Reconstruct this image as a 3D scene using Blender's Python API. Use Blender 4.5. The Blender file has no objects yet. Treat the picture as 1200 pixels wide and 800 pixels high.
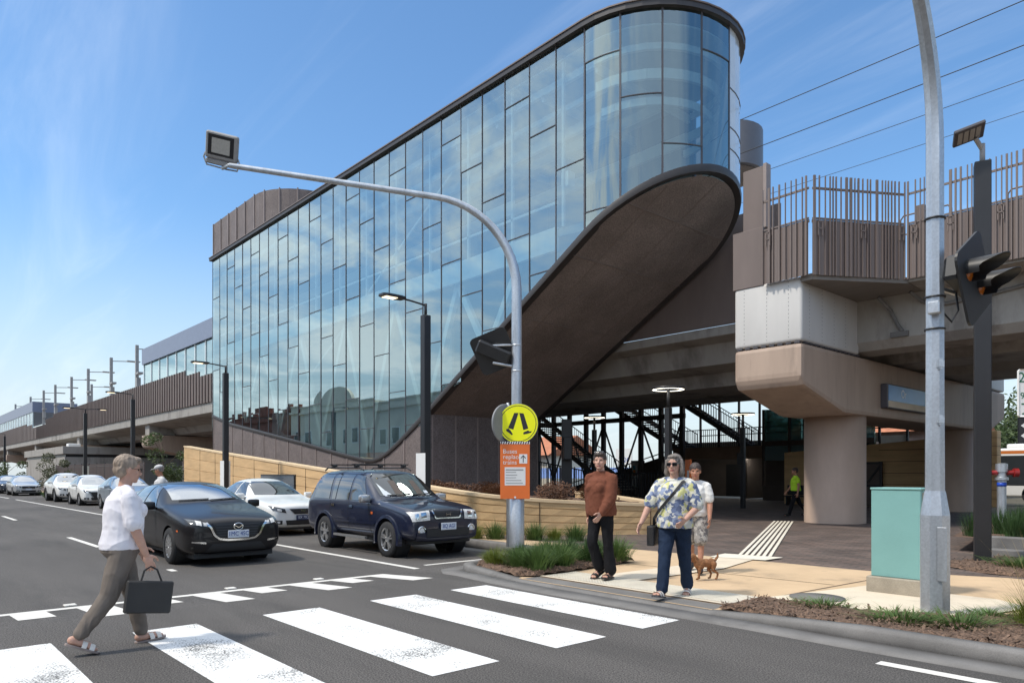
import bpy, bmesh, math, random
from mathutils import Vector, Matrix, noise
from mathutils.bvhtree import BVHTree
R = math.radians
PI = math.pi
scene = bpy.context.scene
COL = scene.collection
rnd = random.Random(7)

# ------------------------------------------------------------ tagging helpers
def tag(o, label=None, cat=None, group=None, kind=None):
    if label: o['label'] = label
    if cat: o['category'] = cat
    if group: o['group'] = group
    if kind: o['kind'] = kind
    return o

def empty(name, loc=(0, 0, 0), rz=0, label=None, cat=None, group=None):
    o = bpy.data.objects.new(name, None)
    o.empty_display_size = .2
    COL.objects.link(o)
    o.location = loc
    o.rotation_euler = (0, 0, rz)
    return tag(o, label, cat, group)

def link(name, me, mat, parent=None):
    o = bpy.data.objects.new(name, me)
    COL.objects.link(o)
    if mat is not None and len(me.materials) == 0:
        for m in (mat if isinstance(mat, (list, tuple)) else [mat]): me.materials.append(m)
    if parent is not None: o.parent = parent
    return o

def kids(o): return [c for c in bpy.data.objects if c.parent == o]

def copy_tree(o, parent=None):
    c = o.copy(); COL.objects.link(c)
    c.parent = parent
    for ch in kids(o): copy_tree(ch, c)
    return c

# ------------------------------------------------------------ mesh builder
class MB:
    def __init__(s): s.bm = bmesh.new()
    def quad(s, *pts, mi=0):
        f = s.bm.faces.new([s.bm.verts.new(p) for p in pts]); f.material_index = mi
        return s
    poly = quad
    def box(s, x0, x1, y0, y1, z0, z1, bev=0, mat=None, mi=0, seg=1):
        t = bmesh.new() if (bev or mat) else s.bm
        vs = [t.verts.new((x, y, z)) for x in (x0, x1) for y in (y0, y1) for z in (z0, z1)]
        for q in ((0, 1, 3, 2), (4, 6, 7, 5), (0, 4, 5, 1), (2, 3, 7, 6), (0, 2, 6, 4), (1, 5, 7, 3)):
            f = t.faces.new([vs[i] for i in q]); f.material_index = mi
        if bev: bmesh.ops.bevel(t, geom=list(t.edges), offset=bev, segments=seg, affect='EDGES', profile=.6)
        if mat: bmesh.ops.transform(t, matrix=mat, verts=list(t.verts))
        if t is not s.bm: s.merge(t, mi)
        return s
    def cbox(s, c, size, rot=None, bev=0, mi=0, seg=1):
        h = [q / 2 for q in size]
        m = Matrix.Translation(c) @ (rot.to_4x4() if rot else Matrix.Identity(4))
        return s.box(-h[0], h[0], -h[1], h[1], -h[2], h[2], bev, m, mi, seg)
    def merge(s, t, mi=0):
        mp = {v: s.bm.verts.new(v.co) for v in t.verts}
        for f in t.faces:
            try:
                g = s.bm.faces.new([mp[v] for v in f.verts]); g.material_index = mi; g.smooth = f.smooth
            except ValueError: pass
        t.free()
    def bar(s, a, b, w, h=None, up=(0, 0, 1), bev=0, mi=0):
        a, b = Vector(a), Vector(b); h = h or w
        d = b - a; L = d.length
        if L < 1e-6: return s
        d.normalize(); u = Vector(up)
        if abs(d.dot(u)) > .98: u = Vector((1, 0, 0)) if abs(d.x) < .9 else Vector((0, 1, 0))
        sx = d.cross(u).normalized(); u = sx.cross(d)
        m = Matrix((( d.x, sx.x, u.x, 0), (d.y, sx.y, u.y, 0), (d.z, sx.z, u.z, 0), (0, 0, 0, 1)))
        m.translation = (a + b) / 2
        return s.box(-L / 2, L / 2, -w / 2, w / 2, -h / 2, h / 2, bev, m, mi)
    def tube(s, pts, r, n=10, cap=True, mi=0):
        pts = [Vector(p) for p in pts]
        rs = r if isinstance(r, (list, tuple)) else [r] * len(pts)
        rings = []; prev = None
        for i, p in enumerate(pts):
            d = (pts[min(i + 1, len(pts) - 1)] - pts[max(i - 1, 0)]).normalized()
            if prev is None:
                ref = Vector((0, 0, 1)) if abs(d.z) < .9 else Vector((1, 0, 0))
                u = d.cross(ref).normalized()
            else:
                u = (prev - d * prev.dot(d)).normalized()
            prev = u; v = d.cross(u)
            rings.append([s.bm.verts.new(p + (u * math.cos(2 * PI * k / n) + v * math.sin(2 * PI * k / n)) * rs[i]) for k in range(n)])
        for a, b in zip(rings, rings[1:]):
            for k in range(n):
                f = s.bm.faces.new((a[k], a[(k + 1) % n], b[(k + 1) % n], b[k])); f.smooth = n > 8; f.material_index = mi
        if cap:
            for q in (rings[0][::-1], rings[-1]):
                f = s.bm.faces.new(q); f.material_index = mi
        return s
    def lathe(s, prof, n=24, c=(0, 0, 0), axis='Z', cap=True, mi=0, smooth=True):
        c = Vector(c); rings = []
        for r, h in prof:
            ring = []
            for k in range(n):
                a = 2 * PI * k / n; x, y = r * math.cos(a), r * math.sin(a)
                p = (x, y, h) if axis == 'Z' else ((x, h, y) if axis == 'Y' else (h, x, y))
                ring.append(s.bm.verts.new(c + Vector(p)))
            rings.append(ring)
        for a, b in zip(rings, rings[1:]):
            for k in range(n):
                f = s.bm.faces.new((a[k], a[(k + 1) % n], b[(k + 1) % n], b[k])); f.smooth = smooth; f.material_index = mi
        if cap:
            for q in (rings[0], rings[-1]):
                try: s.bm.faces.new(q).material_index = mi
                except ValueError: pass
        return s
    def prism(s, poly, z0, z1, bev=0, mi=0, axis='Z', mat=None):
        t = bmesh.new()
        def P(a, b, h): return (a, b, h) if axis == 'Z' else ((h, a, b) if axis == 'X' else (a, h, b))
        lo = [t.verts.new(P(a, b, z0)) for a, b in poly]; hi = [t.verts.new(P(a, b, z1)) for a, b in poly]
        t.faces.new(lo[::-1]); t.faces.new(hi); n = len(poly)
        for i in range(n): t.faces.new((lo[i], lo[(i + 1) % n], hi[(i + 1) % n], hi[i]))
        bmesh.ops.recalc_face_normals(t, faces=list(t.faces))
        if bev: bmesh.ops.bevel(t, geom=list(t.edges), offset=bev, segments=2, affect='EDGES', profile=.6)
        if mat: bmesh.ops.transform(t, matrix=mat, verts=list(t.verts))
        s.merge(t, mi); return s
    def loft(s, rings, closed=True, cap=True, smooth=True, mi=0):
        rr = [[s.bm.verts.new(p) for p in ring] for ring in rings]; n = len(rr[0])
        for a, b in zip(rr, rr[1:]):
            for k in range(n if closed else n - 1):
                f = s.bm.faces.new((a[k], a[(k + 1) % n], b[(k + 1) % n], b[k])); f.smooth = smooth; f.material_index = mi
        if cap and closed:
            s.bm.faces.new(rr[0][::-1]).material_index = mi; s.bm.faces.new(rr[-1]).material_index = mi
        return s
    def xf(s, m):
        bmesh.ops.transform(s.bm, matrix=m, verts=list(s.bm.verts)); return s
    def mesh(s, name, recalc=True, sharp=None):
        if recalc: bmesh.ops.recalc_face_normals(s.bm, faces=list(s.bm.faces))
        me = bpy.data.meshes.new(name); s.bm.to_mesh(me); s.bm.free()
        return me
    def build(s, name, mat, parent=None, recalc=True, smooth=None):
        me = s.mesh(name, recalc)
        if smooth is not None:
            for p in me.polygons: p.use_smooth = True
            me.set_sharp_from_angle(angle=R(smooth))
        return link(name, me, mat, parent)

def text_mesh(body, size, align='CENTER', ext=.001):
    cu = bpy.data.curves.new('t', 'FONT'); cu.body = body; cu.size = size
    cu.align_x = align; cu.align_y = 'CENTER'; cu.extrude = ext; cu.resolution_u = 3
    o = bpy.data.objects.new('t', cu); COL.objects.link(o)
    bpy.context.view_layer.update()
    dg = bpy.context.evaluated_depsgraph_get()
    me = bpy.data.meshes.new_from_object(o.evaluated_get(dg))
    bpy.data.objects.remove(o); bpy.data.curves.remove(cu)
    me.materials.clear()
    return me

def add_text(name, body, size, mat, frame, parent, align='CENTER', sx=1):
    me = text_mesh(body, size, align)
    me.transform(frame @ Matrix.Diagonal((sx, 1, 1, 1)))
    return link(name, me, mat, parent)

def frame(o, n, up=(0, 0, 1)):
    """matrix whose local z is normal n, local y is up, local x the reading direction"""
    n = Vector(n).normalized(); u = Vector(up)
    x = u.cross(n).normalized(); u = n.cross(x)
    m = Matrix(((x.x, u.x, n.x, o[0]), (x.y, u.y, n.y, o[1]), (x.z, u.z, n.z, o[2]), (0, 0, 0, 1)))
    return m

def apply_mods(o):
    dg = bpy.context.evaluated_depsgraph_get(); dg.update()
    me = bpy.data.meshes.new_from_object(o.evaluated_get(dg))
    o.modifiers.clear(); old = o.data; o.data = me
    bpy.data.meshes.remove(old)
    return o

# ------------------------------------------------------------ materials
def N(nt, t, **kw):
    n = nt.nodes.new(t)
    for k, v in kw.items():
        if k in n.inputs: n.inputs[k].default_value = v
        else: setattr(n, k, v)
    return n

def rgb(c): return (c[0], c[1], c[2], 1)

def mat(name, col, rough=.6, metal=0, var=.12, vs=3, stretch=(1, 1, 1), bump=0, bs=80, coat=0, spec=.5, fine=0, fs=120, emit=0, dirt=None, dirt_s=1.2, dirt_t=.55):
    m = bpy.data.materials.new(name); m.use_nodes = True; nt = m.node_tree
    b = nt.nodes['Principled BSDF']; L = nt.links.new
    b.inputs['Roughness'].default_value = rough; b.inputs['Metallic'].default_value = metal
    b.inputs['Specular IOR Level'].default_value = spec; b.inputs['Coat Weight'].default_value = coat
    b.inputs['Coat Roughness'].default_value = .03
    tc = N(nt, 'ShaderNodeTexCoord'); mp = N(nt, 'ShaderNodeMapping'); mp.inputs['Scale'].default_value = stretch
    L(tc.outputs['Object'], mp.inputs[0])
    no = N(nt, 'ShaderNodeTexNoise'); no.inputs['Scale'].default_value = vs; no.inputs['Detail'].default_value = 6; no.inputs['Roughness'].default_value = .6
    L(mp.outputs[0], no.inputs['Vector'])
    rp = N(nt, 'ShaderNodeMapRange'); rp.inputs['From Min'].default_value = .3; rp.inputs['From Max'].default_value = .7
    rp.inputs['To Min'].default_value = 1 - var; rp.inputs['To Max'].default_value = 1 + var
    L(no.outputs['Fac'], rp.inputs['Value'])
    out = rp.outputs[0]
    if fine:
        nf = N(nt, 'ShaderNodeTexNoise'); nf.inputs['Scale'].default_value = fs; nf.inputs['Detail'].default_value = 3
        L(tc.outputs['Object'], nf.inputs['Vector'])
        r2 = N(nt, 'ShaderNodeMapRange'); r2.inputs['From Min'].default_value = .3; r2.inputs['From Max'].default_value = .7
        r2.inputs['To Min'].default_value = 1 - fine; r2.inputs['To Max'].default_value = 1 + fine
        L(nf.outputs['Fac'], r2.inputs['Value'])
        mm = N(nt, 'ShaderNodeMath', operation='MULTIPLY'); L(out, mm.inputs[0]); L(r2.outputs[0], mm.inputs[1]); out = mm.outputs[0]
    vm = N(nt, 'ShaderNodeVectorMath', operation='SCALE'); vm.inputs[0].default_value = col[:3]
    L(out, vm.inputs['Scale']); cout = vm.outputs[0]
    if dirt:
        nd = N(nt, 'ShaderNodeTexNoise'); nd.inputs['Scale'].default_value = dirt_s; nd.inputs['Detail'].default_value = 8; nd.inputs['Roughness'].default_value = .65
        L(mp.outputs[0], nd.inputs['Vector'])
        r3 = N(nt, 'ShaderNodeMapRange'); r3.inputs['From Min'].default_value = dirt_t; r3.inputs['From Max'].default_value = dirt_t + .15
        L(nd.outputs['Fac'], r3.inputs['Value'])
        mx = N(nt, 'ShaderNodeMix', data_type='RGBA'); L(r3.outputs[0], mx.inputs[0]); L(cout, mx.inputs[6]); mx.inputs[7].default_value = rgb(dirt)
        cout = mx.outputs[2]
    L(cout, b.inputs['Base Color'])
    if bump:
        nb = N(nt, 'ShaderNodeTexNoise'); nb.inputs['Scale'].default_value = bs; nb.inputs['Detail'].default_value = 4
        L(tc.outputs['Object'], nb.inputs['Vector'])
        bp = N(nt, 'ShaderNodeBump'); bp.inputs['Strength'].default_value = bump; bp.inputs['Distance'].default_value = .01
        L(nb.outputs['Fac'], bp.inputs['Height']); L(bp.outputs[0], b.inputs['Normal'])
    if emit:
        b.inputs['Emission Color'].default_value = rgb(col); b.inputs['Emission Strength'].default_value = emit
    return m

def glass_mat(name, tint, base, power, gain, rough=.01, gcol=(.9, .95, .97)):
    """reflective coated glazing: tinted see-through plus a mirror term that grows towards grazing angles"""
    m = bpy.data.materials.new(name); m.use_nodes = True; nt = m.node_tree; nt.nodes.clear(); L = nt.links.new
    o = N(nt, 'ShaderNodeOutputMaterial'); mix = N(nt, 'ShaderNodeMixShader')
    tr = N(nt, 'ShaderNodeBsdfTransparent'); tr.inputs[0].default_value = rgb(tint)
    gl = N(nt, 'ShaderNodeBsdfGlossy'); gl.inputs['Color'].default_value = rgb(gcol); gl.inputs['Roughness'].default_value = rough
    lw = N(nt, 'ShaderNodeLayerWeight'); lw.inputs[0].default_value = .5
    pw = N(nt, 'ShaderNodeMath', operation='POWER'); pw.inputs[1].default_value = power
    L(lw.outputs['Facing'], pw.inputs[0])
    ma = N(nt, 'ShaderNodeMath', operation='MULTIPLY_ADD', use_clamp=True); ma.inputs[1].default_value = gain; ma.inputs[2].default_value = base
    L(pw.outputs[0], ma.inputs[0]); L(ma.outputs[0], mix.inputs[0]); L(tr.outputs[0], mix.inputs[1]); L(gl.outputs[0], mix.inputs[2])
    L(mix.outputs[0], o.inputs[0])
    return m

def brick_mat(name, c1, c2, mortar, sx, sy, msize=.02, rough=.8, rot=(0, 0, 0), bias=0, var=.25, offset=.5):
    m = bpy.data.materials.new(name); m.use_nodes = True; nt = m.node_tree; b = nt.nodes['Principled BSDF']; L = nt.links.new
    b.inputs['Roughness'].default_value = rough
    tc = N(nt, 'ShaderNodeTexCoord'); mp = N(nt, 'ShaderNodeMapping'); mp.inputs['Rotation'].default_value = rot
    L(tc.outputs['Object'], mp.inputs[0])
    br = N(nt, 'ShaderNodeTexBrick'); br.offset = offset
    br.inputs['Color1'].default_value = rgb(c1); br.inputs['Color2'].default_value = rgb(c2); br.inputs['Mortar'].default_value = rgb(mortar)
    br.inputs['Scale'].default_value = 1; br.inputs['Mortar Size'].default_value = msize * .5; br.inputs['Bias'].default_value = bias
    br.inputs['Brick Width'].default_value = sx; br.inputs['Row Height'].default_value = sy
    L(mp.outputs[0], br.inputs['Vector'])
    no = N(nt, 'ShaderNodeTexNoise'); no.inputs['Scale'].default_value = 1.3; no.inputs['Detail'].default_value = 8
    L(tc.outputs['Object'], no.inputs['Vector'])
    rp = N(nt, 'ShaderNodeMapRange'); rp.inputs['From Min'].default_value = .3; rp.inputs['From Max'].default_value = .7
    rp.inputs['To Min'].default_value = 1 - var; rp.inputs['To Max'].default_value = 1 + var; L(no.outputs['Fac'], rp.inputs['Value'])
    vm = N(nt, 'ShaderNodeVectorMath', operation='SCALE'); L(br.outputs['Color'], vm.inputs[0]); L(rp.outputs[0], vm.inputs['Scale'])
    L(vm.outputs[0], b.inputs['Base Color'])
    bp = N(nt, 'ShaderNodeBump'); bp.inputs['Strength'].default_value = .3; bp.inputs['Distance'].default_value = .006; bp.invert = True
    L(br.outputs['Fac'], bp.inputs['Height']); L(bp.outputs[0], b.inputs['Normal'])
    return m

def paint_mat(name, col, worn, amount=.62, sc=55):
    """road paint worn through to the asphalt in specks"""
    m = mat(name, col, .7, var=.1, vs=2.5, fine=.1, fs=200, bump=.3, bs=260)
    nt = m.node_tree; L = nt.links.new; b = nt.nodes['Principled BSDF']
    src = b.inputs['Base Color'].links[0].from_socket
    tc = N(nt, 'ShaderNodeTexCoord')
    a = N(nt, 'ShaderNodeTexNoise'); a.inputs['Scale'].default_value = sc; a.inputs['Detail'].default_value = 5; a.inputs['Roughness'].default_value = .7
    c = N(nt, 'ShaderNodeTexNoise'); c.inputs['Scale'].default_value = 1.7; c.inputs['Detail'].default_value = 4
    L(tc.outputs['Object'], a.inputs['Vector']); L(tc.outputs['Object'], c.inputs['Vector'])
    ad = N(nt, 'ShaderNodeMath', operation='MULTIPLY_ADD'); ad.inputs[1].default_value = .6; L(c.outputs['Fac'], ad.inputs[0]); L(a.outputs['Fac'], ad.inputs[2])
    r = N(nt, 'ShaderNodeMapRange'); r.inputs['From Min'].default_value = amount + .29; r.inputs['From Max'].default_value = amount + .34
    L(ad.outputs[0], r.inputs['Value'])
    mx = N(nt, 'ShaderNodeMix', data_type='RGBA'); L(r.outputs[0], mx.inputs[0]); L(src, mx.inputs[6]); mx.inputs[7].default_value = rgb(worn)
    L(mx.outputs[2], b.inputs['Base Color'])
    return m

M = {}
M['asphalt'] = mat('asphalt', (.088, .081, .075), .85, var=.22, vs=.8, stretch=(.25, 1.2, 1), bump=.7, bs=150, fine=.95, fs=80, dirt=(.06, .056, .052), dirt_s=.9, dirt_t=.54)
M['earth'] = mat('earth', (.09, .08, .055), .95, var=.3, vs=.2)
M['kerb'] = mat('kerb_concrete', (.165, .158, .15), .8, var=.2, vs=2, bump=.2, fine=.15, fs=140, dirt=(.105, .10, .095), dirt_s=1.5)
M['path'] = mat('tan_concrete', (.56, .405, .25), .8, var=.1, vs=1.2, bump=.2, bs=160, fine=.08, dirt=(.40, .295, .19), dirt_s=1.3, dirt_t=.54)
M['palepath'] = mat('pale_concrete', (.66, .57, .44), .8, var=.09, vs=1.6, bump=.2, bs=160, fine=.08, dirt=(.5, .43, .33), dirt_s=1.4, dirt_t=.6)
M['tactile'] = mat('tactile_cream', (.72, .67, .56), .75, var=.1, vs=3, fine=.12)
M['paver'] = brick_mat('brown_paver', (.150, .106, .086), (.094, .074, .064), (.05, .043, .038), .32, .16, .022, .75, var=.3)
M['white_paint'] = paint_mat('white_road_paint', (.78, .78, .76), (.13, .13, .125), .585, 60)
M['line_paint'] = paint_mat('line_paint', (.7, .68, .63), (.2, .2, .19), .68)
M['mulch'] = mat('bark_mulch', (.12, .075, .05), .95, var=.6, vs=18, bump=1, bs=40, fine=.6, fs=60)
M['concrete'] = mat('grey_concrete', (.34, .32, .29), .8, var=.18, vs=.7, stretch=(1, 1, .35), bump=.15, bs=40, fine=.06, dirt=(.19, .175, .158), dirt_s=.7, dirt_t=.5)
M['dkconcrete'] = mat('soffit_concrete', (.2, .18, .16), .85, var=.2, vs=.6, stretch=(.3, 1, 1), bump=.1, bs=40)
M['tanconcrete'] = mat('tan_painted_concrete', (.40, .30, .232), .62, var=.10, vs=1.3, stretch=(1.5, 1.5, .25), bump=.08, bs=60, fine=.04, dirt=(.31, .235, .185), dirt_s=2.2, dirt_t=.56)
M['colconcrete'] = mat('column_concrete', (.42, .31, .24), .66, var=.1, vs=1.5, stretch=(1, 1, .4), bump=.08, bs=60, fine=.03)
M['whitebox'] = mat('pale_panel', (.56, .545, .52), .55, var=.07, vs=1.1, stretch=(1, 1, .3), fine=.03)
M['brown'] = mat('brown_metal', (.172, .136, .122), .5, var=.1, vs=1.5, stretch=(1, 1, .3), spec=.4)
M['brownlt'] = mat('brown_metal_pale', (.27, .22, .20), .5, var=.1, vs=1.5, spec=.4)
M['perf'] = mat('perforated_brown_mesh', (.165, .136, .127), .6, var=.16, vs=1.4, fine=.35, fs=28, spec=.3)
M['soffit'] = mat('soffit_mesh', (.205, .172, .157), .6, var=.3, vs=.5, fine=.35, fs=30, spec=.3)
M['lip'] = mat('dark_lip', (.042, .037, .036), .45, var=.1)
M['frame'] = mat('dark_mullion', (.075, .07, .078), .4, var=.05)
M['dark'] = mat('near_black_metal', (.018, .018, .02), .42, var=.1)
M['darkwall'] = mat('dark_wall', (.11, .088, .075), .7, var=.15, vs=1)
M['black'] = mat('black_plastic', (.02, .02, .021), .45, var=.1)
M['galv'] = mat('galvanised_steel', (.50, .53, .56), .42, .75, var=.18, vs=6, stretch=(1, 1, .2), fine=.1, fs=40)
M['whitein'] = mat('white_steelwork', (.86, .88, .88), .5, var=.04)
M['ceil'] = mat('white_ceiling', (.62, .66, .68), .6, var=.05)
M['floorin'] = mat('grey_floor', (.3, .32, .33), .6, var=.08)
M['timber'] = mat('rammed_earth', (.56, .375, .19), .8, var=.17, vs=1.0, stretch=(.6, .6, 5), bump=.15, bs=50, fine=.08, fs=60)
M['timberlt'] = mat('pale_coping', (.66, .50, .31), .75, var=.08, vs=2, fine=.05)
M['joint'] = mat('dark_joint', (.1, .065, .035), .9)
M['teal'] = mat('teal_cabinet', (.19, .385, .365), .6, var=.06, vs=2, fine=.03, dirt=(.15, .33, .315), dirt_s=2, dirt_t=.6)
M['plinth'] = mat('plinth_concrete', (.32, .28, .22), .85, var=.2, vs=4, bump=.3, fine=.15)
M['sign_y'] = mat('yellow_sign', (.92, .93, .0), .4, var=.02, emit=0)
M['sign_o'] = mat('orange_sign', (.78, .17, .03), .45, var=.03)
M['white'] = mat('white_enamel', (.78, .78, .76), .45, var=.03)
M['ink'] = mat('black_ink', (.02, .02, .025), .5, var=.03)
M['inkblue'] = mat('blue_ink', (.03, .07, .3), .5, var=.03)
M['inkgreen'] = mat('green_ink', (.01, .12, .05), .5, var=.03)
M['blue_sign'] = mat('blue_sign', (.10, .27, .55), .35, var=.08, vs=3)
M['glass'] = glass_mat('facade_glass', (.46, .575, .58), .27, 1.4, .60, .010, (.64, .77, .78))
M['glass2'] = glass_mat('clear_glass', (.82, .9, .92), .08, 3, .7)
M['glasswhite'] = mat('white_glass_panel', (.62, .66, .68), .12, var=.05, coat=.6)
M['shelterblue'] = mat('blue_grey_fascia', (.16, .19, .27), .4, var=.06)
M['brickred'] = brick_mat('red_brick', (.30, .10, .06), (.24, .075, .05), (.25, .2, .17), .24, .086, .012, .85, rot=(R(90), 0, 0))
M['cream'] = mat('cream_render', (.80, .75, .60), .8, var=.1, vs=.8)
M['creamlt'] = mat('pale_render', (.70, .65, .54), .8, var=.1, vs=.8)
M['windowdk'] = mat('dark_window', (.03, .035, .04), .1, var=.1)
M['roofred'] = mat('terracotta_roof', (.42, .16, .08), .8, var=.2, vs=3)
M['warmlamp'] = mat('lamp_diffuser', (1, .82, .55), .4, var=0, emit=2.2)
M['ringlamp'] = mat('ring_diffuser', (1, .93, .75), .4, var=0, emit=6)
M['coollamp'] = mat('soffit_light', (1, .97, .9), .4, var=0, emit=25)
M['lens'] = mat('lamp_lens', (.42, .4, .36), .3, var=.1, vs=30)
# ============================================================ SETTING: ground, road, paths
def zroad(X):
    if X < -9.9: return -.10
    if X < -8.3: return -.10 + .10 * (X + 9.9) / 1.6
    return 0.0

def sheet(name, poly, z, m, kind='structure', thick=0):
    mb = MB()
    if thick: mb.prism(poly, z - thick, z)
    else: mb.poly(*[(x, y, z) for x, y in poly])
    o = mb.build(name, m); 
    if kind: o['kind'] = kind
    return o

sheet('ground', [(-900, -900), (900, -900), (900, 900), (-900, 900)], -.16, M['earth'])

# road follows the raised crossing: profile in X, swept in Y
mb = MB()
xs = [-700, -200, -60, -30, -15, -9.9, -9.5, -8.7, -8.3, -4, 0, 10, 60, 700]
for a, b in zip(xs, xs[1:]):
    for y0, y1 in ((-8, 0), (0, 6.95), (6.95, 9.5)):
        if y0 > 6 and a > -10.3: continue
        mb.quad((a, y0, zroad(a)), (b, y0, zroad(b)), (b, y1, zroad(b)), (a, y1, zroad(a)))
mb.quad((-9.9, 6.95, -.1), (-8.9, 6.95, -.04), (-8.9, 9.5, -.04), (-9.9, 9.5, -.1))
o = mb.build('road', M['asphalt']); o['kind'] = 'structure'

# ---- road markings: each painted mark is a thin sheet 4 mm up, following the road
def mark(name, quads, m):
    mb = MB()
    for q in quads: mb.poly(*[(x, y, zroad(x) + .004) for x, y in q])
    o = mb.build(name, m); o['kind'] = 'structure'
    return o
bars = [(-1.93, -1.32), (-.7, -.08), (.55, 1.16), (1.80, 2.38), (3.04, 3.68), (4.31, 4.95), (5.47, 6.06)]
for i, (a, b) in enumerate(bars):
    mark('crossing_stripe', [[(-7.33, a), (-4.29, a), (-4.29, b), (-7.33, b)]], M['white_paint'])
mark('crossing_stripe', [[(-7.33, -3.1), (-4.29, -3.1), (-4.29, -2.5), (-7.33, -2.5)]], M['white_paint'])
# ramp marking: a cross line with long and short teeth
q = [[(-9.72, -6), (-9.52, -6), (-9.52, 5.95), (-9.72, 5.95)]]
for k in range(19):
    y = 5.6 - .64 * k
    L_ = 1.15 if k % 2 == 0 else .62
    q.append([(-9.515, y), (-9.515 + L_, y), (-9.515 + L_, y + .34), (-9.515, y + .34)])
mark('ramp_marking', q, M['line_paint'])
for k in range(9):
    x = -20.6 - 12 * k
    mark('lane_line', [[(x, 3.58), (x + 3.2, 3.58), (x + 3.2, 3.70), (x, 3.70)]], M['line_paint'])
mark('lane_line', [[(-12.6, 3.6), (-12.3, 3.6), (-12.3, 3.7), (-12.6, 3.7)]], M['line_paint'])
mark('edge_line', [[(-32, 6.55), (-9.95, 6.68), (-9.95, 6.8), (-32, 6.67)]], M['line_paint'])
mark('edge_line', [[(-53, 6.5), (-32, 6.55), (-32, 6.67), (-53, 6.62)]], M['line_paint'])
mark('edge_line', [[(-140, 6.5), (-56, 6.5), (-56, 6.62), (-140, 6.62)]], M['line_paint'])
mark('bay_line', [[(-10.3, 7.1), (-10.2, 7.1), (-10.2, 9.2), (-10.3, 9.2)]], M['line_paint'])
mark('gutter_line', [[(-2.3, 5.80), (12, 5.86), (12, 5.98), (-2.3, 5.92)]], M['line_paint'])
for y in (-2.5, 1.7, 3.6, 4.9):
    mb = MB().box(-9.98, -9.86, y, y + .13, -.1, -.083, .006)
    tag(mb.build('road_stud', M['line_paint']), 'small white raised marker stuck to the asphalt behind the ramp line', 'road marker', 'raised markers along the ramp line')

# ---- kerb, swept along the road edge; flush at the crossing
path_pts = [(-300, 9.5), (-60, 9.5), (-11.2, 9.5), (-10.1, 9.42), (-9.45, 9.1), (-9.18, 8.6), (-9.12, 8.0), (-9.12, 7.3), (-8.98, 6.95), (-8.65, 6.75), (-8.2, 6.66), (-7.3, 6.56), (-6.5, 6.52), (-4.35, 6.52), (-3.6, 6.53), (-2.7, 6.5), (-1.5, 6.52), (0, 6.55), (12, 6.55), (300, 6.55)]
def kerb_z(x, y):
    if -7.4 < x < -4.2: return .03
    if -9.2 < x <= -7.4: return .03 + .05 * min(1, (-7.4 - x) / 1.0)
    if x >= -4.2: return .03 + .09 * min(1, (x + 4.2) / 1.2)
    return .08
def sweep(pts, sect, zf=None):
    """sect: (offset to the left of travel = +, z); pts in plan"""
    rings = []
    for i, (x, y) in enumerate(pts):
        a = Vector(pts[max(i - 1, 0)]); b = Vector(pts[min(i + 1, len(pts) - 1)])
        d = (b - a).normalized(); n = Vector((-d.y, d.x))
        rings.append([(x + n.x * o_, y + n.y * o_, (z if not callable(z) else z(x, y))) for o_, z in sect])
    return rings
mb = MB()
zr = lambda x, y: zroad(x) - .06
mb.loft(sweep(path_pts, [(.0, zr), (-.0, lambda x, y: max(zroad(x) + .004, kerb_z(x, y) - .03)), (.03, kerb_z), (.16, kerb_z), (.16, zr)]), closed=True)
o = mb.build('kerb', M['kerb']); tag(o, kind='structure')
mb = MB()
mb.loft(sweep(path_pts, [(-.36, lambda x, y: zroad(x) - .03), (-.36, lambda x, y: zroad(x) + .003), (-.002, lambda x, y: zroad(x) + .008), (-.002, lambda x, y: zroad(x) - .03)]), closed=True)
o = mb.build('gutter', M['kerb']); tag(o, kind='structure')
sheet('crossing_apron', [(-7.3, 6.68), (-4.3, 6.68), (-4.3, 6.98), (-7.3, 6.98)], .034, M['kerb'])

# ---- footpath (tan concrete), pale slabs, tactile paving, pavers
ZP = .045
sheet('footpath', [(-300, 9.6), (-11.2, 9.6), (-10.05, 9.55), (-9.35, 9.2), (-9.05, 8.6), (-9.0, 8), (-9.0, 7.3), (-8.55, 6.85), (-7.3, 6.65), (-4.3, 6.65), (-2.7, 6.62), (0, 6.66), (14, 6.66), (14, 11.75), (-2.9, 11.75), (-4.5, 11.05), (-8.4, 10.9), (-11.9, 10.6), (-300, 10.6)], ZP - .012, M['path'])
mb = MB()
for a in ((-7.32, 6.99, -4.31, 7.03),):
    pass
sheet('tactile_strip', [(-7.25, 7.08), (-4.33, 7.08), (-4.33, 7.68), (-7.25, 7.68)], ZP + .002, M['tactile'])
mb = MB()
for i in range(58):
    for j in range(12):
        x, y = -7.22 + i * .05, 7.10 + j * .05
        mb.quad((x, y, ZP + .004), (x + .026, y, ZP + .008), (x + .026, y + .026, ZP + .008), (x, y + .026, ZP + .004))
tag(mb.build('tactile_studs', M['tactile']), kind='structure')
sheet('kerb_joint', [(-7.3, 6.985), (-4.3, 6.985), (-4.3, 7.07), (-7.3, 7.07)], ZP + .001, M['palepath'])
sheet('pale_walkway', [(-6.75, 7.69), (-6.1, 7.69), (-6.0, 9.6), (-6.35, 11.2), (-7.0, 11.2), (-6.65, 9.6)], ZP + .002, M['palepath'])
sheet('tactile_landing', [(-7.0, 10.75), (-6.1, 11.0), (-6.1, 11.6), (-7.1, 11.4)], ZP + .006, M['tactile'])
sheet('paved_plaza', [(-300, 10.58), (-11.9, 10.58), (-8.4, 10.88), (-4.5, 11.03), (-2.9, 11.73), (14, 11.73), (60, 11.73), (60, 38), (-300, 38)], ZP - .016, M['paver'])
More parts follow.
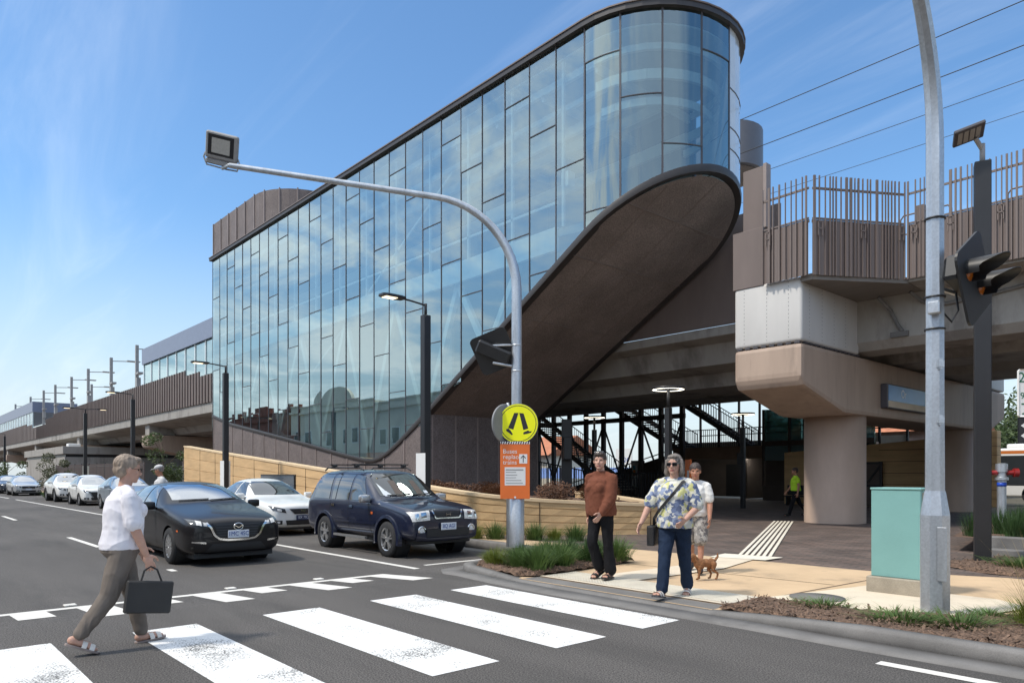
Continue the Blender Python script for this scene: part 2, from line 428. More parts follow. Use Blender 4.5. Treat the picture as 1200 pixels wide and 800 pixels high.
# directional tactile bars heading for the entrance
mb = MB()
a0, a1 = Vector((-6.78, 11.35)), Vector((-11.0, 20.4))
d = (a1 - a0).normalized(); n = Vector((d.y, -d.x))
for k in range(6):
    p, q_ = a0 + n * (.10 * k), a1 + n * (.10 * k)
    mb.bar((p.x, p.y, ZP + .0), (q_.x, q_.y, ZP + .0), .055, .016)
tag(mb.build('tactile_guide', M['tactile']), kind='structure')
sheet('manhole_slab', [(-4.30, 7.55), (-3.85, 9.55), (-2.45, 9.55), (-2.05, 9.2), (-2.25, 8.5), (-2.75, 7.85), (-3.3, 7.72), (-3.9, 7.7)], ZP + .004, M['palepath'])
mb = MB(); mb.lathe([(.0, ZP + .007), (.3, ZP + .007), (.3, ZP + .012), (.0, ZP + .012)], 40, (-3.86, 8.12, 0), cap=False)
o = mb.build('manhole_cover', M['kerb']); tag(o, 'round dark grey cover set in the pale slab before the teal cabinet', 'manhole cover')
M['joint2'] = mat('path_joint', (.13, .09, .06), .9)
for q in ([(-4.32, 7.0), (-4.29, 7.0), (-4.0, 11.05), (-4.03, 11.05)], [(-8.0, 9.0), (-4.2, 9.3), (-4.2, 9.32), (-8.0, 9.02)], [(-1.9, 8.5), (-1.88, 8.5), (-1.2, 11.7), (-1.22, 11.7)], [(-9.6, 10.05), (-9.58, 10.05), (-9.2, 10.8), (-9.22, 10.8)]):
    sheet('path_joint', q, ZP - .009, M['joint2'])
# mulch beds
def bed(poly, z=.06, hump=.05, name='mulch_bed', sub=.09):
    mb = MB(); bm = mb.bm
    f = bm.faces.new([bm.verts.new((x, y, z)) for x, y in poly])
    bmesh.ops.triangulate(bm, faces=[f])
    for it in range(6):
        es = [e for e in bm.edges if e.calc_length() > sub]
        if not es: break
        bmesh.ops.subdivide_edges(bm, edges=es, cuts=1)
        bmesh.ops.triangulate(bm, faces=[f for f in bm.faces if len(f.verts) > 3])
    for v in bm.verts:
        e = any(x.is_boundary for x in v.link_edges)
        v.co.z += (0 if e else hump) + .03 * noise.noise(v.co * 6) + .015 * noise.noise(v.co * 23)
    o = mb.build(name, M['mulch']); o['kind'] = 'structure'
    return o
bedA = [(-9.0, 8.0), (-9.0, 7.3), (-8.55, 6.86), (-7.5, 6.72), (-7.28, 6.9), (-7.3, 7.7), (-7.45, 9.3), (-8.3, 9.25), (-8.8, 9.2)]
bedA = [(x, y) for x, y in bedA]
bed(bedA)
bedB = [(-4.25, 6.7), (-2.7, 6.66), (-1.4, 6.7), (0, 6.72), (9, 6.72), (9, 8.6), (-1.0, 8.55), (-2.0, 8.45), (-2.5, 7.8), (-3.3, 7.55), (-4.2, 7.5)]
bed(bedB, .05)
bedC = [(-4.1, 12.6), (-3.2, 12.0), (8, 12.0), (8, 14.3), (-3.6, 14.3)]
bed(bedC, .04)
# bark chips lying on the mulch
M['chip'] = mat('bark_chip', (.15, .098, .068), .9, var=.75, vs=22)
mb = MB()
def inpoly(x, y, poly):
    c = False; j = len(poly) - 1
    for i in range(len(poly)):
        if (poly[i][1] > y) != (poly[j][1] > y) and x < (poly[j][0] - poly[i][0]) * (y - poly[i][1]) / (poly[j][1] - poly[i][1]) + poly[i][0]: c = not c
        j = i
    return c
for poly, n_, zz in ((bedA, 1200, .1), (bedB, 4600, .09), (bedC, 1200, .08)):
    x0, x1 = min(p[0] for p in poly), min(1.0, max(p[0] for p in poly)); y0, y1 = min(p[1] for p in poly), max(p[1] for p in poly)
    for k in range(n_):
        x, y = rnd.uniform(x0, x1), rnd.uniform(y0, y1)
        if not inpoly(x, y, poly): continue
        l, w = rnd.uniform(.006, .02) if rnd.random() < .6 else rnd.uniform(.02, .045), rnd.uniform(.004, .011); a = rnd.uniform(0, PI); ca, sa = math.cos(a), math.sin(a); t = rnd.uniform(-.02, .03)
        z = zz + rnd.uniform(-.01, .03)
        mb.quad((x - l * ca - w * sa, y - l * sa + w * ca, z - t), (x - l * ca + w * sa, y - l * sa - w * ca, z - t), (x + l * ca + w * sa, y + l * sa - w * ca, z + t), (x + l * ca - w * sa, y + l * sa + w * ca, z + t + .004))
tag(mb.build('bark_chips', M['chip'], recalc=False), kind='stuff')

# the far side of the street (seen in the glazing)
sheet('far_footpath', [(-300, -8), (300, -8), (300, -13), (-300, -13)], .05, M['path'], thick=.2)
# ============================================================ THE GLAZED STATION BUILDING
YG, RAD, XC, XL = 15.0, 2.76, -13.8, -43.4
YB = YG + 2 * RAD
ZT = 14.0
def interp(tab, x):
    if x <= tab[0][0]: return tab[0][1]
    for (a, za), (b, zb) in zip(tab, tab[1:]):
        if x <= b: return za + (zb - za) * (x - a) / (b - a)
    return tab[-1][1]
ZB_TAB = [(-43.5, 4.95), (-40.6, 4.30), (-35.0, 3.46), (-31.0, 2.86), (-27.9, 2.36), (-25.8, 2.06), (-25.1, 2.05), (-24.5, 2.2), (-23.9, 2.45), (-23.2, 2.82), (-21.6, 3.72)]
def zb(x):
    if x > -21.6: return 3.72 + .590 * (x + 21.6)
    return interp(ZB_TAB, x)
def stad(s_):
    """plan point on the glass line; s_ metres along the front from XC (negative = straight), angle on the round end"""
    if s_ <= 0: return (XC + s_, YG)
    phi = s_ / RAD
    return (XC + RAD * math.sin(phi), YG + RAD - RAD * math.cos(phi))
M['seam'] = mat('soffit_joint', (.2, .165, .148), .6)
M['reargrey'] = mat('rear_wall_grey', (.21, .225, .23), .7, var=.1, vs=.6)
pod = empty('station_building', (0, 0, 0), 0, 'tall glass walled station building with rounded end and sweeping brown underside', 'building')
PW = (XC - XL) / 26
cols = [(-PW * (26 - i), -PW * (25 - i)) for i in range(26)]
arc = [R(23.5) * RAD * k for k in range(5)]
cols += list(zip(arc, arc[1:]))
mull = MB()
def outn(s_):
    if s_ <= 0: return Vector((0, -1, 0))
    a = s_ / RAD; return Vector((math.sin(a), -math.cos(a), 0))
for i, (a, b) in enumerate(cols):
    nsub = 1 if b <= .001 else 6
    pts = [a + (b - a) * k / nsub for k in range(nsub + 1)]
    base = {2: 13.0, 0: 11.7, 1: 10.35}[i % 3]
    zlo = min(zb(stad(a)[0]), zb(stad(b)[0]))
    cuts = [base - 4.2 * k for k in range(4)]
    cuts = [c for c in cuts if c > zlo + .25]
    edges = [ZT] + cuts + [None]
    mb = MB()
    for j in range(len(edges) - 1):
        zt = edges[j]; tl = rnd.uniform(-.006, .006); tr = rnd.uniform(-.006, .006); tb = rnd.uniform(-.006, .006)
        for k in range(nsub):
            pa, pb = pts[k], pts[k + 1]
            (xa, ya), (xb, yb) = stad(pa), stad(pb)
            za_ = edges[j + 1] if edges[j + 1] is not None else zb(xa)
            zb_ = edges[j + 1] if edges[j + 1] is not None else zb(xb)
            if zt <= min(za_, zb_): continue
            za_, zb_ = min(za_, zt), min(zb_, zt)
            f0, f1 = (k / nsub), ((k + 1) / nsub)
            off = lambda f, top: (tl * (1 - f) + tr * f + (tb if not top else 0))
            A, B = outn(pa), outn(pb)
            q = [Vector((xa, ya, za_)) + A * off(f0, 0), Vector((xb, yb, zb_)) + B * off(f1, 0), Vector((xb, yb, zt)) + B * off(f1, 1), Vector((xa, ya, zt)) + A * off(f0, 1)]
            if (q[3] - q[0]).length < .01: q = [q[0], q[1], q[2]]
            elif (q[2] - q[1]).length < .01: q = [q[0], q[1], q[3]]
            mb.poly(*q)
        if edges[j + 1] is not None:
            for k in range(nsub):
                pa, pb = pts[k], pts[k + 1]; (xa, ya), (xb, yb) = stad(pa), stad(pb)
                A = outn((pa + pb) / 2) * .012
                mull.bar((xa + A.x, ya + A.y, edges[j + 1]), (xb + A.x, yb + A.y, edges[j + 1]), .026, .024)
    for f in mb.bm.faces: f.smooth = nsub > 1
    bmesh.ops.remove_doubles(mb.bm, verts=list(mb.bm.verts), dist=.0005) if nsub > 1 else None
    mb.build('glass_panel', M['glass'], pod)
for s_ in [c[0] for c in cols] + [arc[-1]]:
    x, y = stad(s_); A = outn(s_)
    w = .030 if s_ < -.01 else .05
    rot = Matrix.Rotation(max(0, s_) / RAD, 3, 'Z')
    z0 = zb(x)
    mull.cbox((x + A.x * .0, y + A.y * .0, (z0 + ZT) / 2), (w, .035, ZT - z0), rot)
mull.build('mullion_frame', M['frame'], pod)
# white end panels beyond the last mullion
mb = MB(); mj = MB()
e0 = arc[-1] + .05; stp = (RAD * R(176) - e0) / 10
for k in range(10):
    pa, pb = e0 + stp * k, e0 + stp * (k + 1)
    (xa, ya), (xb, yb) = stad(pa), stad(pb)
    mb.quad((xa, ya, zb(xa) - .1), (xb, yb, zb(xb) - .1), (xb, yb, ZT), (xa, ya, ZT))
for z in (12.3, 11.2, 10.6):
    for k in range(10):
        pa, pb = e0 + stp * k, e0 + stp * (k + 1); (xa, ya), (xb, yb) = stad(pa), stad(pb); A = outn((pa + pb) / 2) * .004
        mj.bar((xa + A.x, ya + A.y, z), (xb + A.x, yb + A.y, z), .02, .025)
mb.build('end_panel', M['glasswhite'], pod, smooth=30); mj.build('end_panel_joint', M['frame'], pod)
# roof slab with its dark edge
def plan(off, x_left, n=20):
    r = RAD + off
    pts = [(x_left, YG - off)]
    for k in range(n + 1):
        a = PI * k / n; pts.append((XC + r * math.sin(a), YG + RAD - r * math.cos(a)))
    pts.append((x_left, YB + off))
    return pts
MB().prism(plan(.13, XL - .25), ZT, ZT + .15).build('roof', M['lip'], pod)
MB().prism(plan(.16, XL - .28), ZT + .15, ZT + .19).build('roof_capping', M['brown'], pod)
# back glazing and left end wall
mb = MB()
for k in range(13):
    xa, xb = XL + k * 2.27, XL + (k + 1) * 2.27
    mb.quad((xa, YB, max(5, zb(xa))), (xb, YB, max(5, zb(xb))), (xb, YB, ZT), (xa, YB, ZT))
mb.build('rear_wall', M['reargrey'], pod)
mb = MB()
for k in range(14):
    x = XL + k * 2.27; mb.box(x - .05, x + .05, YB - .12, YB - .02, zb(x), ZT)
mb.box(XL - .02, XL + .06, YG + .08, YB, 3, ZT); mb.build('rear_frame', M['frame'], pod)
MB().box(XL - .06, XL - .025, YG - .02, YB, 3.5, ZT).build('end_wall', M['glass2'], pod)
# interior: ceiling, beams, upper floor, trusses, raking stair beam
mb = MB(); mb.prism(plan(-.25, XL + .3), ZT - .32, ZT - .27); mb.build('ceiling', M['ceil'], pod)
mb = MB()
for y, z, h in ((YG + .5, 13.1, .22), (YG + .9, 12.55, .16), (YG + 1.5, 12.1, .30), (YG + 3.6, 12.9, .3), (YB - .6, 12.2, .4)):
    mb.box(XL + .3, XC, y - .06, y + .06, z, z + h)
for y, z, h, rr in ((0, 12.35, .28, RAD - .5), (0, 11.75, .22, RAD - .75), (0, 13.1, .18, RAD - .4)):
    prev = None
    for k in range(15):
        a = PI * k / 14; p = (XC + rr * math.sin(a), YG + RAD - rr * math.cos(a))
        if prev: mb.bar((prev[0], prev[1], z + h / 2), (p[0], p[1], z + h / 2), .1, h)
        prev = p
for k in range(14):
    x = XL + 1 + k * 2.2; mb.box(x - .05, x + .05, YG + .5, YB - .5, 12.95, 13.2)
mb.build('ceiling_beams', M['whitein'], pod)
mb = MB(); mb.prism([(XL + .4, YG + .35), (-15.0, YG + .35), (XC - .2, YG + .6), (XC - .2, YB - .6), (-15, YB - .35), (XL + .4, YB - .35)], 8.55, 8.8)
mb.build('upper_floor', M['floorin'], pod)
mb = MB()
mb.box(XL + .4, -15.2, YG + .28, YG + .40, 8.15, 8.85)
mb.box(XL + .4, -15.2, YG + .30, YG + .36, 9.55, 9.62)
for k in range(13):
    x = XL + 1.2 + k * 2.27
    mb.box(x - .04, x + .04, YG + .3, YG + .38, 8.8, ZT - .3)
xq = [-42, -37.5, -33, -28.5, -24.5, -20.4, -17.2]
for a, b in zip(xq, xq[1:]):
    lo = max(zb(a), zb(b)) + .1
    mb.bar((a, YG + .6, 8.2), ((a + b) / 2, YG + .6, max(zb((a + b) / 2) + .2, 2.4)), .16, .22)
    mb.bar(((a + b) / 2, YG + .6, max(zb((a + b) / 2) + .2, 2.4)), (b, YG + .6, 8.2), .16, .22)
mb.bar((-24.2, YG + 1.6, 3.0), (-13.6, YG + 1.6, 9.2), .12, .5)
mb.bar((-36.5, YG + .9, 4.1), (-21.0, YG + .9, 12.6), .05, .08)
mb.build('interior_frame', M['whitein'], pod)
mb = MB()
for k in range(34):
    x = -24.0 + k * .3; z = 2.9 + k * .172
    mb.box(x, x + .32, YG + 1.7, YG + 3.6, z, z + .18)
mb.build('staircase', M['floorin'], pod)
mb = MB(); mb.box(-42, -24, YG + 3.0, YG + 3.1, 2.5, 8.5)
mb.build('inner_wall', M['ceil'], pod)
mb = MB(); mb.cbox((-15.6, YG + 1.2, 10.6), (.3, .3, .45)); mb.cbox((-20, YG + 2.2, 11), (1.5, .12, .5)); mb.build('hanging_box', M['whitein'], pod)
# lip along the lower glass edge, then the soffit
LIP = .19
lip = MB()
def lipz(x): return zb(x)
path = [(-43.4 + .55 * k, YG) for k in range(int((43.4 + XC) / .55) + 1)]
path += [stad(RAD * PI * k / 26) for k in range(27)]
path += [(x, YB) for x in [XC - .6 * k for k in range(1, 14)]]
rings = []
for i, (x, y) in enumerate(path):
    a = Vector(path[max(i - 1, 0)]); b = Vector(path[min(i + 1, len(path) - 1)]); d = (b - a).normalized(); n = Vector((d.y, -d.x))
    t = .13 if x < -24.6 else (.13 + (LIP - .13) * min(1, (x + 24.6) / 2.5))
    z = zb(x)
    rings.append([(x + n.x * .03, y + n.y * .03, z + .02), (x + n.x * .05, y + n.y * .05, z - t * .5), (x + n.x * .03, y + n.y * .03, z - t), (x - n.x * .22, y - n.y * .22, z - t), (x - n.x * .2, y - n.y * .2, z + .03)])
lip.loft(rings)
lip.build('edge_lip', M['lip'], pod, smooth=40)
mb = MB(); ms = MB()
XF = -21.45
def sz(x): return zb(x) - LIP + .015
def ywid(x):
    if x <= XC: return YG + .15, YB - .15
    c = math.sqrt(max(0, (RAD - .15) ** 2 - (x - XC) ** 2)); return YG + RAD - c, YG + RAD + c
xs_ = [XF + (XC + RAD - .16 - XF) * (1 - (1 - k / 40) ** 1.6) for k in range(41)]
for a, b in zip(xs_, xs_[1:]):
    (ya0, ya1), (yb0, yb1) = ywid(a), ywid(b)
    for j in range(8):
        f0, f1 = j / 8, (j + 1) / 8
        mb.quad((a, ya0 + (ya1 - ya0) * f0, sz(a)), (b, yb0 + (yb1 - yb0) * f0, sz(b)), (b, yb0 + (yb1 - yb0) * f1, sz(b)), (a, ya0 + (ya1 - ya0) * f1, sz(a)))
bmesh.ops.remove_doubles(mb.bm, verts=list(mb.bm.verts), dist=.0005)
mb.build('soffit', M['soffit'], pod)
for f in (.2, .5, .8):
    prev = None
    for x in xs_[:-1]:
        y0, y1 = ywid(x); p = (x, YG + .15 + (2 * RAD - .3) * f, sz(x) - .006)
        if y0 < p[1] < y1:
            if prev: ms.bar(prev, p, .03, .012)
            prev = p
for x in (-19.2, -16.8, -14.4, -12.6):
    y0, y1 = ywid(x); ms.bar((x, y0, sz(x) - .006), (x, y1, sz(x) - .006), .035, .012)
for (x, f, x2, f2) in ((-17, .1, -12.4, .8), (-14.4, .15, -11.9, .6)):
    g = lambda X, F: (X, YG + .15 + (2 * RAD - .3) * F, sz(X) - .004)
    ms.bar(g(x, f), g(x2, f2), .03, .008)
ms.build('soffit_seam', M['seam'], pod)
# perforated panels below the glass, with seams, and the end wall under the soffit
mb = MB()
xs_ = [XL + (XF - XL) * k / 60 for k in range(61)]
for a, b in zip(xs_, xs_[1:]):
    mb.quad((a, YG + .02, 0), (b, YG + .02, 0), (b, YG + .02, zb(b)), (a, YG + .02, zb(a)))
mb.quad((XL, YG + .02, 0), (XL, YB, 0), (XL, YB, zb(XL)), (XL, YG + .02, zb(XL)))
mb.quad((XF, YG + .02, 0), (XF, YB - .1, 0), (XF, YB - .1, sz(XF)), (XF, YG + .02, sz(XF)))
for k in range(16):
    x = XL + .1 + k * (XF - XL - .2) / 15
    mb.box(x - .022, x + .022, YG - .012, YG + .03, .2, zb(x) - .12, mi=1)
for k in range(6):
    y = YG + .2 + k * 1.05; mb.box(XF - .01, XF + .02, y - .025, y + .025, .05, sz(XF) - .02, mi=1)
mb.build('base_cladding', [M['perf'], M['brownlt']], pod)
MB().box(XF + .005, XF + .18, YG + .1, YB - .2, .0, .5).build('base_plinth', M['concrete'], pod)
# rooftop plant screen, rounded
sc_ = empty('roof_plant_screen', (0, 0, 0), 0, 'rounded brown mesh screen rising above the far left roof edge', 'screen')
mb = MB(); ms = MB()
pl = [(XL + .02, YG + .05)] + [(-37.4 + 2.68 * math.sin(PI * k / 18), YG + RAD - 2.68 * math.cos(PI * k / 18)) for k in range(19)] + [(XL + .02, YB - .05)]
pl.append(pl[0])
for (xa, ya), (xb, yb) in zip(pl, pl[1:]):
    mb.quad((xa, ya, ZT + .19), (xb, yb, ZT + .19), (xb, yb, 16.15), (xa, ya, 16.15))
for k, (x, y) in enumerate(pl[1:-2]):
    if k % 2 == 0: mb.box(x - .03, x + .03, y - .05, y + .01, ZT + .19, 16.2, mi=1)
for k in range(5): mb.box(XL + 1.2 * k - .03, XL + 1.2 * k + .03, YG + .0, YG + .05, ZT + .19, 16.15, mi=1)
mb.build('mesh_skin', [M['perf'], M['brownlt']], sc_)

# ============================================================ VIADUCT
via = empty('rail_viaduct', (0, 0, 0), 0, 'long elevated concrete rail viaduct passing behind the glass building', 'viaduct')
def deck(x0, x1, prof, name, m): return MB().prism(prof, x0, x1, axis='X').build(name, m, via)
YE = 17.45
left_prof = [(YE, 6.42), (YE, 5.72), (YE + .25, 5.62), (19.5, 5.35), (19.9, 4.85), (21.8, 4.85), (22.2, 5.6), (23.2, 5.6), (23.6, 4.85), (25.5, 4.85), (25.9, 5.6), (27.2, 5.6), (27.6, 4.85), (30.4, 4.85), (30.8, 5.5), (33.4, 5.75), (33.4, 6.42)]
deck(-260, -43.5, left_prof, 'deck', M['concrete'])
mid_prof = [(20.75, 6.3), (20.75, 5.95), (21.5, 5.75), (21.9, 5.1), (22.3, 4.82)] + left_prof[5:]
mid_prof = [(20.75, 6.3), (20.75, 6.0), (21.4, 5.88), (21.6, 5.2), (22.6, 5.05), (22.8, 4.6), (25.0, 4.6), (25.3, 5.5)] + left_prof[10:]
deck(-43.45, -10.65, mid_prof, 'deck', M['concrete'])
right_prof = [(19.7, 6.46), (19.7, 6.34), (20.75, 6.3), (20.75, 5.15), (20.95, 4.92), (21.8, 4.88)] + left_prof[6:12] + [(27.6, 4.85), (30.4, 4.85), (30.8, 5.4), (33.2, 5.6), (33.2, 6.46)]
deck(-10.55, 60, right_prof, 'deck', M['concrete'])
# seams between deck segments on the left
def pier(x, near=True):
    p = empty('viaduct_pier', (x, 0, 0), 0)
    return p
pier_lab = ['tan concrete bridge pier with two round columns beside the paved plaza', 'bridge pier partly seen behind the left end of the glass building', 'bridge pier whose cap end shows above the small concrete building', 'bridge pier second beyond the small concrete building', 'bridge pier third beyond the small concrete building', 'bridge pier far along the left end of the viaduct']
for i, x in enumerate([-9.66, -38.6, -67.2, -95, -124, -153]):
    p = empty('viaduct_pier', (x, 0, 0), 0, pier_lab[i], 'bridge pier', 'piers holding up the viaduct')
    hw = .95
    prof = [(17.5, 4.79), (17.5, 3.95), (17.62, 3.72), (19.9, 3.16), (20.1, 3.14), (32.9, 3.14), (33.1, 3.16), (34.9, 3.72), (35.0, 3.95), (35.0, 4.79)]
    MB().prism(prof, -hw, hw, axis='X', bev=.11).build('pier_cap', M['tanconcrete'], p)
    for y in (21.45, 31.4):
        MB().lathe([(.86, 0), (.86, .02), (.85, .04), (.85, 3.16)], 48, (0, y, 0)).build('column', M['colconcrete'], p)
    if i == 0:
        b = MB()
        b.box(-hw, hw, 17.5, 20.9, 4.83, 6.46, .09, seg=3); r = b
        for z in [4.95 + .1 * k for k in range(15)]:
            for xx in (-hw + .3, -hw + .95, -hw + 1.55): r.box(xx - .008, xx + .008, 17.494, 17.5, z, z + .016, mi=1)
            for yy in (17.9, 18.6, 19.3, 20.0): r.box(hw, hw + .006, yy, yy + .016, z, z + .016, mi=1)
        for k in range(8): r.box(-hw + .08 + k * .23, -hw + .22 + k * .23, 17.52, 17.6, 4.79, 4.83, mi=1)
        for k in range(12): r.box(hw - .1, hw - .02, 17.7 + k * .28, 17.9 + k * .28, 4.79, 4.83, mi=1)
        b.build('cladding_box', [M['whitebox'], M['frame']], p, smooth=35)
        b = MB(); b.box(-hw + .05, hw - .02, 32.6, 34.95, 4.83, 6.3, .04); b.build('cladding_box', M['whitebox'], p)
    else:
        MB().box(-.62, .62, 17.7, 19.8, 4.79, 5.7, .04).build('bearing_block', M['concrete'], p)
        MB().box(-.62, .62, 31, 33, 4.79, 5.7, .04).build('bearing_block', M['concrete'], p)
# name board on the near pier cap
sg = empty('station_name_board', (-8.66, 0, 0), 0, 'blue and cream station name board on the side of the pier cap', 'sign')
MB().box(-.05, .16, 22.35, 25.75, 3.42, 4.14, .02).build('board_case', M['frame'], sg)
MB().box(.161, .167, 22.4, 25.7, 3.64, 4.1).build('blue_panel', M['blue_sign'], sg)
MB().box(.161, .168, 22.4, 25.7, 3.45, 3.635).build('cream_strip', M['palepath'], sg)
add_text('lettering', 'Or', .36, M['white'], frame((.170, 23.55, 3.88), (1, 0, 0)), sg, sx=.9)

# --- parapet screens
def batten(mb, x, y, z0, z1, w=.05, d=.07): mb.box(x - w / 2, x + w / 2, y - d, y, z0, z1)
# left of the building: tall board screen with slits and stepped top
scr = empty('parapet_screen', (0, 0, 0), 0, 'tall brown ribbed metal screen along the viaduct left of the glass building', 'screen')
mb = MB(); mr = MB()
x = -43.55
def ztop(x):
    if x > -49.5: return 8.9
    if x > -52.5: return 8.35
    if x > -55.5: return 8.7
    if x > -108: return 9.1
    if x > -113: return 8.75
    if x > -124: return 8.1
    if x > -128: return 8.6
    return 8.9 if x > -170 else 8.2
k = 0
while x > -230:
    w = .62 if x > -120 else 1.25
    g = .05
    zt = ztop(x)
    zs = 7.65
    slit = rnd.random() < .28 and x < -56
    mb.box(x - w + g, x, YE - .10, YE - .06, 6.42, zs if slit else zt)
    if slit:
        mb.box(x - w + g, x - w * .42, YE - .10, YE - .06, zs, zt)
        mb.box(x - w * .22, x, YE - .10, YE - .06, zs, zt)
    mb.box(x - .06, x - .01, YE - .17, YE - .10, 6.42, zt)
    x -= w
mb.build('screen_board', M['brown'], scr)
mb = MB(); mb.box(-230, -43.6, YE - .04, YE, 6.42, 7.65); mb.build('upstand', M['brown'], scr)
# plain panels behind the round tip
pp = via
MB().box(-10.42, -9.75, 17.62, 17.74, 7.98, 9.62, .015).build('parapet_panel', M['brown'], pp)
MB().box(-10.64, -9.75, 17.48, 17.60, 6.42, 7.96, .01).build('parapet_panel', M['brown'], pp)
MB().box(-20, -11.0, 20.72, 20.8, 6.32, 9.75, .01).build('parapet_panel', M['brown'], pp)
MB().box(-9.79, -9.70, 17.55, 17.78, 7.96, 9.64).build('edge_post', M['brownlt'], pp)
# right of the building: open batten screens over ribbed panels
def batten_screen(label, a, b, seed, zt=8.85):
    e = empty('parapet_screen', (a[0], a[1], 0), math.atan2(b[1] - a[1], b[0] - a[0]), label, 'screen')
    L_ = math.hypot(b[0] - a[0], b[1] - a[1]); r = random.Random(seed)
    m1, m2, m3, m4 = MB(), MB(), MB(), MB()
    x = 0
    # ribbed lower sheet
    pts = []
    n_ = int(L_ / .11)
    for k in range(n_ + 1):
        pts.append((k * L_ / n_, -.03 if k % 2 else .0))
    for (xa, ya), (xb, yb) in zip(pts, pts[1:]):
        m1.quad((xa, ya, 6.40), (xb, yb, 6.40), (xb, yb, 7.75), (xa, ya, 7.75))
    m1.box(0, L_, .0, .03, 7.7, 7.77)
    while x < L_:
        w = r.choice((.018, .022, .026, .04, .06))
        m2.box(x, min(x + w, L_), -.065, -.03, 6.39, zt)
        x += w + r.choice((.06, .07, .09, .11, .14))
    m3.box(0, L_, -.03, .01, 8.52, 8.57); m3.box(0, L_, -.03, .01, 7.78, 7.82)
    x = .12
    while x < L_ - .1:
        m2.box(x - .012, x + .012, -.085, -.065, 7.36, 7.72); m2.box(x + .1, x + .124, -.085, -.065, 7.36, 7.72)
        m2.box(x - .012, x + .124, -.085, -.065, 7.70, 7.725); m2.box(x - .012, x + .124, -.085, -.065, 7.52, 7.545)
        x += r.uniform(.8, 1.2)
    m1.build('ribbed_panel', M['brown'], e); m2.build('batten', M['brown'], e); m3.build('top_rail', M['brown'], e)
    return e
batten_screen('short open batten screen on the bridge beside the plain brown panel', (-9.70, 17.4), (-8.45, 17.35), 3)
batten_screen('angled open batten screen above the pale pier box', (-8.40, 17.42), (-7.05, 19.6), 5)
batten_screen('long open batten screen on the bridge above the grey concrete edge', (-6.98, 19.62), (9, 19.62), 9)
MB().prism([(-8.72, 17.46), (-8.42, 17.46), (-7.0, 19.66), (-7.0, 20.8), (-8.72, 20.8)], 6.30, 6.455).build('deck_edge', M['dkconcrete'], via)
mb = MB()
for (x0, x1) in ((-7.4, -6.2), (-5.0, -3.4)):
    mb.tube([(x0, 20.3, 7.3), (x0, 20.3, 8.15), (x0 + .08, 20.3, 8.25), (x1 - .08, 20.3, 8.25), (x1, 20.3, 8.15), (x1, 20.3, 7.3)], .022, 8)
    mb.bar((x0, 20.3, 7.75), (x1, 20.3, 7.75), .03)
mb.box(-7.0, -6.8, 20.2, 20.35, 7.6, 8.4); mb.bar((-6.2, 20.3, 7.35), (-5.0, 20.3, 7.35), .03)
tag(mb.build('platform_railing', M['brown']), 'tube railing on the platform seen through the batten screen', 'railing')
mb = MB()
mb.tube([(-8.0, 20.4, 6.25), (-7.8, 20.7, 5.9), (-7.6, 20.7, 5.45), (-7.5, 20.7, 5.3)], .05, 8)
mb.tube([(-7.2, 20.4, 6.25), (-7.0, 20.7, 6.0), (-6.7, 20.7, 5.85), (-5.6, 20.7, 5.9), (-4.6, 20.7, 6.02)], .045, 8)
mb.box(-7.8, -7.35, 20.66, 20.74, 5.16, 5.3)
tag(mb.build('drain_pipe', M['kerb']), 'grey drain pipes and conduit on the concrete edge right of the pale box', 'pipe')

# platform shelter and light masts up on the viaduct
sh = empty('platform_shelter', (0, 0, 0), 0, 'platform shelter with blue grey fascia and glass wall left of the glass building', 'shelter')
MB().box(-77, -44.2, 19.8, 24, 12.15, 13.65).build('roof', M['shelterblue'], sh)
mb = MB(); mb.box(-76.9, -44.3, 20.0, 20.03, 7.2, 12.15); mb.build('glass_wall', M['glass'], sh)
mb = MB(); mb.box(-76.9, -44.3, 23.6, 23.7, 7.2, 12.15); mb.build('rear_wall', M['ceil'], sh)
mb = MB()
for k in range(14): mb.box(-76.9 + k * 2.5 - .05, -76.9 + k * 2.5 + .05, 19.93, 20.0, 7.2, 12.15)
mb.build('glazing_bar', M['whitein'], sh)
sh2 = empty('platform_shelter', (0, 0, 0), 0, 'smaller dark roofed shelter at the far left end of the viaduct', 'shelter')
MB().box(-250, -140, 19.6, 26, 11.6, 13.3).build('roof', M['shelterblue'], sh2)
mb = MB(); mb.box(-249, -140.2, 19.7, 19.75, 7, 11.6); mb.build('glass_wall', M['glass2'], sh2)
mb = MB()
for k in range(36): mb.box(-249 + k * 3.1 - .06, -249 + k * 3.1 + .06, 19.64, 19.7, 7, 11.6)
mb.build('glazing_bar', M['whitein'], sh2)
M['mastgrey'] = mat('mast_grey', (.3, .29, .28), .5, var=.1)
mast0 = empty('platform_light_mast', (0, 0, 0))
MB().box(-.15, .15, -.15, .15, 6.4, 15.1).build('mast', M['mastgrey'], mast0)
mb = MB(); mb.bar((0, 0, 14.7), (.6, 2.2, 14.8), .09); mb.box(.2, 1.0, 1.5, 2.9, 14.74, 14.84); mb.build('lamp_arm', M['mastgrey'], mast0)
mb = MB(); mb.box(.3, .7, -.2, .2, 10.6, 11.6); mb.box(.4, 1.6, -.3, .2, 11.9, 12.1); mb.build('speaker_box', M['mastgrey'], mast0)
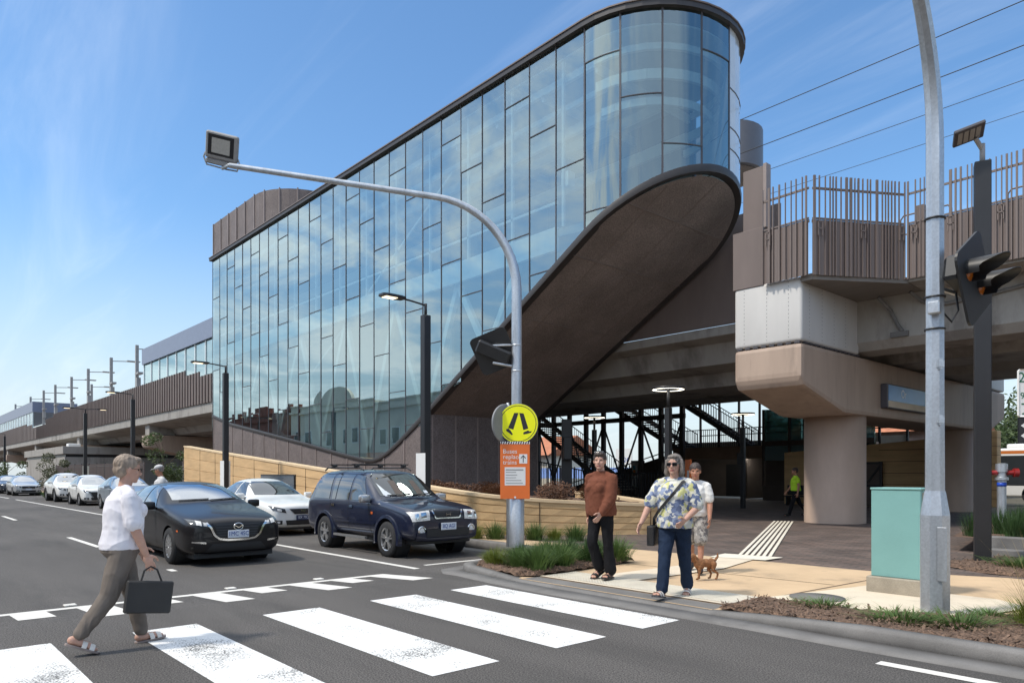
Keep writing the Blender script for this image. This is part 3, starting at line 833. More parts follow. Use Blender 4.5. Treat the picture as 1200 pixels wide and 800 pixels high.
for i, (px, yy) in enumerate([(-83.5, 21), (-94.5, 21), (-106.5, 21), (-117, 21), (-124.5, 25), (-129, 21), (-139, 21), (-152, 21), (-170, 21)]):
    o = mast0 if i == 0 else copy_tree(mast0)
    o.location = (px, yy, 0)
    tag(o, ['tall grey lamp mast just left of the platform shelter', 'second grey lamp mast from the shelter', 'third grey lamp mast from the shelter', 'fourth grey lamp mast from the shelter', 'grey lamp mast set back behind its neighbours', 'sixth grey lamp mast from the shelter', 'seventh grey lamp mast from the shelter', 'second last lamp mast before the far shelter', 'farthest grey lamp mast above the dark far shelter'][i], 'lamp mast', 'lamp masts on the viaduct')
# rounded canopy right of the building
cn = empty('platform_canopy', (0, 0, 0), 0, 'grey rounded canopy end poking out behind the glass building', 'canopy')
def rcap(xr, r, y, n=14): return [(-22, y - r)] + [(xr + r * math.sin(PI * k / n), y - r * math.cos(PI * k / n)) for k in range(n + 1)] + [(-22, y + r)]
M['canopygrey'] = mat('canopy_grey', (.12, .12, .135), .4, var=.06)
MB().prism(rcap(-16.1, 1.4, 26.0), 13.55, 15.2).build('fascia', M['canopygrey'], cn, smooth=35)
MB().prism(rcap(-16.15, 1.25, 26.0), 13.5, 13.55).build('underside', M['soffit'], cn)
mb = MB(); mb.cbox((-15.5, 24.75, 14.5), (.16, .2, .16)); mb.lathe([(.07, 0), (.07, .2)], 12, (-15.5, 24.5, 14.45), 'Y'); mb.build('camera', M['galv'], cn)
# overhead wires
for i, (y, z, r) in enumerate(((24, 14.75, .014), (24, 13.5, .014), (30, 15.3, .012), (30, 14.2, .010))):
    mb = MB(); mb.tube([(40 - k * 4, y, z - .25 * math.sin(PI * ((40 - k * 4) % 45) / 45)) for k in range(20)], r, 6)
    tag(mb.build('overhead_wire', M['dark']), ['topmost thin power wire crossing the sky right of the building', 'second thin power wire from the top of the sky', 'third thin power wire from the top of the sky', 'lowest and faintest power wire above the batten screen'][i], 'wire', 'overhead wires above the tracks')
# ============================================================ STREET FURNITURE
def arc_pole(base, dirv, zb0, zc, Rr, armlen, r0, r1, rise=.12):
    """upright, quarter bend and slightly rising arm"""
    d = Vector((dirv[0], dirv[1], 0)).normalized(); b = Vector(base)
    pts = [b + Vector((0, 0, zb0)), b + Vector((0, 0, zc * .5)), b + Vector((0, 0, zc))]
    amax = PI / 2 - rise
    for k in range(1, 13):
        a = amax * k / 12
        pts.append(b + d * (Rr * (1 - math.cos(a))) + Vector((0, 0, zc + Rr * math.sin(a))))
    t = d * math.cos(rise) + Vector((0, 0, math.sin(rise)))
    e = pts[-1]
    for k in (1, 2, 3): pts.append(e + t * armlen * k / 3)
    n = len(pts); rs = [r0 + (r1 - r0) * i / (n - 1) for i in range(n)]
    return pts, rs, t
def flood_head(parent, tip, t, n=(0, 0, -1), roll=0):
    """flat floodlight on a yoke above the arm end; n is where the light faces"""
    d = Vector((t.x, t.y, 0)).normalized()
    fr = frame(tip + Vector((0, 0, .30)) + d * .16, n) @ Matrix.Rotation(roll, 4, 'Z')
    h = MB().box(-.30, .30, -.20, .27, -.12, 0, .045, fr, seg=3).build('lamp_head', M['mastgrey'], parent)
    MB().box(-.24, .24, -.13, .225, .001, .006, 0, fr).build('lens_bezel', M['dark'], h)
    MB().box(-.17, .17, -.09, .17, .007, .011, 0, fr).build('lens', M['lens'], h)
    MB().box(-.29, .29, -.30, -.205, -.11, -.02, .02, fr).build('gear_box', M['mastgrey'], h)
    mb = MB(); mb.tube([fr @ Vector(p) for p in ((-.31, -.12, -.06), (-.34, -.2, -.06), (-.28, -.33, -.06), (.1, -.34, -.06), (.3, -.33, -.06), (.34, -.2, -.06), (.31, -.12, -.06))], .016, 8); mb.build('yoke', M['galv'], h)
    mb = MB(); mb.tube([tip - t * .3, tip + t * .02, fr @ Vector((.02, -.34, -.06))], .032, 8); mb.build('arm_clamp', M['galv'], parent)
def diamond_signal(parent, c, n, lean=0, back=False):
    """black diamond target board with two hooded amber lamps; n points where the lamps face"""
    f = frame(c, n) @ Matrix.Rotation(lean, 4, 'Z')
    def rd(s, r, m=5):
        pts = []
        for k in range(4):
            cx, cy = [(s - r, 0), (0, s - r), (-s + r, 0), (0, -s + r)][k]
            a0 = k * PI / 2 - PI / 4
            for j in range(m): a = a0 + (PI / 2) * j / (m - 1); pts.append((cx + r * 1.4 * math.cos(a) * .7, cy + r * 1.4 * math.sin(a) * .7))
        return pts
    b = MB().prism(rd(.50, .10), -.012, .012, mat=f).build('target_board', M['black'], parent)
    mb = MB()
    ring = rd(.46, .09)
    mb.build('x', M['black'], parent) if False else None
    h = MB(); h.box(-.34, .34, -.13, .13, -.17, -.013, .03, f); h.build('signal_case', M['black'], parent)
    for sx in (-.17, .17):
        v = MB()
        rings = []
        for z_, cut in ((.012, 0), (.34, .0)):
            pass
        n_ = 18
        inner, outer = [], []
        rr = []
        for k in range(n_ + 1):
            a = PI * (-.22) + PI * 1.44 * k / n_
            L_ = .13 + .22 * max(0, math.sin(a)) ** .7
            rr.append([f @ Vector((sx + .115 * math.cos(a), .115 * math.sin(a), .012)), f @ Vector((sx + .115 * math.cos(a), .115 * math.sin(a), L_)), f @ Vector((sx + .107 * math.cos(a), .107 * math.sin(a), L_)), f @ Vector((sx + .107 * math.cos(a), .107 * math.sin(a), .012))])
        v.loft(rr, smooth=False); v.build('visor', M['black'], parent, smooth=40)
        MB().lathe([(.0, .035), (.06, .03), (.1, .014)], 20, cap=False).xf(f @ Matrix.Translation((sx, 0, 0))).build('signal_lens', M['amber'], parent)
    return f
M['amber'] = mat('amber_lens', (.30, .085, .01), .25, var=.15, vs=40)

# ---- arched pole by the crossing with signs
P1 = Vector((-10.42, 9.38, 0))
p1 = empty('crossing_light_pole', (0, 0, 0), 0, 'arched galvanised light pole carrying the round yellow walking legs sign', 'light pole')
pts, rs, t1 = arc_pole(P1, (-.58, -.82), .05, 5.05, 1.75, 3.85, .105, .05, .11)
MB().tube(pts, rs, 14).build('arched_pole', M['galv'], p1, smooth=40)
MB().lathe([(.15, .05), (.15, 1.15), (.112, 1.2), (.108, 2.4)], 14, P1).build('base_sleeve', M['galv'], p1, smooth=40)
mb = MB()
for z in (3.45, 3.95): mb.lathe([(.105, z), (.105, z + .03)], 14, P1)
mb.build('clamp_band', M['galv'], p1)
flood_head(p1, pts[-1], t1, (.62, -.62, -.40), R(-14))
sgl = empty('crossing_signal', (0, 0, 0), 0, 'black flashing signal board on the arched pole with the yellow sign', 'traffic signal')
nS = Vector((-.62, .70, .30)).normalized()
cS = P1 + Vector((-.33, -.30, 3.86))
diamond_signal(sgl, cS, nS, R(24))
mb = MB(); mb.tube([P1 + Vector((0, 0, 3.98)), cS - nS * .15 + Vector((0, 0, .13))], .025, 8); mb.tube([P1 + Vector((0, 0, 3.55)), cS - nS * .15 + Vector((0, 0, -.2))], .025, 8); mb.build('bracket', M['galv'], sgl)
M['backgrey'] = mat('sign_back_grey', (.28, .28, .28), .5, .4, var=.1)
nY = (Vector((0, 0, 0)) - P1); nY.z = 0; nY.normalize()
sideY = Vector((-nY.y, nY.x, 0))
def round_sign(label, c, n, name='walking_legs_sign'):
    e = empty(name, (0, 0, 0), 0, label, 'sign')
    f = frame(c, n)
    MB().lathe([(.0, -.03), (.375, -.03), (.385, -.02), (.385, 0.0), (0, 0)], 48, cap=False).xf(f).build('sign_rim', M['backgrey'], e, smooth=40)
    MB().lathe([(.0, .003), (.378, .003)], 48, cap=False).xf(f).build('yellow_face', M['sign_y'], e)
    MB().lathe([(.338, .0045), (.350, .0045)], 48, cap=False).xf(f).build('black_ring', M['ink'], e)
    L1 = [(-.075, .205), (.005, .205), (-.095, -.115), (-.195, -.085)]
    L2 = [(.02, .205), (.105, .195), (.195, -.095), (.10, -.125)]
    sh1 = [(-.235, -.1), (-.19, -.085), (-.15, -.12), (-.105, -.19), (-.12, -.215), (-.175, -.17), (-.23, -.13)]
    sh2 = [(.10, -.16), (.19, -.12), (.2, -.145), (.265, -.135), (.245, -.165), (.18, -.185), (.10, -.2)]
    mb = MB()
    for q in (L1, L2): mb.poly(*[f @ Vector((x, y, .0045)) for x, y in q])
    for q in (sh1, sh2): mb.poly(*[f @ Vector((x, y - .01, .0045)) for x, y in q])
    bmesh.ops.triangulate(mb.bm, faces=list(mb.bm.faces))
    mb.build('walking_legs', M['ink'], e)
    return e
round_sign('round yellow sign with black walking legs facing the crossing', P1 + nY * .13 + sideY * .03 + Vector((0, 0, 2.44)), nY)
nB = (nY * -.55 - sideY * .83).normalized()
round_sign('grey back of a second round sign just left of the yellow one', P1 - sideY * .22 + nY * .03 + Vector((0, 0, 2.44)), Vector((-.98, -.1, 0)))
os_ = empty('service_notice', (0, 0, 0), 0, 'orange notice board fixed to the arched pole below the yellow sign', 'sign')
cO = P1 + nY * .165 - sideY * .03 + Vector((0, 0, 1.54)); fO = frame(cO, (nY + sideY * .08).normalized())
MB().box(-.285, .285, -.55, .55, -.012, 0, .004, fO).build('board', M['sign_o'], os_)
mb = MB(); ms = MB()
mb.box(-.285, .285, .505, .552, .001, .003, 0, fO); mb.build('edge_strip', M['white'], os_)
for k in range(12):
    x = -.28 + k * .047; ms.poly(*[fO @ Vector(p) for p in ((x, .505, .004), (x + .022, .505, .004), (x + .037, .552, .004), (x + .015, .552, .004))])
ms.build('edge_stripe', M['ink'], os_)
for i, s_ in enumerate(('Buses', 'replace', 'trains')):
    add_text('lettering', s_, .12, M['white'], fO @ Matrix.Translation((-.235, .36 - .105 * i, .002)), os_, 'LEFT')
MB().box(.08, .235, .13, .31, .001, .003, 0, fO).build('arrow_panel', M['white'], os_)
mb = MB(); mb.poly(*[fO @ Vector((x, y, .0045)) for x, y in ((.15, .15), (.165, .15), (.165, .285), (.15, .285))])
mb.poly(*[fO @ Vector((x, y, .0048)) for x, y in ((.1575, .295), (.105, .235), (.117, .224), (.1575, .272))]); mb.poly(*[fO @ Vector((x, y, .0048)) for x, y in ((.1575, .272), (.198, .224), (.21, .235), (.1575, .295))])
mb.build('arrow', M['ink'], os_)
MB().box(-.20, .20, -.29, .06, .001, .003, 0, fO).build('paper', M['white'], os_)
mb = MB()
for k, (w_, h_) in enumerate(((.34, .022), (.2, .012), (.22, .012), (.2, .012), (.3, .012), (.33, .012))):
    mb.box(-.18, -.18 + w_, .02 - k * .052 - h_, .02 - k * .052, .004, .005, 0, fO)
mb.build('print', M['mastgrey'], os_)
mb = MB(); mb.box(-.24, .06, -.455, -.435, .001, .003, 0, fO); mb.lathe([(.0, .003), (.02, .003)], 12, cap=False).xf(fO @ Matrix.Translation((.0, -.52, 0))); mb.build('small_print', M['white'], os_)
tag(MB().tube([P1 - sideY * .17 + Vector((0, 0, .05)), P1 - sideY * .17 + Vector((0, 0, 2.85))], .03, 10).build('sign_post', M['galv']), 'thin galvanised sign post right beside the arched pole', 'post')

# ---- octagonal arched pole in the foreground right
P2 = Vector((-2.57, 7.93, 0))
p2 = empty('crossing_light_pole', (0, 0, 0), 0, 'big octagonal galvanised pole in the foreground leaning out of the top', 'light pole')
pts, rs, t2 = arc_pole(P2, (.07, -1.0), .08, 4.75, 1.75, 3.2, .088, .05, .13)
rs[0] = .098
mb = MB(); mb.tube(pts, rs, 8); mb.build('arched_pole', M['galv'], p2, smooth=20)
MB().lathe([(.137, .05), (.137, 1.05), (.137, 1.06), (.098, 1.3), (.095, 1.3)], 8, P2, smooth=False).build('base_sleeve', M['galv'], p2)
MB().box(P2.x - .2, P2.x + .2, P2.y - .2, P2.y + .2, .06, .095, .01).build('base_plate', M['palepath'], p2)
MB().box(P2.x + .06, P2.x + .145, P2.y - .128, P2.y - .12, .42, .95, .005).build('access_hatch', M['galv'], p2)
mb = MB()
for z in (2.0, 2.55): mb.cbox(P2 + Vector((0, 0, z)), (.05, .26, .06), Matrix.Rotation(R(45), 3, 'Z')); mb.cbox(P2 + Vector((0, 0, z)), (.03, .24, .1), Matrix.Rotation(R(45), 3, 'Z'))
mb.build('clamp_lug', M['galv'], p2)
mb = MB()
for z in (2.9, 3.22, 4.0): mb.lathe([(.098, z), (.098, z + .016)], 12, P2)
mb.build('strap', M['dark'], p2)
MB().box(P2.x - .02, P2.x + .09, P2.y - .16, P2.y - .08, 3.04, 3.16, .01).build('junction_box', M['galv'], p2)
flood_head(p2, pts[-1], t2, (-.5, .6, -.6))
sg2 = empty('crossing_signal', (0, 0, 0), 0, 'black diamond signal board with two hooded amber lamps on the octagonal pole', 'traffic signal')
nS = Vector((.80, .62, -.02)).normalized()
nS = (Vector((.66425, .74751, 0)) * .64 - Vector((-.74751, .66425, 0)) * .77).normalized()
cS = P2 + Vector((.26, .29, 3.42))
diamond_signal(sg2, cS, nS, R(-14))
mb = MB(); mb.tube([P2 + Vector((0, 0, 3.33)), cS - nS * .17 + Vector((0, 0, -.12))], .022, 8); mb.tube([P2 + Vector((0, 0, 3.52)), cS - nS * .17 + Vector((0, 0, .08))], .018, 8)
mb.tube([P2 + Vector((.05, 0, 3.1)), P2 + Vector((.14, .1, 2.95)), P2 + Vector((.2, .2, 3.15)), cS - nS * .2], .012, 6) if False else None; mb.build('bracket', M['galv'], sg2)
MB().tube([P2 + Vector((.05, 0, 3.1)), P2 + Vector((.12, .1, 2.98)), P2 + Vector((.16, .16, 3.1)), cS - nS * .17 + Vector((0, 0, -.05))], .01, 8).build('cable', M['dark'], sg2)

# ---- black lamp posts along the kerb
lamp0 = empty('street_lamp', (0, 0, 0))
MB().box(-.09, .09, -.09, .09, .04, 5.15, .01).build('post', M['dark'], lamp0)
mb = MB(); mb.tube([(0, 0, 5.1), (0, 0, 5.42)], .035, 10); mb.tube([(0, 0, 5.38), (0, -.35, 5.42), (0, -.62, 5.44)], .022, 8); mb.build('arm', M['dark'], lamp0)
h = MB().prism([(-.11, -.60), (.11, -.60), (.15, -.75), (.15, -1.1), (.1, -1.2), (-.1, -1.2), (-.15, -1.1), (-.15, -.75)], 5.41, 5.47, .012).build('lamp_head', M['dark'], lamp0)
MB().box(-.1, .1, -1.12, -.82, 5.402, 5.409).build('diffuser', M['warmlamp'], h)
lamps = [(-13.85, 9.62), (-26.6, 9.65), (-39.1, 9.65), (-50.0, 9.7), (-86, 9.75)]
lab = ['black lamp post nearest the blue four wheel drive with a lit head', 'black lamp post in front of the left end of the tan wall', 'black lamp post left of the glass building above the parked hatchback', 'black lamp post with arms on both sides', 'black lamp post at the far left edge']
for i, (x, y) in enumerate(lamps):
    o = lamp0 if i == 0 else copy_tree(lamp0)
    o.location = (x, y, 0); tag(o, lab[i], 'street lamp', 'black lamp posts along the kerb')
    if i == 3:
        for c in kids(o):
            if c.name.startswith(('arm', 'lamp_head')):
                c2 = copy_tree(c, o); c2.rotation_euler = (0, 0, PI)
    if i in (0, 3):
        w = MB(); w.box(x - .22, x + .16, y - .12, y - .116, .55, 1.95); w.box(x - .22, x - .215, y - .12, y + .25, .55, 1.95)
        w.xf(Matrix.Translation((-x, -y, 0))); w.build('notice_panel', M['white'], o)
# square post with a panel lamp, foreground right
bl = empty('plaza_lamp', (-3.62, 13.3, 0), R(20), 'tall black square post with a flat panel lamp on top at right', 'street lamp')
MB().box(-.115, .115, -.115, .115, .03, 6.45, .012).build('post', M['dark'], bl)
mb = MB(); mb.tube([(0, 0, 6.4), (0, 0, 6.75)], .04, 10); mb.tube([(0, 0, 6.66), (-.1, -.1, 6.82)], .035, 8); mb.build('arm', M['mastgrey'], bl)
fl = Matrix.Translation((-.2, -.22, 6.86)) @ Matrix.Scale(.8, 4) @ Matrix.Rotation(R(-8), 4, 'X') @ Matrix.Rotation(R(-14), 4, 'Y')
h = MB().box(-.27, .27, -.27, .27, -.03, .04, .015, fl).build('lamp_head', M['frame'], bl)
mb = MB()
for k in range(4): mb.box(-.2 + k * .105, -.12 + k * .105, -.2, .2, -.036, -.031, 0, fl)
mb.build('led_strip', M['mastgrey'], h)
MB().lathe([(.25, .03), (.25, .06)], 20).build('footing', M['kerb'], bl)

# ---- teal cabinet, parking sign, hydrant
tc_ = empty('utility_cabinet', (-3.36, 9.3, 0), 0, 'teal painted utility cabinet on a concrete plinth', 'cabinet')
MB().box(-.33, .30, -.26, .3, .04, .235, .012).build('plinth', M['plinth'], tc_)
MB().box(-.29, .265, -.21, .25, .235, 1.28, .008).build('cabinet_body', M['teal'], tc_)
MB().box(-.30, .275, -.22, .26, 1.28, 1.305, .006).build('lid', M['teal'], tc_)
ms = MB(); ms.box(.266, .268, -.16, -.06, .26, 1.25); ms.build('side_seam', M['plinth'], tc_)
psn = empty('parking_sign', (0, 0, 0), 0, 'white parking sign with green figures at the right edge', 'sign')
dP = 10.0
fr = Vector((-.74751, .66425, 0)); rt = Vector((.66425, .74751, 0))
cP = fr * dP + rt * (607 / 844 * dP); cP.z = 0
f = frame(cP + Vector((0, 0, 2.42)), -fr)
MB().tube([cP + fr * .04 + Vector((0, 0, .03)), cP + fr * .04 + Vector((0, 0, 2.95))], .03, 10).build('post', M['galv'], psn)
MB().box(-.165, .165, -.16, .50, -.004, 0, .02, f).build('upper_plate', M['white'], psn)
MB().box(-.165, .165, -.53, -.165, -.004, 0, .01, f).build('lower_plate', M['dark'], psn)
add_text('lettering', '2', .2, M['inkgreen'], f @ Matrix.Translation((-.115, .38, .002)), psn)
add_text('lettering', 'P', .2, M['inkgreen'], f @ Matrix.Translation((.05, .38, .002)), psn)
add_text('lettering', '9', .13, M['inkgreen'], f @ Matrix.Translation((-.105, .13, .002)), psn)
add_text('lettering', '-', .12, M['inkgreen'], f @ Matrix.Translation((-.04, .12, .002)), psn)
mb = MB(); mb.box(-.11, .02, -.125, -.105, .001, .003, 0, f); mb.box(-.12, -.02, .01, .03, .001, .003, 0, f); mb.build('green_bar', M['inkgreen'], psn)
mb = MB()
for y in (-.28, -.42):
    mb.box(-.11, .06, y - .008, y + .008, .001, .003, 0, f); mb.poly(*[f @ Vector((a, b, .0035)) for a, b in ((-.13, y), (-.08, y + .035), (-.08, y - .035))])
mb.build('arrow', M['white'], psn)
hy = empty('hydrant', (-5.3, 21.0, 0), R(35), 'grey pipe hydrant with red outlets and a blue band', 'hydrant')
MB().lathe([(.1, 0), (.1, 1.3), (.15, 1.32), (.15, 1.38), (.1, 1.4), (.1, 1.5), (.13, 1.52), (.13, 1.72), (.05, 1.74)], 16).build('standpipe', M['galv'], hy, smooth=40)
M['red'] = mat('red_paint', (.28, .018, .018), .4, var=.1); M['bluep'] = mat('blue_band', (.02, .08, .5), .4)
for s_ in (-1, 1): MB().lathe([(.06, .1 * s_), (.06, .25 * s_), (.11, .26 * s_), (.11, .36 * s_), (.05, .37 * s_)], 14, (0, 0, 1.5), 'X').build('outlet', M['red'], hy, smooth=40)
MB().lathe([(.104, 1.16), (.104, 1.26)], 16).build('band', M['bluep'], hy)

# ---- sweeping rammed earth planter wall
WALL = [(-41.5, 12.8, 2.98), (-36, 12.35, 2.58), (-30, 11.85, 2.16), (-24, 11.3, 1.75), (-19, 10.85, 1.40), (-16, 10.55, 1.20), (-14.2, 10.5, 1.06), (-13.1, 10.85, .95), (-12.3, 11.6, .86), (-11.6, 12.5, .80), (-11.0, 13.35, .76), (-10.6, 14.0, .73), (-10.5, 14.5, .72), (-10.75, 14.95, .72), (-11.4, 15.2, .72), (-13, 15.9, .8), (-15.5, 16.8, .9)]
# smooth the plan
def smooth_path(p, it=2):
    for _ in range(it):
        q = [p[0]]
        for a, b in zip(p, p[1:]): q += [tuple(a[i] * .75 + b[i] * .25 for i in range(3)), tuple(a[i] * .25 + b[i] * .75 for i in range(3))]
        p = q + [p[-1]]
    return p
wp = smooth_path(WALL)
pw = empty('planter_wall', (0, 0, 0), 0, 'long curved tan rammed earth wall sloping down in front of the glass building', 'wall')
def nrm(p, i):
    a = Vector(p[max(i - 1, 0)][:2]); b = Vector(p[min(i + 1, len(p) - 1)][:2]); d = (b - a).normalized(); return Vector((d.y, -d.x))
body = MB(); grooves = MB(); cop = MB()
NC = 5
rings = []
for i, (x, y, z) in enumerate(wp):
    n = nrm(wp, i); ring = []
    ring.append((x - n.x * .3, y - n.y * .3, 0))
    ring.append((x, y, 0))
    for c in range(1, NC + 1):
        h = (z - .02) * c / NC
        b = .006 * math.sin(i * 1.7 + c * 2.1)
        ring.append((x + n.x * b, y + n.y * b, h - .012))
        if c < NC:
            ring.append((x - n.x * .018, y - n.y * .018, h - .010)); ring.append((x - n.x * .018, y - n.y * .018, h + .010)); ring.append((x + n.x * b, y + n.y * b, h + .012))
    ring.append((x - n.x * .3, y - n.y * .3, z - .02))
    rings.append(ring)
body.loft(rings, smooth=False); body.build('wall_course', M['timber'], pw)
cop.loft([[(x + nrm(wp, i).x * .025, y + nrm(wp, i).y * .025, z - .04), (x + nrm(wp, i).x * .025, y + nrm(wp, i).y * .025, z + .03), (x - nrm(wp, i).x * .32, y - nrm(wp, i).y * .32, z + .03), (x - nrm(wp, i).x * .32, y - nrm(wp, i).y * .32, z - .04)] for i, (x, y, z) in enumerate(wp)], smooth=False)
cop.build('coping', M['timberlt'], pw)
mb = MB()
acc = 0
for i in range(1, len(wp)):
    acc += math.hypot(wp[i][0] - wp[i - 1][0], wp[i][1] - wp[i - 1][1])
    if acc > 2.6:
        acc = 0; x, y, z = wp[i]; n = nrm(wp, i); mb.cbox((x + n.x * .002, y + n.y * .002, z / 2 - .03), (.02, .02, z - .06), Matrix.Rotation(math.atan2(n.y, n.x), 3, 'Z'))
mb.build('panel_joint', M['joint'], pw)
wn = empty('wall_window', (0, 0, 0), 0, 'long low window let into the tan wall behind the white car', 'window')
def wallpt(X):
    for (a, b) in zip(wp, wp[1:]):
        if a[0] <= X <= b[0]:
            t = (X - a[0]) / (b[0] - a[0]); return Vector((X, a[1] + (b[1] - a[1]) * t, 0))
A, B = wallpt(-28.3), wallpt(-24.4); dd = (B - A).normalized(); nn = Vector((dd.y, -dd.x, 0))
for (n_, off, z0, z1, m_, ex) in (('frame', .015, .90, 1.45, 'dark', 0), ('pane', .035, .95, 1.40, 'windowdk', -.06)):
    q = [A + nn * off - dd * ex, B + nn * off + dd * ex]
    mb = MB()
    mb.bar(q[0] + Vector((0, 0, (z0 + z1) / 2)), q[1] + Vector((0, 0, (z0 + z1) / 2)), .04, z1 - z0)
    mb.build(n_, M[m_], wn)
# planter fill behind the wall
mb = MB()
for i in range(len(wp) - 22):
    (x, y, z), (x2, y2, z2) = wp[i], wp[i + 1]
    if x > -13.5: break
    mb.quad((x, y + .25, min(z - .5, .7)), (x2, y2 + .25, min(z2 - .5, .7)), (x2, YG - .02, min(z2 - .5, .7)), (x, YG - .02, min(z - .5, .7)))
fillp = [(x - nrm(wp, i).x * .28, y - nrm(wp, i).y * .28) for i, (x, y, z) in enumerate(wp) if x > -21]
o = mb.build('planter_soil', M['mulch']); o['kind'] = 'structure'
bed([(-21.3, 10.95 + .3), (-17, 10.95), (-14.3, 10.8), (-13.2, 11.2), (-12.5, 11.9), (-11.9, 12.7), (-11.25, 13.6), (-10.85, 14.2), (-10.85, 14.6), (-11.2, 14.85), (-13, 15.6), (-15.5, 16.5), (-21.2, 16.9)], .62, .12, 'planter_soil', .35)
# ---- low block wall of the bed at right
lw = empty('garden_edging', (0, 0, 0), 0, 'low two step grey block edging of the reed bed at right', 'edging')
MB().box(-4.05, 12, 14.45, 14.75, 0, .17, .012).build('lower_block', M['kerb'], lw)
MB().box(-3.95, 12, 14.8, 15.1, 0, .36, .012).build('upper_block', M['kerb'], lw)
o = sheet('reed_bed', [(-4.6, 15.1), (12, 15.1), (12, 20.5), (-5.6, 20.5)], .3, M['mulch'])

# ============================================================ UNDER THE VIADUCT
# mezzanine, stairs, rails, glazing bars
M['steeldk'] = mat('dark_steel', (.10, .09, .085), .5, var=.15)
M['kioskgl'] = glass_mat('kiosk_glass', (.25, .36, .36), .3, 1.5, .5, .02, (.7, .85, .85))
mz = empty('station_entrance', (0, 0, 0), 0, 'dark station entrance hall with mezzanine beam under the viaduct', 'building')
M['mezz'] = mat('mezzanine_beam', (.36, .26, .19), .7, var=.15, vs=1)
MB().box(-27.4, -15, 38, 38.3, 2.35, 3.1, .01).build('mezzanine_beam', M['mezz'], mz)
MB().box(-27.4, -15, 38.3, 42, 2.5, 2.7).build('mezzanine_floor', M['darkwall'], mz)
mb = MB(); mb.box(-30, -15, 42, 42.15, 0, 2.5); mb.box(-23, -22.8, 39, 42, 0, 2.5); mb.build('hall_wall', M['darkwall'], mz)
for x in (-26, -21): MB().box(x, x + 1.3, 41.9, 41.99, .03, 2.1).build('hall_door', M['dark'], mz)
mb = MB()
for x in (-26, -23, -20.2, -17.5): MB().box(x, x + 1.4, 38.9, 39.0, 2.44, 2.49).build('hall_light', M['coollamp'], mz)
MB().prism([(-38, -.0), (-27.4, 0), (-27.4, 2.72), (-38, .0)], 37.75, 38, axis='Y').build('stair_wall', M['darkwall'], mz)
mb = MB(); mb.bar((-38, 37.7, .3), (-27.4, 37.7, 2.95), .06, .06); mb.bar((-27.4, 37.7, 2.95), (-26, 37.7, 2.95), .06, .06); mb.build('handrail', M['mezz'], mz)
mb = MB()
k = 0; x = -27.3
while x < -15:
    mb.box(x - .015, x + .015, 38.1, 38.13, 3.1, 4.15); x += .14
mb.box(-27.4, -15, 38.08, 38.15, 4.13, 4.18); mb.build('balustrade', M['dark'], mz)
mb = MB(); x = -28
while x < -13:
    mb.box(x - .05, x + .05, 41.9, 42.05, 2.7, 6.3); x += 1.45
mb.box(-28, -13, 41.9, 42, 4.0, 4.06); mb.build('glazing_bar', M['dark'], mz)
kb = MB(); kb.box(-20.5, -14.6, 36.8, 36.85, 2.2, 5.0); kb.box(-20.5, -20.45, 36.8, 41, 2.2, 5.0)
kb.build('kiosk_glass', M['kioskgl'], mz)
mb = MB(); mb.box(-20.5, -14.6, 36.7, 37, 0, .8); mb.box(-20.45, -14.6, 36.95, 40, .02, 2.2)
for x in (-20.5, -19, -17.5, -16): mb.box(x - .06, x + .06, 36.74, 36.8, .8, 5.0)
mb.box(-20.5, -14.6, 36.74, 36.8, 3.0, 3.25); mb.build('kiosk_frame', M['darkwall'], mz)
mb = MB(); mb.box(-22.9, -20.6, 41.6, 41.7, 1.35, 1.75); mb.build('counter_window', M['ceil'], mz)
MB().box(-48, -12.5, 33.45, 43, 6.32, 6.5).build('added_shade_roof', M['darkwall'], mz)  # added slab, put over the entrance to keep the sun off the mezzanine
MB().box(-30, -15, 42.16, 42.3, 2.5, 3.6).build('parapet_wall', M['creamlt'], mz)
def stair(name, label, x0, z0, x1, z1, y0, y1, dirn=1):
    e = empty(name, (0, 0, 0), 0, label, 'staircase')
    n_ = int(abs(z1 - z0) / .17); tr = MB()
    for k in range(n_):
        t = (k + .5) / n_; x = x0 + (x1 - x0) * t; z = z0 + (z1 - z0) * t
        tr.box(x - .17, x + .17, y0 + .1, y1 - .1, z - .02, z + .03)
    tr.build('tread', M['concrete'], e)
    for y in (y0, y1):
        MB().bar((x0, y, z0 - .1), (x1, y, z1 - .1), .06, .32).build('stringer', M['steeldk'], e)
        mb = MB(); mb.bar((x0, y, z0 + 1.0), (x1, y, z1 + 1.0), .05, .05)
        m_ = int(math.hypot(x1 - x0, z1 - z0) / .22)
        for k in range(m_ + 1):
            t = k / m_; x = x0 + (x1 - x0) * t; z = z0 + (z1 - z0) * t; mb.box(x - .012, x + .012, y - .012, y + .012, z, z + 1.0)
        mb.build('balustrade', M['steeldk'], e)
    return e
stair('platform_stair', 'dark open staircase coming down to the left of the entrance', -41.5, 7.6, -29.5, .4, 35, 37)
stair('platform_stair', 'upper staircase coming down onto the mezzanine beam', -33.4, 6.3, -27.6, 3.1, 39, 41)
e = stair('platform_stair', 'rear staircase on the right coming down behind the mezzanine rail', -28.6, 6.2, -23.5, 3.1, 41.0, 41.8)
tr = empty('escalator_frame', (0, 0, 0), 0, 'dark braced steel frame standing beneath the staircases', 'steel frame')
mb = MB()
for k in range(9):
    x = -39 + k * 1.6; mb.box(x - .13, x + .13, 37.2, 37.45, 0, 6)
mb.build('frame_post', M['steeldk'], tr)
mb = MB()
for k in range(8):
    x = -39 + k * 1.6
    mb.bar((x, 37.3, 1.0 if k % 2 else 4.8), (x + 1.6, 37.3, 4.8 if k % 2 else 1.0), .09)
mb.box(-39, -26, 37.25, 37.4, 4.9, 5.2); mb.build('frame_brace', M['steeldk'], tr)
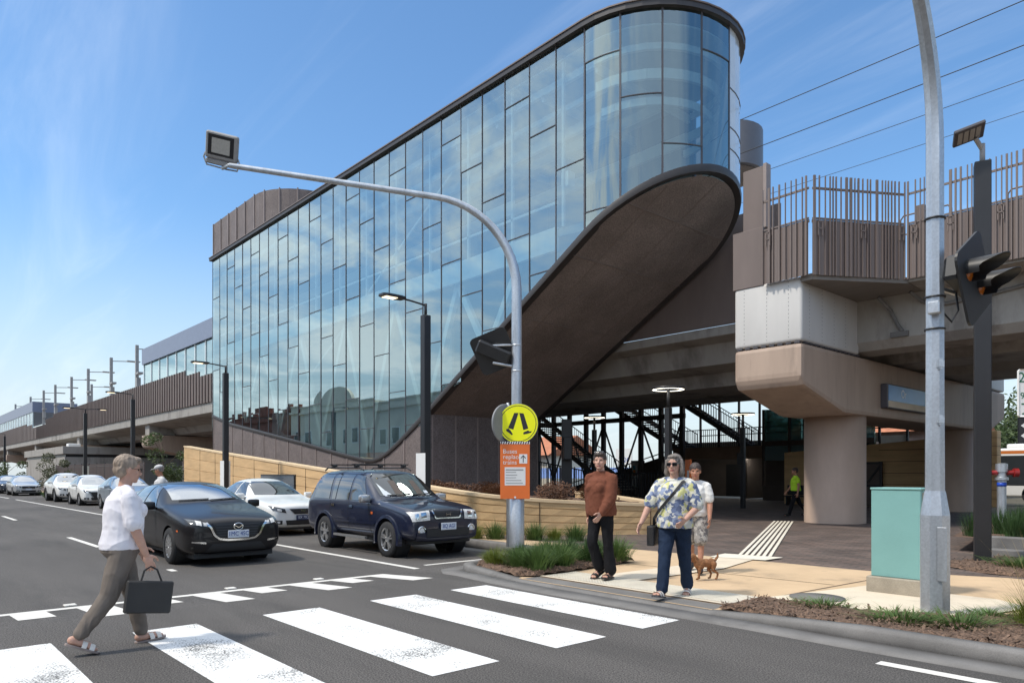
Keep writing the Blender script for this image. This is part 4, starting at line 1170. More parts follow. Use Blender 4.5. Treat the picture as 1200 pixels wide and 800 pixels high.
# ring lamps
def ring_lamp(label, x, y, h=3.98, boxes=False):
    e = empty('ring_lamp', (x, y, 0), 0, label, 'lamp', 'ring lamps under the viaduct')
    MB().box(-.085, .085, -.085, .085, 0, h - .55, .01).build('post', M['dark'], e)
    MB().tube([(0, 0, h - .6), (0, 0, h)], .05, 10).build('neck', M['dark'], e)
    rg = MB(); rg.lathe([(.36, h - .02), (.48, h - .02), (.48, h + .04), (.36, h + .04), (.36, h - .02)], 32, cap=False)
    for k in range(3): a = k * 2 * PI / 3; rg.bar((0, 0, h), (.38 * math.cos(a), .38 * math.sin(a), h), .03)
    r_ = rg.build('ring', M['dark'], e)
    MB().lathe([(.38, h - .025), (.46, h - .025)], 32, cap=False).build('ring_light', M['ringlamp'], r_)
    return e
ring_lamp('black ring topped lamp post standing beyond the end of the tan wall', -12.85, 17.6)
r2 = ring_lamp('black ring topped lamp post nearest the big round column', -16.2, 27.4)
MB().box(-.16, .16, -.2, -.11, 1.85, 2.35).build('equipment_box', M['dark'], r2)
ring_lamp('ring topped lamp post behind the dark display post', -21.5, 24.0)
dp = empty('display_post', (-20.6, 21.3, 0), R(-42), 'dark square post with display boxes behind the orange notice', 'display post')
MB().box(-.2, .2, -.2, .2, 0, 3.7, .01).build('post', M['dark'], dp)
for s_ in (-1, 1):
    b = MB(); b.box(.22 if s_ > 0 else -.75, .75 if s_ > 0 else -.22, -.16, .16, 2.05, 2.95, .015); b.build('display_box', M['dark'], dp)
MB().lathe([(.1, 0), (.13, .2)], 12, (-.35, 0, 3.2), 'Y').build('speaker', M['dark'], dp)
# posters and totems
pc = empty('poster_case', (-29.9, 37.6, 0), 0, 'framed notice board with coloured posters on the dark stair wall', 'notice board')
MB().box(-.55, .55, 0, .06, .45, 2.35, .01).build('case', M['dark'], pc)
MB().box(-.45, .45, -.006, -.001, .55, 2.25).build('paper', M['white'], pc)
for (x0, x1, z0, z1, c) in ((-.36, -.16, 1.75, 2.0, (.05, .35, .45)), (-.36, -.16, 1.5, 1.74, (.75, .3, .05)), (-.36, -.16, 1.35, 1.49, (.4, .15, .08)), (.04, .24, 1.7, 2.0, (.05, .12, .06)), (.04, .24, 1.42, 1.69, (.45, .05, .3)), (-.45, .45, 1.2, 1.23, (.1, .1, .1)), (-.3, -.2, .6, 1.15, (.15, .15, .15)), (-.05, .05, .6, 1.15, (.2, .2, .2)), (.25, .32, .6, 1.15, (.2, .2, .2))):
    MB().box(x0, x1, -.010, -.007, z0, z1).build('poster_block', mat('poster', c, .6, var=.02), pc)
tt = empty('service_notice', (-15.6, 22.6, 0), R(-40), 'orange notice board standing in the shade behind the two women', 'sign')
MB().box(-.35, .35, -.03, .03, .1, 2.0, .01).build('board', M['sign_o'], tt)
MB().box(-.05, .2, -.034, -.031, 1.1, 1.6).build('paper', M['white'], tt)
MB().box(-.3, .3, -.1, .1, 0, .1).build('foot', M['dark'], tt)
bn = empty('litter_bin', (-17.2, 24.2, 0), R(-30), 'dark litter bin with a pale round badge in the shade', 'litter bin')
MB().box(-.28, .28, -.28, .28, 0, 1.25, .03).build('bin_body', M['dark'], bn)
MB().lathe([(.07, -.285), (.11, -.285)], 20, (0, 0, .95), 'Y', cap=False).build('badge', M['white'], bn)
sb = empty('bench_seat', (-15.9, 31.5, 0), 0, 'dark seat by the kiosk beside the worker in the lime vest', 'seat')
mb = MB(); mb.box(-.7, .7, 0, .5, .42, .48); mb.box(-.7, .7, .46, .52, .5, .95); mb.build('seat', M['dark'], sb)
for s_ in (-.55, .55): MB().box(s_ - .03, s_ + .03, .05, .45, 0, .42).build('leg', M['dark'], sb)
# railings near the planter
rl = empty('railing', (0, 0, 0), 0, 'dark upright railing on the slope between planter and entrance', 'railing')
mb = MB()
for k in range(64):
    x = -29.5 + k * .17; mb.box(x - .015, x + .015, 26.98, 27.02, .0, 1.5 + .9 * max(0, (-24 - x) / 6))
mb.build('upright', M['dark'], rl)
mb = MB(); mb.bar((-29.5, 27, 2.33), (-24, 27, 1.5), .05); mb.bar((-24, 27, 1.5), (-18.6, 27, 1.5), .05); mb.bar((-29.5, 27, .2), (-18.6, 27, .2), .04); mb.build('rail', M['dark'], rl)
# rammed earth walls, gate and house beyond the columns
w1 = empty('boundary_wall', (0, 0, 0), 0, 'shaded rammed earth wall between the two bridge columns', 'wall')
mb = MB(); mb.prism([(-17.4, 0), (-10.75, 0), (-10.75, 2.95), (-17.4, 2.5)], 33.2, 33.6, axis='Y'); mb.build('wall_body', M['timber'], w1)
mb = MB()
for k in range(5): mb.box(-13, -10.75, 33.18, 33.2, .5 + .5 * k, .52 + .5 * k)
mb.build('course_joint', M['joint'], w1)
gt = empty('metal_gate', (0, 0, 0), 0, 'dark braced metal gate in front of the shaded wall', 'gate')
mb = MB()
for x in (-15.4, -14.1, -12.8): mb.box(x - .05, x + .05, 32.9, 33.0, 0, 2.0)
for (a, b) in ((-15.4, -14.1), (-14.1, -12.8)): mb.box(a, b, 32.92, 32.98, 1.9, 2.0); mb.box(a, b, 32.92, 32.98, .9, 1.0); mb.bar((a, 32.95, .1), (b, 32.95, 1.9), .06)
mb.build('gate_frame', M['dark'], gt)
MB().box(-15.4, -12.8, 33.0, 33.03, .05, 1.95).build('gate_mesh', M['darkwall'], gt)
w2 = empty('boundary_wall', (0, 0, 0), 0, 'sunlit rammed earth pier right of the far bridge column', 'wall')
MB().box(-10.6, -9.35, 36.4, 36.95, 0, 3.35, .02).build('wall_body', M['timber'], w2)
mb = MB()
for k in range(8): mb.box(-10.605, -9.345, 36.392, 36.955, .38 + .38 * k, .395 + .38 * k)
mb.build('course_joint', M['joint'], w2)
M['brickh'] = brick_mat('house_brick', (.32, .22, .18), (.25, .17, .14), (.3, .27, .24), .24, .086, .012, .85, rot=(R(90), 0, 0))
ho = empty('brick_house', (0, 0, 0), 0, 'brick house with tiled roof peeping over the shaded wall', 'house')
MB().box(-24, -15.5, 50, 58, 0, 4.2).build('wall', M['brickh'], ho)
MB().prism([(49.4, 4.2), (58.6, 4.2), (54, 6.4)], -24.5, -15, axis='X').build('roof', M['roofred'], ho)
MB().box(-19, -17, 49.95, 49.99, 2.6, 3.6).build('window', M['windowdk'], ho)
oh = empty('orange_roof_house', (0, 0, 0), 0, 'white walled shop with orange roof glimpsed through the stairs', 'house')
MB().box(-70, -58.6, 58, 66, 0, 3.6).build('wall', M['creamlt'], oh)
MB().prism([(57.2, 3.6), (66.8, 3.6), (62, 6.0)], -70.6, -58.2, axis='X').build('roof', M['roofred'], oh)
bf = empty('banner_fence', (0, 0, 0), 0, 'blue and white banner along a fence far behind the stairs', 'banner')
MB().box(-60, -38, 55, 55.06, 1.0, 2.1).build('banner_sheet', mat('banner_blue', (.25, .38, .75), .6, var=.5, vs=1.6, stretch=(1, 1, .2)), bf)
mb = MB()
for k in range(12): mb.box(-60 + 2 * k - .04, -60 + 2 * k + .04, 54.9, 55, 0, 2.2)
mb.build('fence_post', M['dark'], bf)
bs_ = empty('sign_board', (0, 0, 0), 0, 'small white board lettered 2026 above the blue banner', 'sign')
MB().box(-43.9, -42.0, 52, 52.06, 2.3, 3.8).build('board', M['white'], bs_)
add_text('lettering', '2026', .62, M['inkblue'], frame((-42.95, 51.99, 2.75), (0, -1, 0)), bs_)
mb = MB(); mb.box(-43.6, -43.5, 52.06, 52.16, 0, 2.3); mb.box(-42.4, -42.3, 52.06, 52.16, 0, 2.3); mb.build('leg', M['dark'], bs_)

# ---- bus crossing behind, at right
M['busorange'] = mat('bus_orange', (.62, .18, .04), .35, coat=.4, var=.03)
bus = empty('bus', (-11.6, 41.5, 0), 0, 'white bus with orange roof stripe and dark windows at far right', 'bus')
MB().box(0, 11.5, 0, 2.5, .35, 2.72, .12, seg=3).build('body', M['white'], bus, smooth=35)
MB().box(.1, 11.4, -.006, 2.506, 2.45, 2.6).build('stripe', M['busorange'], bus)
MB().box(.1, 11.4, -.01, 2.51, .9, 2.36, .01).build('side_window', M['windowdk'], bus)
MB().box(-.012, .02, .15, 2.35, .95, 2.3, .005).build('windscreen', M['windowdk'], bus)
MB().box(1.2, 3.2, .5, 2.0, 2.72, 2.95, .08, seg=2).build('roof_unit', M['white'], bus)
M['tyre'] = mat('tyre_rubber', (.022, .022, .023), .8, var=.2, vs=20)
for x in (2.4, 8.6):
    for y in (.12, 2.38): MB().lathe([(.2, -.12), (.45, -.12), (.48, -.06), (.48, .06), (.45, .12), (.2, .12)], 24, (x, y, .48), 'Y').build('wheel', M['tyre'], bus, smooth=40)

# ---- left: small building, fence
sbld = empty('concrete_building', (0, 0, 0), 0, 'small pale banded concrete building under the viaduct at left', 'building')
MB().box(-112, -87, 15, 27, 0, 3.25, .02).build('wall', M['concrete'], sbld)
MB().box(-111.9, -87.1, 15.1, 26.9, 3.25, 3.55).build('dark_band', M['dark'], sbld)
MB().box(-112.2, -86.8, 14.8, 27, 3.55, 4.35, .02).build('roof_band', M['concrete'], sbld)
mb = MB(); mb.box(-92, -90.8, 16, 17.2, 4.35, 4.8, .1, seg=2); mb.build('roof_unit', M['white'], sbld)
fn = empty('picket_fence', (0, 0, 0), 0, 'brown upright bar fence behind the parked white cars', 'fence')
mb = MB()
for k in range(140):
    t = k / 139; x = -83 + 28 * t; y = 13.6 + .7 * t; mb.box(x - .035, x + .035, y - .03, y + .03, 0.05, 2.3)
mb.build('bar', M['brown'], fn)
mb = MB(); mb.bar((-83, 13.6, 2.1), (-55, 14.3, 2.1), .05, .07); mb.bar((-83, 13.6, .35), (-55, 14.3, .35), .05, .07)
for k in range(12): mb.box(-83 + k * 2.54 - .05, -83 + k * 2.54 + .05, 13.6 + k * .064 - .04, 13.6 + k * .064 + .04, 0, 2.36)
mb.build('rail', M['dark'], fn)
# far opposite side under viaduct: background houses to close the view
for i, (x0, x1, y0, h_, lab_) in enumerate(((-120, -88, 48, 5, 'pale house row far behind the left viaduct piers'), (-180, -130, 50, 5.5, 'low brick house far behind the left viaduct piers'), (-80, -62, 52, 4.6, 'red roofed house far behind the glass building'))):
    e = empty('brick_house', (0, 0, 0), 0, lab_, 'house')
    MB().box(x0, x1, y0, y0 + 9, 0, h_ * .62).build('wall', M['creamlt'] if i == 0 else M['brickh'], e)
    MB().prism([(y0 - .6, h_ * .62), (y0 + 9.6, h_ * .62), (y0 + 4.5, h_)], x0 - .6, x1 + .6, axis='X').build('roof', M['roofred'], e)
    for k in range(4):
        x = x0 + (x1 - x0) * (k + .4) / 4.2; MB().box(x, x + 1.8, y0 - .04, y0 - .01, .9, 2.3).build('window', M['windowdk'], e)

# ============================================================ SHOPS ACROSS THE STREET (mirrored in the glazing)
def shop(label, x0, x1, h, m, kind, seed):
    e = empty('shop_building', (0, 0, 0), 0, label, 'shop'); r = random.Random(seed)
    Y0 = -13
    MB().box(x0, x1, Y0 - 12, Y0, 0, h).build('wall', m, e)
    n_ = max(2, int((x1 - x0) / 4.2)); st = (x1 - x0) / n_
    for k in range(n_):
        cx = x0 + st * (k + .5)
        fr_ = MB().box(cx - .75, cx + .75, Y0 + .001, Y0 + .06, h * .5, h * .5 + 1.9).build('window', M['white'], e)
        MB().box(cx - .62, cx + .62, Y0 + .061, Y0 + .07, h * .5 + .12, h * .5 + 1.78).build('pane', M['windowdk'], fr_)
        MB().box(cx - st * .45, cx + st * .45, Y0 + .001, Y0 + .05, .4, 2.6).build('shop_window', M['windowdk'], e)
    MB().box(x0, x1, Y0, Y0 + 2.6, 3.0, 3.25).build('awning', M['darkwall'], e)
    mb = MB(); mb.box(x0 - .1, x1 + .1, Y0, Y0 + .25, h - .9, h - .65); mb.box(x0 - .1, x1 + .1, Y0 - .3, Y0 + .12, h, h + .15)
    if kind == 'step':
        for k in range(n_ + 1):
            x = x0 + st * k; mb.box(x - .5, x + .5, Y0 - .35, Y0 + .15, h, h + .9)
        mb.box((x0 + x1) / 2 - 2, (x0 + x1) / 2 + 2, Y0 - .3, Y0 + .1, h, h + 1.4)
    mb.build('parapet', m, e)
    if kind == 'arch':
        c = (x0 + x1) / 2; pts_ = [(c + 4.2 * math.cos(PI * k / 16), h + .15 + 2.0 * math.sin(PI * k / 16)) for k in range(17)]
        MB().prism(pts_, Y0 - .35, Y0 + .1, axis='Y').build('gable', m, e)
for a in (('red brick parapet shop row at the left of the reflections', -150, -118, 9.2, M['brickred'], 'step', 1), ('lower red brick shop beside the cream arched one', -117.5, -92, 9.9, M['brickred'], 'step', 2), ('cream shop with round arched gable across the street', -91.5, -74, 10.2, M['cream'], 'arch', 3), ('long pale rendered shop block across the street', -73.5, -42, 9.6, M['creamlt'], 'flat', 4), ('grey fronted low shop across the street behind the camera', -41.5, -20, 7, M['concrete'], 'flat', 5), ('brick shop across the street opposite the crossing', -19.5, 12, 8, M['brickred'], 'step', 6)):
    shop(*a)
pp_ = empty('power_pole', (-46, -9.2, 0), 0, 'timber power pole with cross arm across the street', 'power pole')
MB().lathe([(.2, 0), (.13, 11)], 10).build('pole', M['timber'], pp_); MB().box(-1.2, 1.2, -.06, .06, 10, 10.14).build('cross_arm', M['timber'], pp_)
# ============================================================ CARS
def paint(name, col, metal=.2, rough=.32):
    return mat(name, col, rough, metal, var=.03, vs=2, coat=.9)
M['p_black'] = paint('car_paint_black', (.013, .012, .013), 0, .3)
M['p_black'].node_tree.nodes['Principled BSDF'].inputs['Coat Weight'].default_value = .35; M['p_black'].node_tree.nodes['Principled BSDF'].inputs['Specular IOR Level'].default_value = .3
M['p_navy'] = paint('car_paint_navy', (.010, .014, .036), .1, .3)
M['p_white'] = paint('car_paint_white', (.78, .78, .75), 0, .35)
M['p_silver'] = paint('car_paint_silver', (.55, .57, .58), .45, .3)
M['p_bluegrey'] = paint('car_paint_blue_grey', (.30, .36, .42), .45, .3)
M['p_dark'] = paint('car_paint_dark_grey', (.06, .07, .09), .4, .3)
M['cargl'] = mat('car_glass', (.022, .027, .028), .03, var=.1, spec=1.0, coat=1)
M['cargl_sky'] = glass_mat('windscreen_sky', (.05, .06, .06), .42, 1.5, .5, .04, (.97, .98, .98))
M['trim'] = mat('black_trim', (.02, .02, .021), .55, var=.1)
M['clad'] = mat('grey_bumper_plastic', (.05, .053, .06), .5, var=.08)
M['chrome'] = mat('chrome', (.75, .75, .74), .12, 1, var=.03)
M['alloy'] = mat('alloy_wheel', (.55, .55, .55), .3, .8, var=.05)
M['lampgl'] = mat('headlamp_glass', (.74, .73, .70), .15, 0, var=.22, vs=22, coat=.6)
M['lampdk'] = mat('headlamp_inner', (.06, .065, .07), .15, .3, var=.3, vs=18, coat=1)
M['plate'] = mat('plate_white', (.62, .66, .72), .4, var=.03)
M['plateblk'] = mat('plate_black', (.03, .04, .09), .4, var=.03)
M['orangel'] = mat('orange_reflector', (.6, .12, .02), .3)
M['tail'] = mat('tail_lamp', (.3, .01, .01), .2, coat=1)

def car_shell(st, arches, paintm, root, name='body'):
    mb = MB(); rings = []
    for (x, zl, w, zb_, zt, wt, cab, crown) in st:
        if cab: p5 = (w * .955, zb_ + .035); p6 = (wt, zt - .045)
        else: p5 = (w * .93, zb_ + (zt - zb_) * .62); p6 = (wt, zt - .018)
        h = [(0, zl), (w * .72, zl), (w * .955, zl + .07), (w, zl + .48 * (zb_ - zl)), (w * .985, zb_), p5, p6, (wt * .55, zt), (0, zt + crown)]
        rings.append([(x, y, z) for y, z in h] + [(x, -y, z) for y, z in h[-2:0:-1]])
    mb.loft(rings)
    me = mb.mesh('shell')
    o = bpy.data.objects.new(name, me); COL.objects.link(o)
    s = o.modifiers.new('s', 'SUBSURF'); s.levels = 2; s.render_levels = 2
    apply_mods(o)
    cut = []
    for (ax, r, zc) in arches:
        for sy in (-1, 1):
            c = MB().lathe([(r, -.32), (r, .5)], 40, (ax, sy * .85, zc), 'Y').mesh('c')
            if sy < 0: c.transform(Matrix.Identity(4))
            co = bpy.data.objects.new('c', c); COL.objects.link(co)
            b = o.modifiers.new('b', 'BOOLEAN'); b.object = co; b.operation = 'DIFFERENCE'; b.solver = 'EXACT'
            cut.append(co)
    bpy.context.view_layer.update()
    apply_mods(o)
    for c in cut: bpy.data.objects.remove(c)
    o.data.materials.clear(); o.data.materials.append(paintm)
    for p in o.data.polygons: p.use_smooth = True
    o.data.set_sharp_from_angle(angle=R(38))
    bm = bmesh.new(); bm.from_mesh(o.data); bv = BVHTree.FromBMesh(bm); bm.free()
    o.parent = root
    return o, bv

def patch(bv, name, quads, axis, m, parent, off=.006, n=8, both=False, smooth=True):
    """a conforming piece of trim: quads given in the plane seen along the axis, laid on the body surface.
    both: one object on each side; windows and handles also one object per quad"""
    out = {}
    for sgn in ((1, -1) if both else (1,)):
        for qs in ([[q] for q in quads] if name in ('side_window', 'door_handle') else [quads]):
            mb = MB(); bm = mb.bm
            for q in qs:
                grid = []
                for i in range(n + 1):
                    row = []
                    for j in range(n + 1):
                        u, v = i / n, j / n
                        a, b = [q[0][k] * (1 - u) * (1 - v) + q[1][k] * u * (1 - v) + q[2][k] * u * v + q[3][k] * (1 - u) * v for k in (0, 1)]
                        if axis == 'F': o_, d_ = Vector((4, a * sgn, b)), Vector((-1, 0, 0))
                        elif axis == 'B': o_, d_ = Vector((-12, a * sgn, b)), Vector((1, 0, 0))
                        else: o_, d_ = Vector((a, 4 * sgn, b)), Vector((0, -sgn, 0))
                        hit = bv.ray_cast(o_, d_)
                        if hit[0] is None: hit = bv.find_nearest(Vector((-1.9, a * sgn, b)) if axis == 'F' else (Vector((-4, a * sgn, b)) if axis == 'B' else o_ - Vector((0, 3.2 * sgn, 0))))
                        nn = hit[1] if hit[1].dot(d_) < 0 else -hit[1]
                        row.append(bm.verts.new(hit[0] + (nn * .75 - d_ * .4) * off))
                    grid.append(row)
                for i in range(n):
                    for j in range(n):
                        f = bm.faces.new((grid[i][j], grid[i + 1][j], grid[i + 1][j + 1], grid[i][j + 1])); f.smooth = smooth
            out[sgn] = mb.build(name, m, parent[sgn] if isinstance(parent, dict) else parent)
    return out if both else out[1]

def strip(pts, w):
    """quads for a line of given width through 2D points"""
    out = []
    for a, b in zip(pts, pts[1:]):
        d = Vector((b[0] - a[0], b[1] - a[1])).normalized(); n = Vector((-d.y, d.x)) * w / 2
        out.append([(a[0] - n.x, a[1] - n.y), (b[0] - n.x, b[1] - n.y), (b[0] + n.x, b[1] + n.y), (a[0] + n.x, a[1] + n.y)])
    return out

def wheels(root, axles, track, r, tw, spokes=5, rimm='alloy', arch_r=None):
    for ax in axles:
        for sy in (-1, 1):
            y = sy * track
            w = MB().lathe([(0, -.06), (r * .62, -.06), (r * .62, .03), (0, .03)], 24, (ax, y, r), 'Y', cap=False).build('wheel', M['trim'], root)
            MB().lathe([(r * .64, -tw / 2), (r * .9, -tw / 2), (r * .985, -tw * .36), (r, -tw * .2), (r, tw * .2), (r * .985, tw * .36), (r * .9, tw / 2), (r * .64, tw / 2)], 36, (ax, y, r), 'Y', cap=False).build('tyre', M['tyre'], w, smooth=50)
            rm = MB(); yo = y + sy * (tw / 2 - .022)
            rm.lathe([(r * .60, 0), (r * .66, sy * .012), (r * .66, -sy * .1), (r * .58, -sy * .1), (r * .60, 0)], 32, (ax, yo, r), 'Y', cap=False)
            rm.lathe([(0, sy * .006), (r * .15, sy * .004), (r * .18, -sy * .03)], 16, (ax, yo, r), 'Y', cap=False)
            for k in range(spokes):
                a = 2 * PI * k / spokes + .3
                p0 = Vector((ax + .12 * r * math.cos(a), yo - sy * .008, r + .12 * r * math.sin(a))); p1 = Vector((ax + .62 * r * math.cos(a), yo - sy * .004, r + .62 * r * math.sin(a)))
                for da in (-.12, .12):
                    p2 = Vector((ax + .62 * r * math.cos(a + da * 1.3), yo - sy * .006, r + .62 * r * math.sin(a + da * 1.3)))
                    rm.bar(p0, p2, .03, r * .1, up=(0, 1, 0))
            rm.build('rim', M[rimm], w, smooth=40)
            if arch_r:
                MB().lathe([(arch_r - .006, -.30), (arch_r - .006, .0)] if sy > 0 else [(arch_r - .006, .0), (arch_r - .006, .30)], 32, (ax, sy * .84, r), 'Y', cap=False).build('wheel_liner', M['trim'], root)

def plate(root, x, z, text, dark=False, slope=0):
    f = frame((x, 0, z), (1, 0, slope))
    p = MB().box(-.186, .186, -.067, .067, -.012, 0, .006, f).build('number_plate', M['plateblk' if dark else 'plate'], root)
    add_text('plate_lettering', text, .105, M['plate' if dark else 'inkblue'], f @ Matrix.Translation((0, .004, .002)), p, sx=.88)

def mirror(root, x, y, z, m, s=1):
    for sy in (-1, 1):
        mb = MB(); mb.cbox((x, sy * (y + .07), z), (.13 * s, .22 * s, .15 * s), None, .045 * s, seg=2)
        o = mb.build('door_mirror', m, root, smooth=60)
        MB().bar((x - .02, sy * (y - .09), z - .06), (x, sy * (y + .02), z - .04), .05, .05).build('mirror_stalk', M['trim'], o)

# ---------- black hatchback waiting at the crossing
def car_black():
    root = empty('parked_car', (-12.45, 4.72, -.1), 0, 'black hatchback in the traffic lane behind the white top woman', 'car')
    root.name = 'hatchback_car'; root.scale = (.975, .975, .975)
    st = [(0.0, .34, .64, .62, .72, .56, 0, .01), (-.03, .24, .76, .66, .78, .66, 0, .02), (-.16, .18, .855, .70, .84, .72, 0, .025), (-.46, .17, .888, .76, .905, .76, 0, .03), (-.95, .17, .897, .83, .975, .77, 0, .03), (-1.26, .17, .897, .88, 1.02, .775, 0, .03),
          (-1.42, .17, .897, .91, 1.05, .775, 0, .03), (-1.55, .17, .897, .93, 1.12, .755, 1, .03), (-2.18, .17, .897, .95, 1.41, .66, 1, .03), (-2.7, .17, .897, .955, 1.45, .645, 1, .02), (-3.35, .17, .897, .97, 1.43, .63, 1, .02), (-3.85, .18, .89, 1.0, 1.35, .61, 1, .02), (-4.25, .2, .87, 1.02, 1.14, .64, 1, .02), (-4.42, .24, .82, .96, 1.03, .62, 0, .02), (-4.47, .3, .70, .84, .93, .54, 0, .01)]
    axl = (-.93, -3.63)
    body, bv = car_shell(st, [(-.93, .365, .33), (-3.63, .365, .33)], M['p_black'], root)
    wheels(root, axl, .785, .328, .21, 9, arch_r=.365)
    patch(bv, 'windscreen', [[(-.62, 1.115), (.62, 1.115), (.565, 1.395), (-.565, 1.395)]], 'F', M['cargl_sky'], root, n=14)
    patch(bv, 'side_window', [[(-1.83, 1.0), (-2.62, 1.0), (-2.62, 1.375), (-2.3, 1.35)], [(-2.68, 1.0), (-3.45, 1.01), (-3.4, 1.36), (-2.68, 1.38)], [(-3.5, 1.02), (-3.88, 1.06), (-3.72, 1.28), (-3.46, 1.33)]], 'S', M['cargl'], root, both=True)
    patch(bv, 'rear_window', [[(-.55, 1.1), (.55, 1.1), (.48, 1.32), (-.48, 1.32)]], 'B', M['cargl'], root)
    g = patch(bv, 'grille', [[(-.43, .755), (.43, .755), (.31, .50), (-.31, .50)]], 'F', M['trim'], root, n=10)
    patch(bv, 'grille_bar', [q for z in (.54, .585, .63, .675, .72) for q in strip([(-.37, z), (.37, z)], .012)], 'F', M['clad'], g, off=.014)
    patch(bv, 'chrome_wing', strip([(.53, .755), (.46, .68), (.40, .545), (.31, .475), (.17, .455), (-.17, .455), (-.31, .475), (-.40, .545), (-.46, .68), (-.53, .755)], .034), 'F', M['chrome'], root, off=.02)
    hl = patch(bv, 'headlight', [[(.49, .69), (.76, .735), (.80, .83), (.49, .765)]], 'F', M['lampdk'], root, both=True, n=10, off=.008)
    patch(bv, 'headlight_lens', [[(.61, .715), (.69, .73), (.69, .80), (.61, .785)], [(.52, .705), (.58, .712), (.58, .765), (.52, .758)]], 'F', M['lampgl'], hl, both=True, off=.014, n=3)
    patch(bv, 'lower_intake', [[(-.55, .26), (.55, .26), (.42, .40), (-.42, .40)]], 'F', M['trim'], root, n=10)
    patch(bv, 'bumper_edge', strip([(-.70, .245), (-.5, .222), (.5, .222), (.70, .245)], .018), 'F', M['chrome'], root, off=.014)
    patch(bv, 'fog_light', [[(.54, .40), (.76, .43), (.76, .455), (.54, .435)]], 'F', M['chrome'], root, both=True, n=4, off=.012)
    em = MB(); em.lathe([(.062, .05), (.078, .055), (.078, .045), (.062, .045), (.062, .05)], 28, (0, 0, 0), 'X', cap=False)
    em.xf(Matrix.Translation((.0, 0, .685)) @ Matrix.Diagonal((1, 1.15, .88, 1)))
    for s_ in (-1, 1): em.bar((.052, s_ * .07, .71), (.052, 0, .665), .012, .02, up=(1, 0, 0))
    em.build('emblem', M['chrome'], root)
    plate(root, .06, .555, '1MC 4SC')
    patch(bv, 'door_seam', strip([(-1.72, .98), (-1.66, .6), (-1.72, .3)], .012) + strip([(-2.65, .98), (-2.65, .3)], .012) + strip([(-3.5, 1.0), (-3.35, .6), (-3.2, .4)], .012), 'S', M['trim'], root, both=True, off=.004, n=6)
    patch(bv, 'door_handle', [[(-2.35, .865), (-2.55, .87), (-2.55, .895), (-2.35, .89)], [(-3.2, .885), (-3.4, .89), (-3.4, .915), (-3.2, .91)]], 'S', M['p_black'], root, both=True, off=.03, n=2)
    patch(bv, 'bonnet_seam', strip([(-.46, .70), (-.47, .74), (-.60, .82)], .008), 'F', M['trim'], root, both=True, off=.004, n=5)
    patch(bv, 'wiper', strip([(-.52, 1.105), (.02, 1.125)], .016) + strip([(.04, 1.105), (.56, 1.13)], .016), 'F', M['trim'], root, off=.018, n=4)
    patch(bv, 'tail_light', [[(.5, .82), (.74, .84), (.72, .95), (.5, .93)]], 'B', M['tail'], root, both=True, n=4)
    patch(bv, 'side_reflector', [[(-.42, .60), (-.5, .60), (-.5, .63), (-.42, .63)]], 'S', M['orangel'], root, both=True, n=2)
    mirror(root, -1.75, .92, 1.02, M['p_black'])
    MB().box(-4.35, -.15, -.7, .7, .14, .24).build('underbody', M['trim'], root)
    return root
car_black()

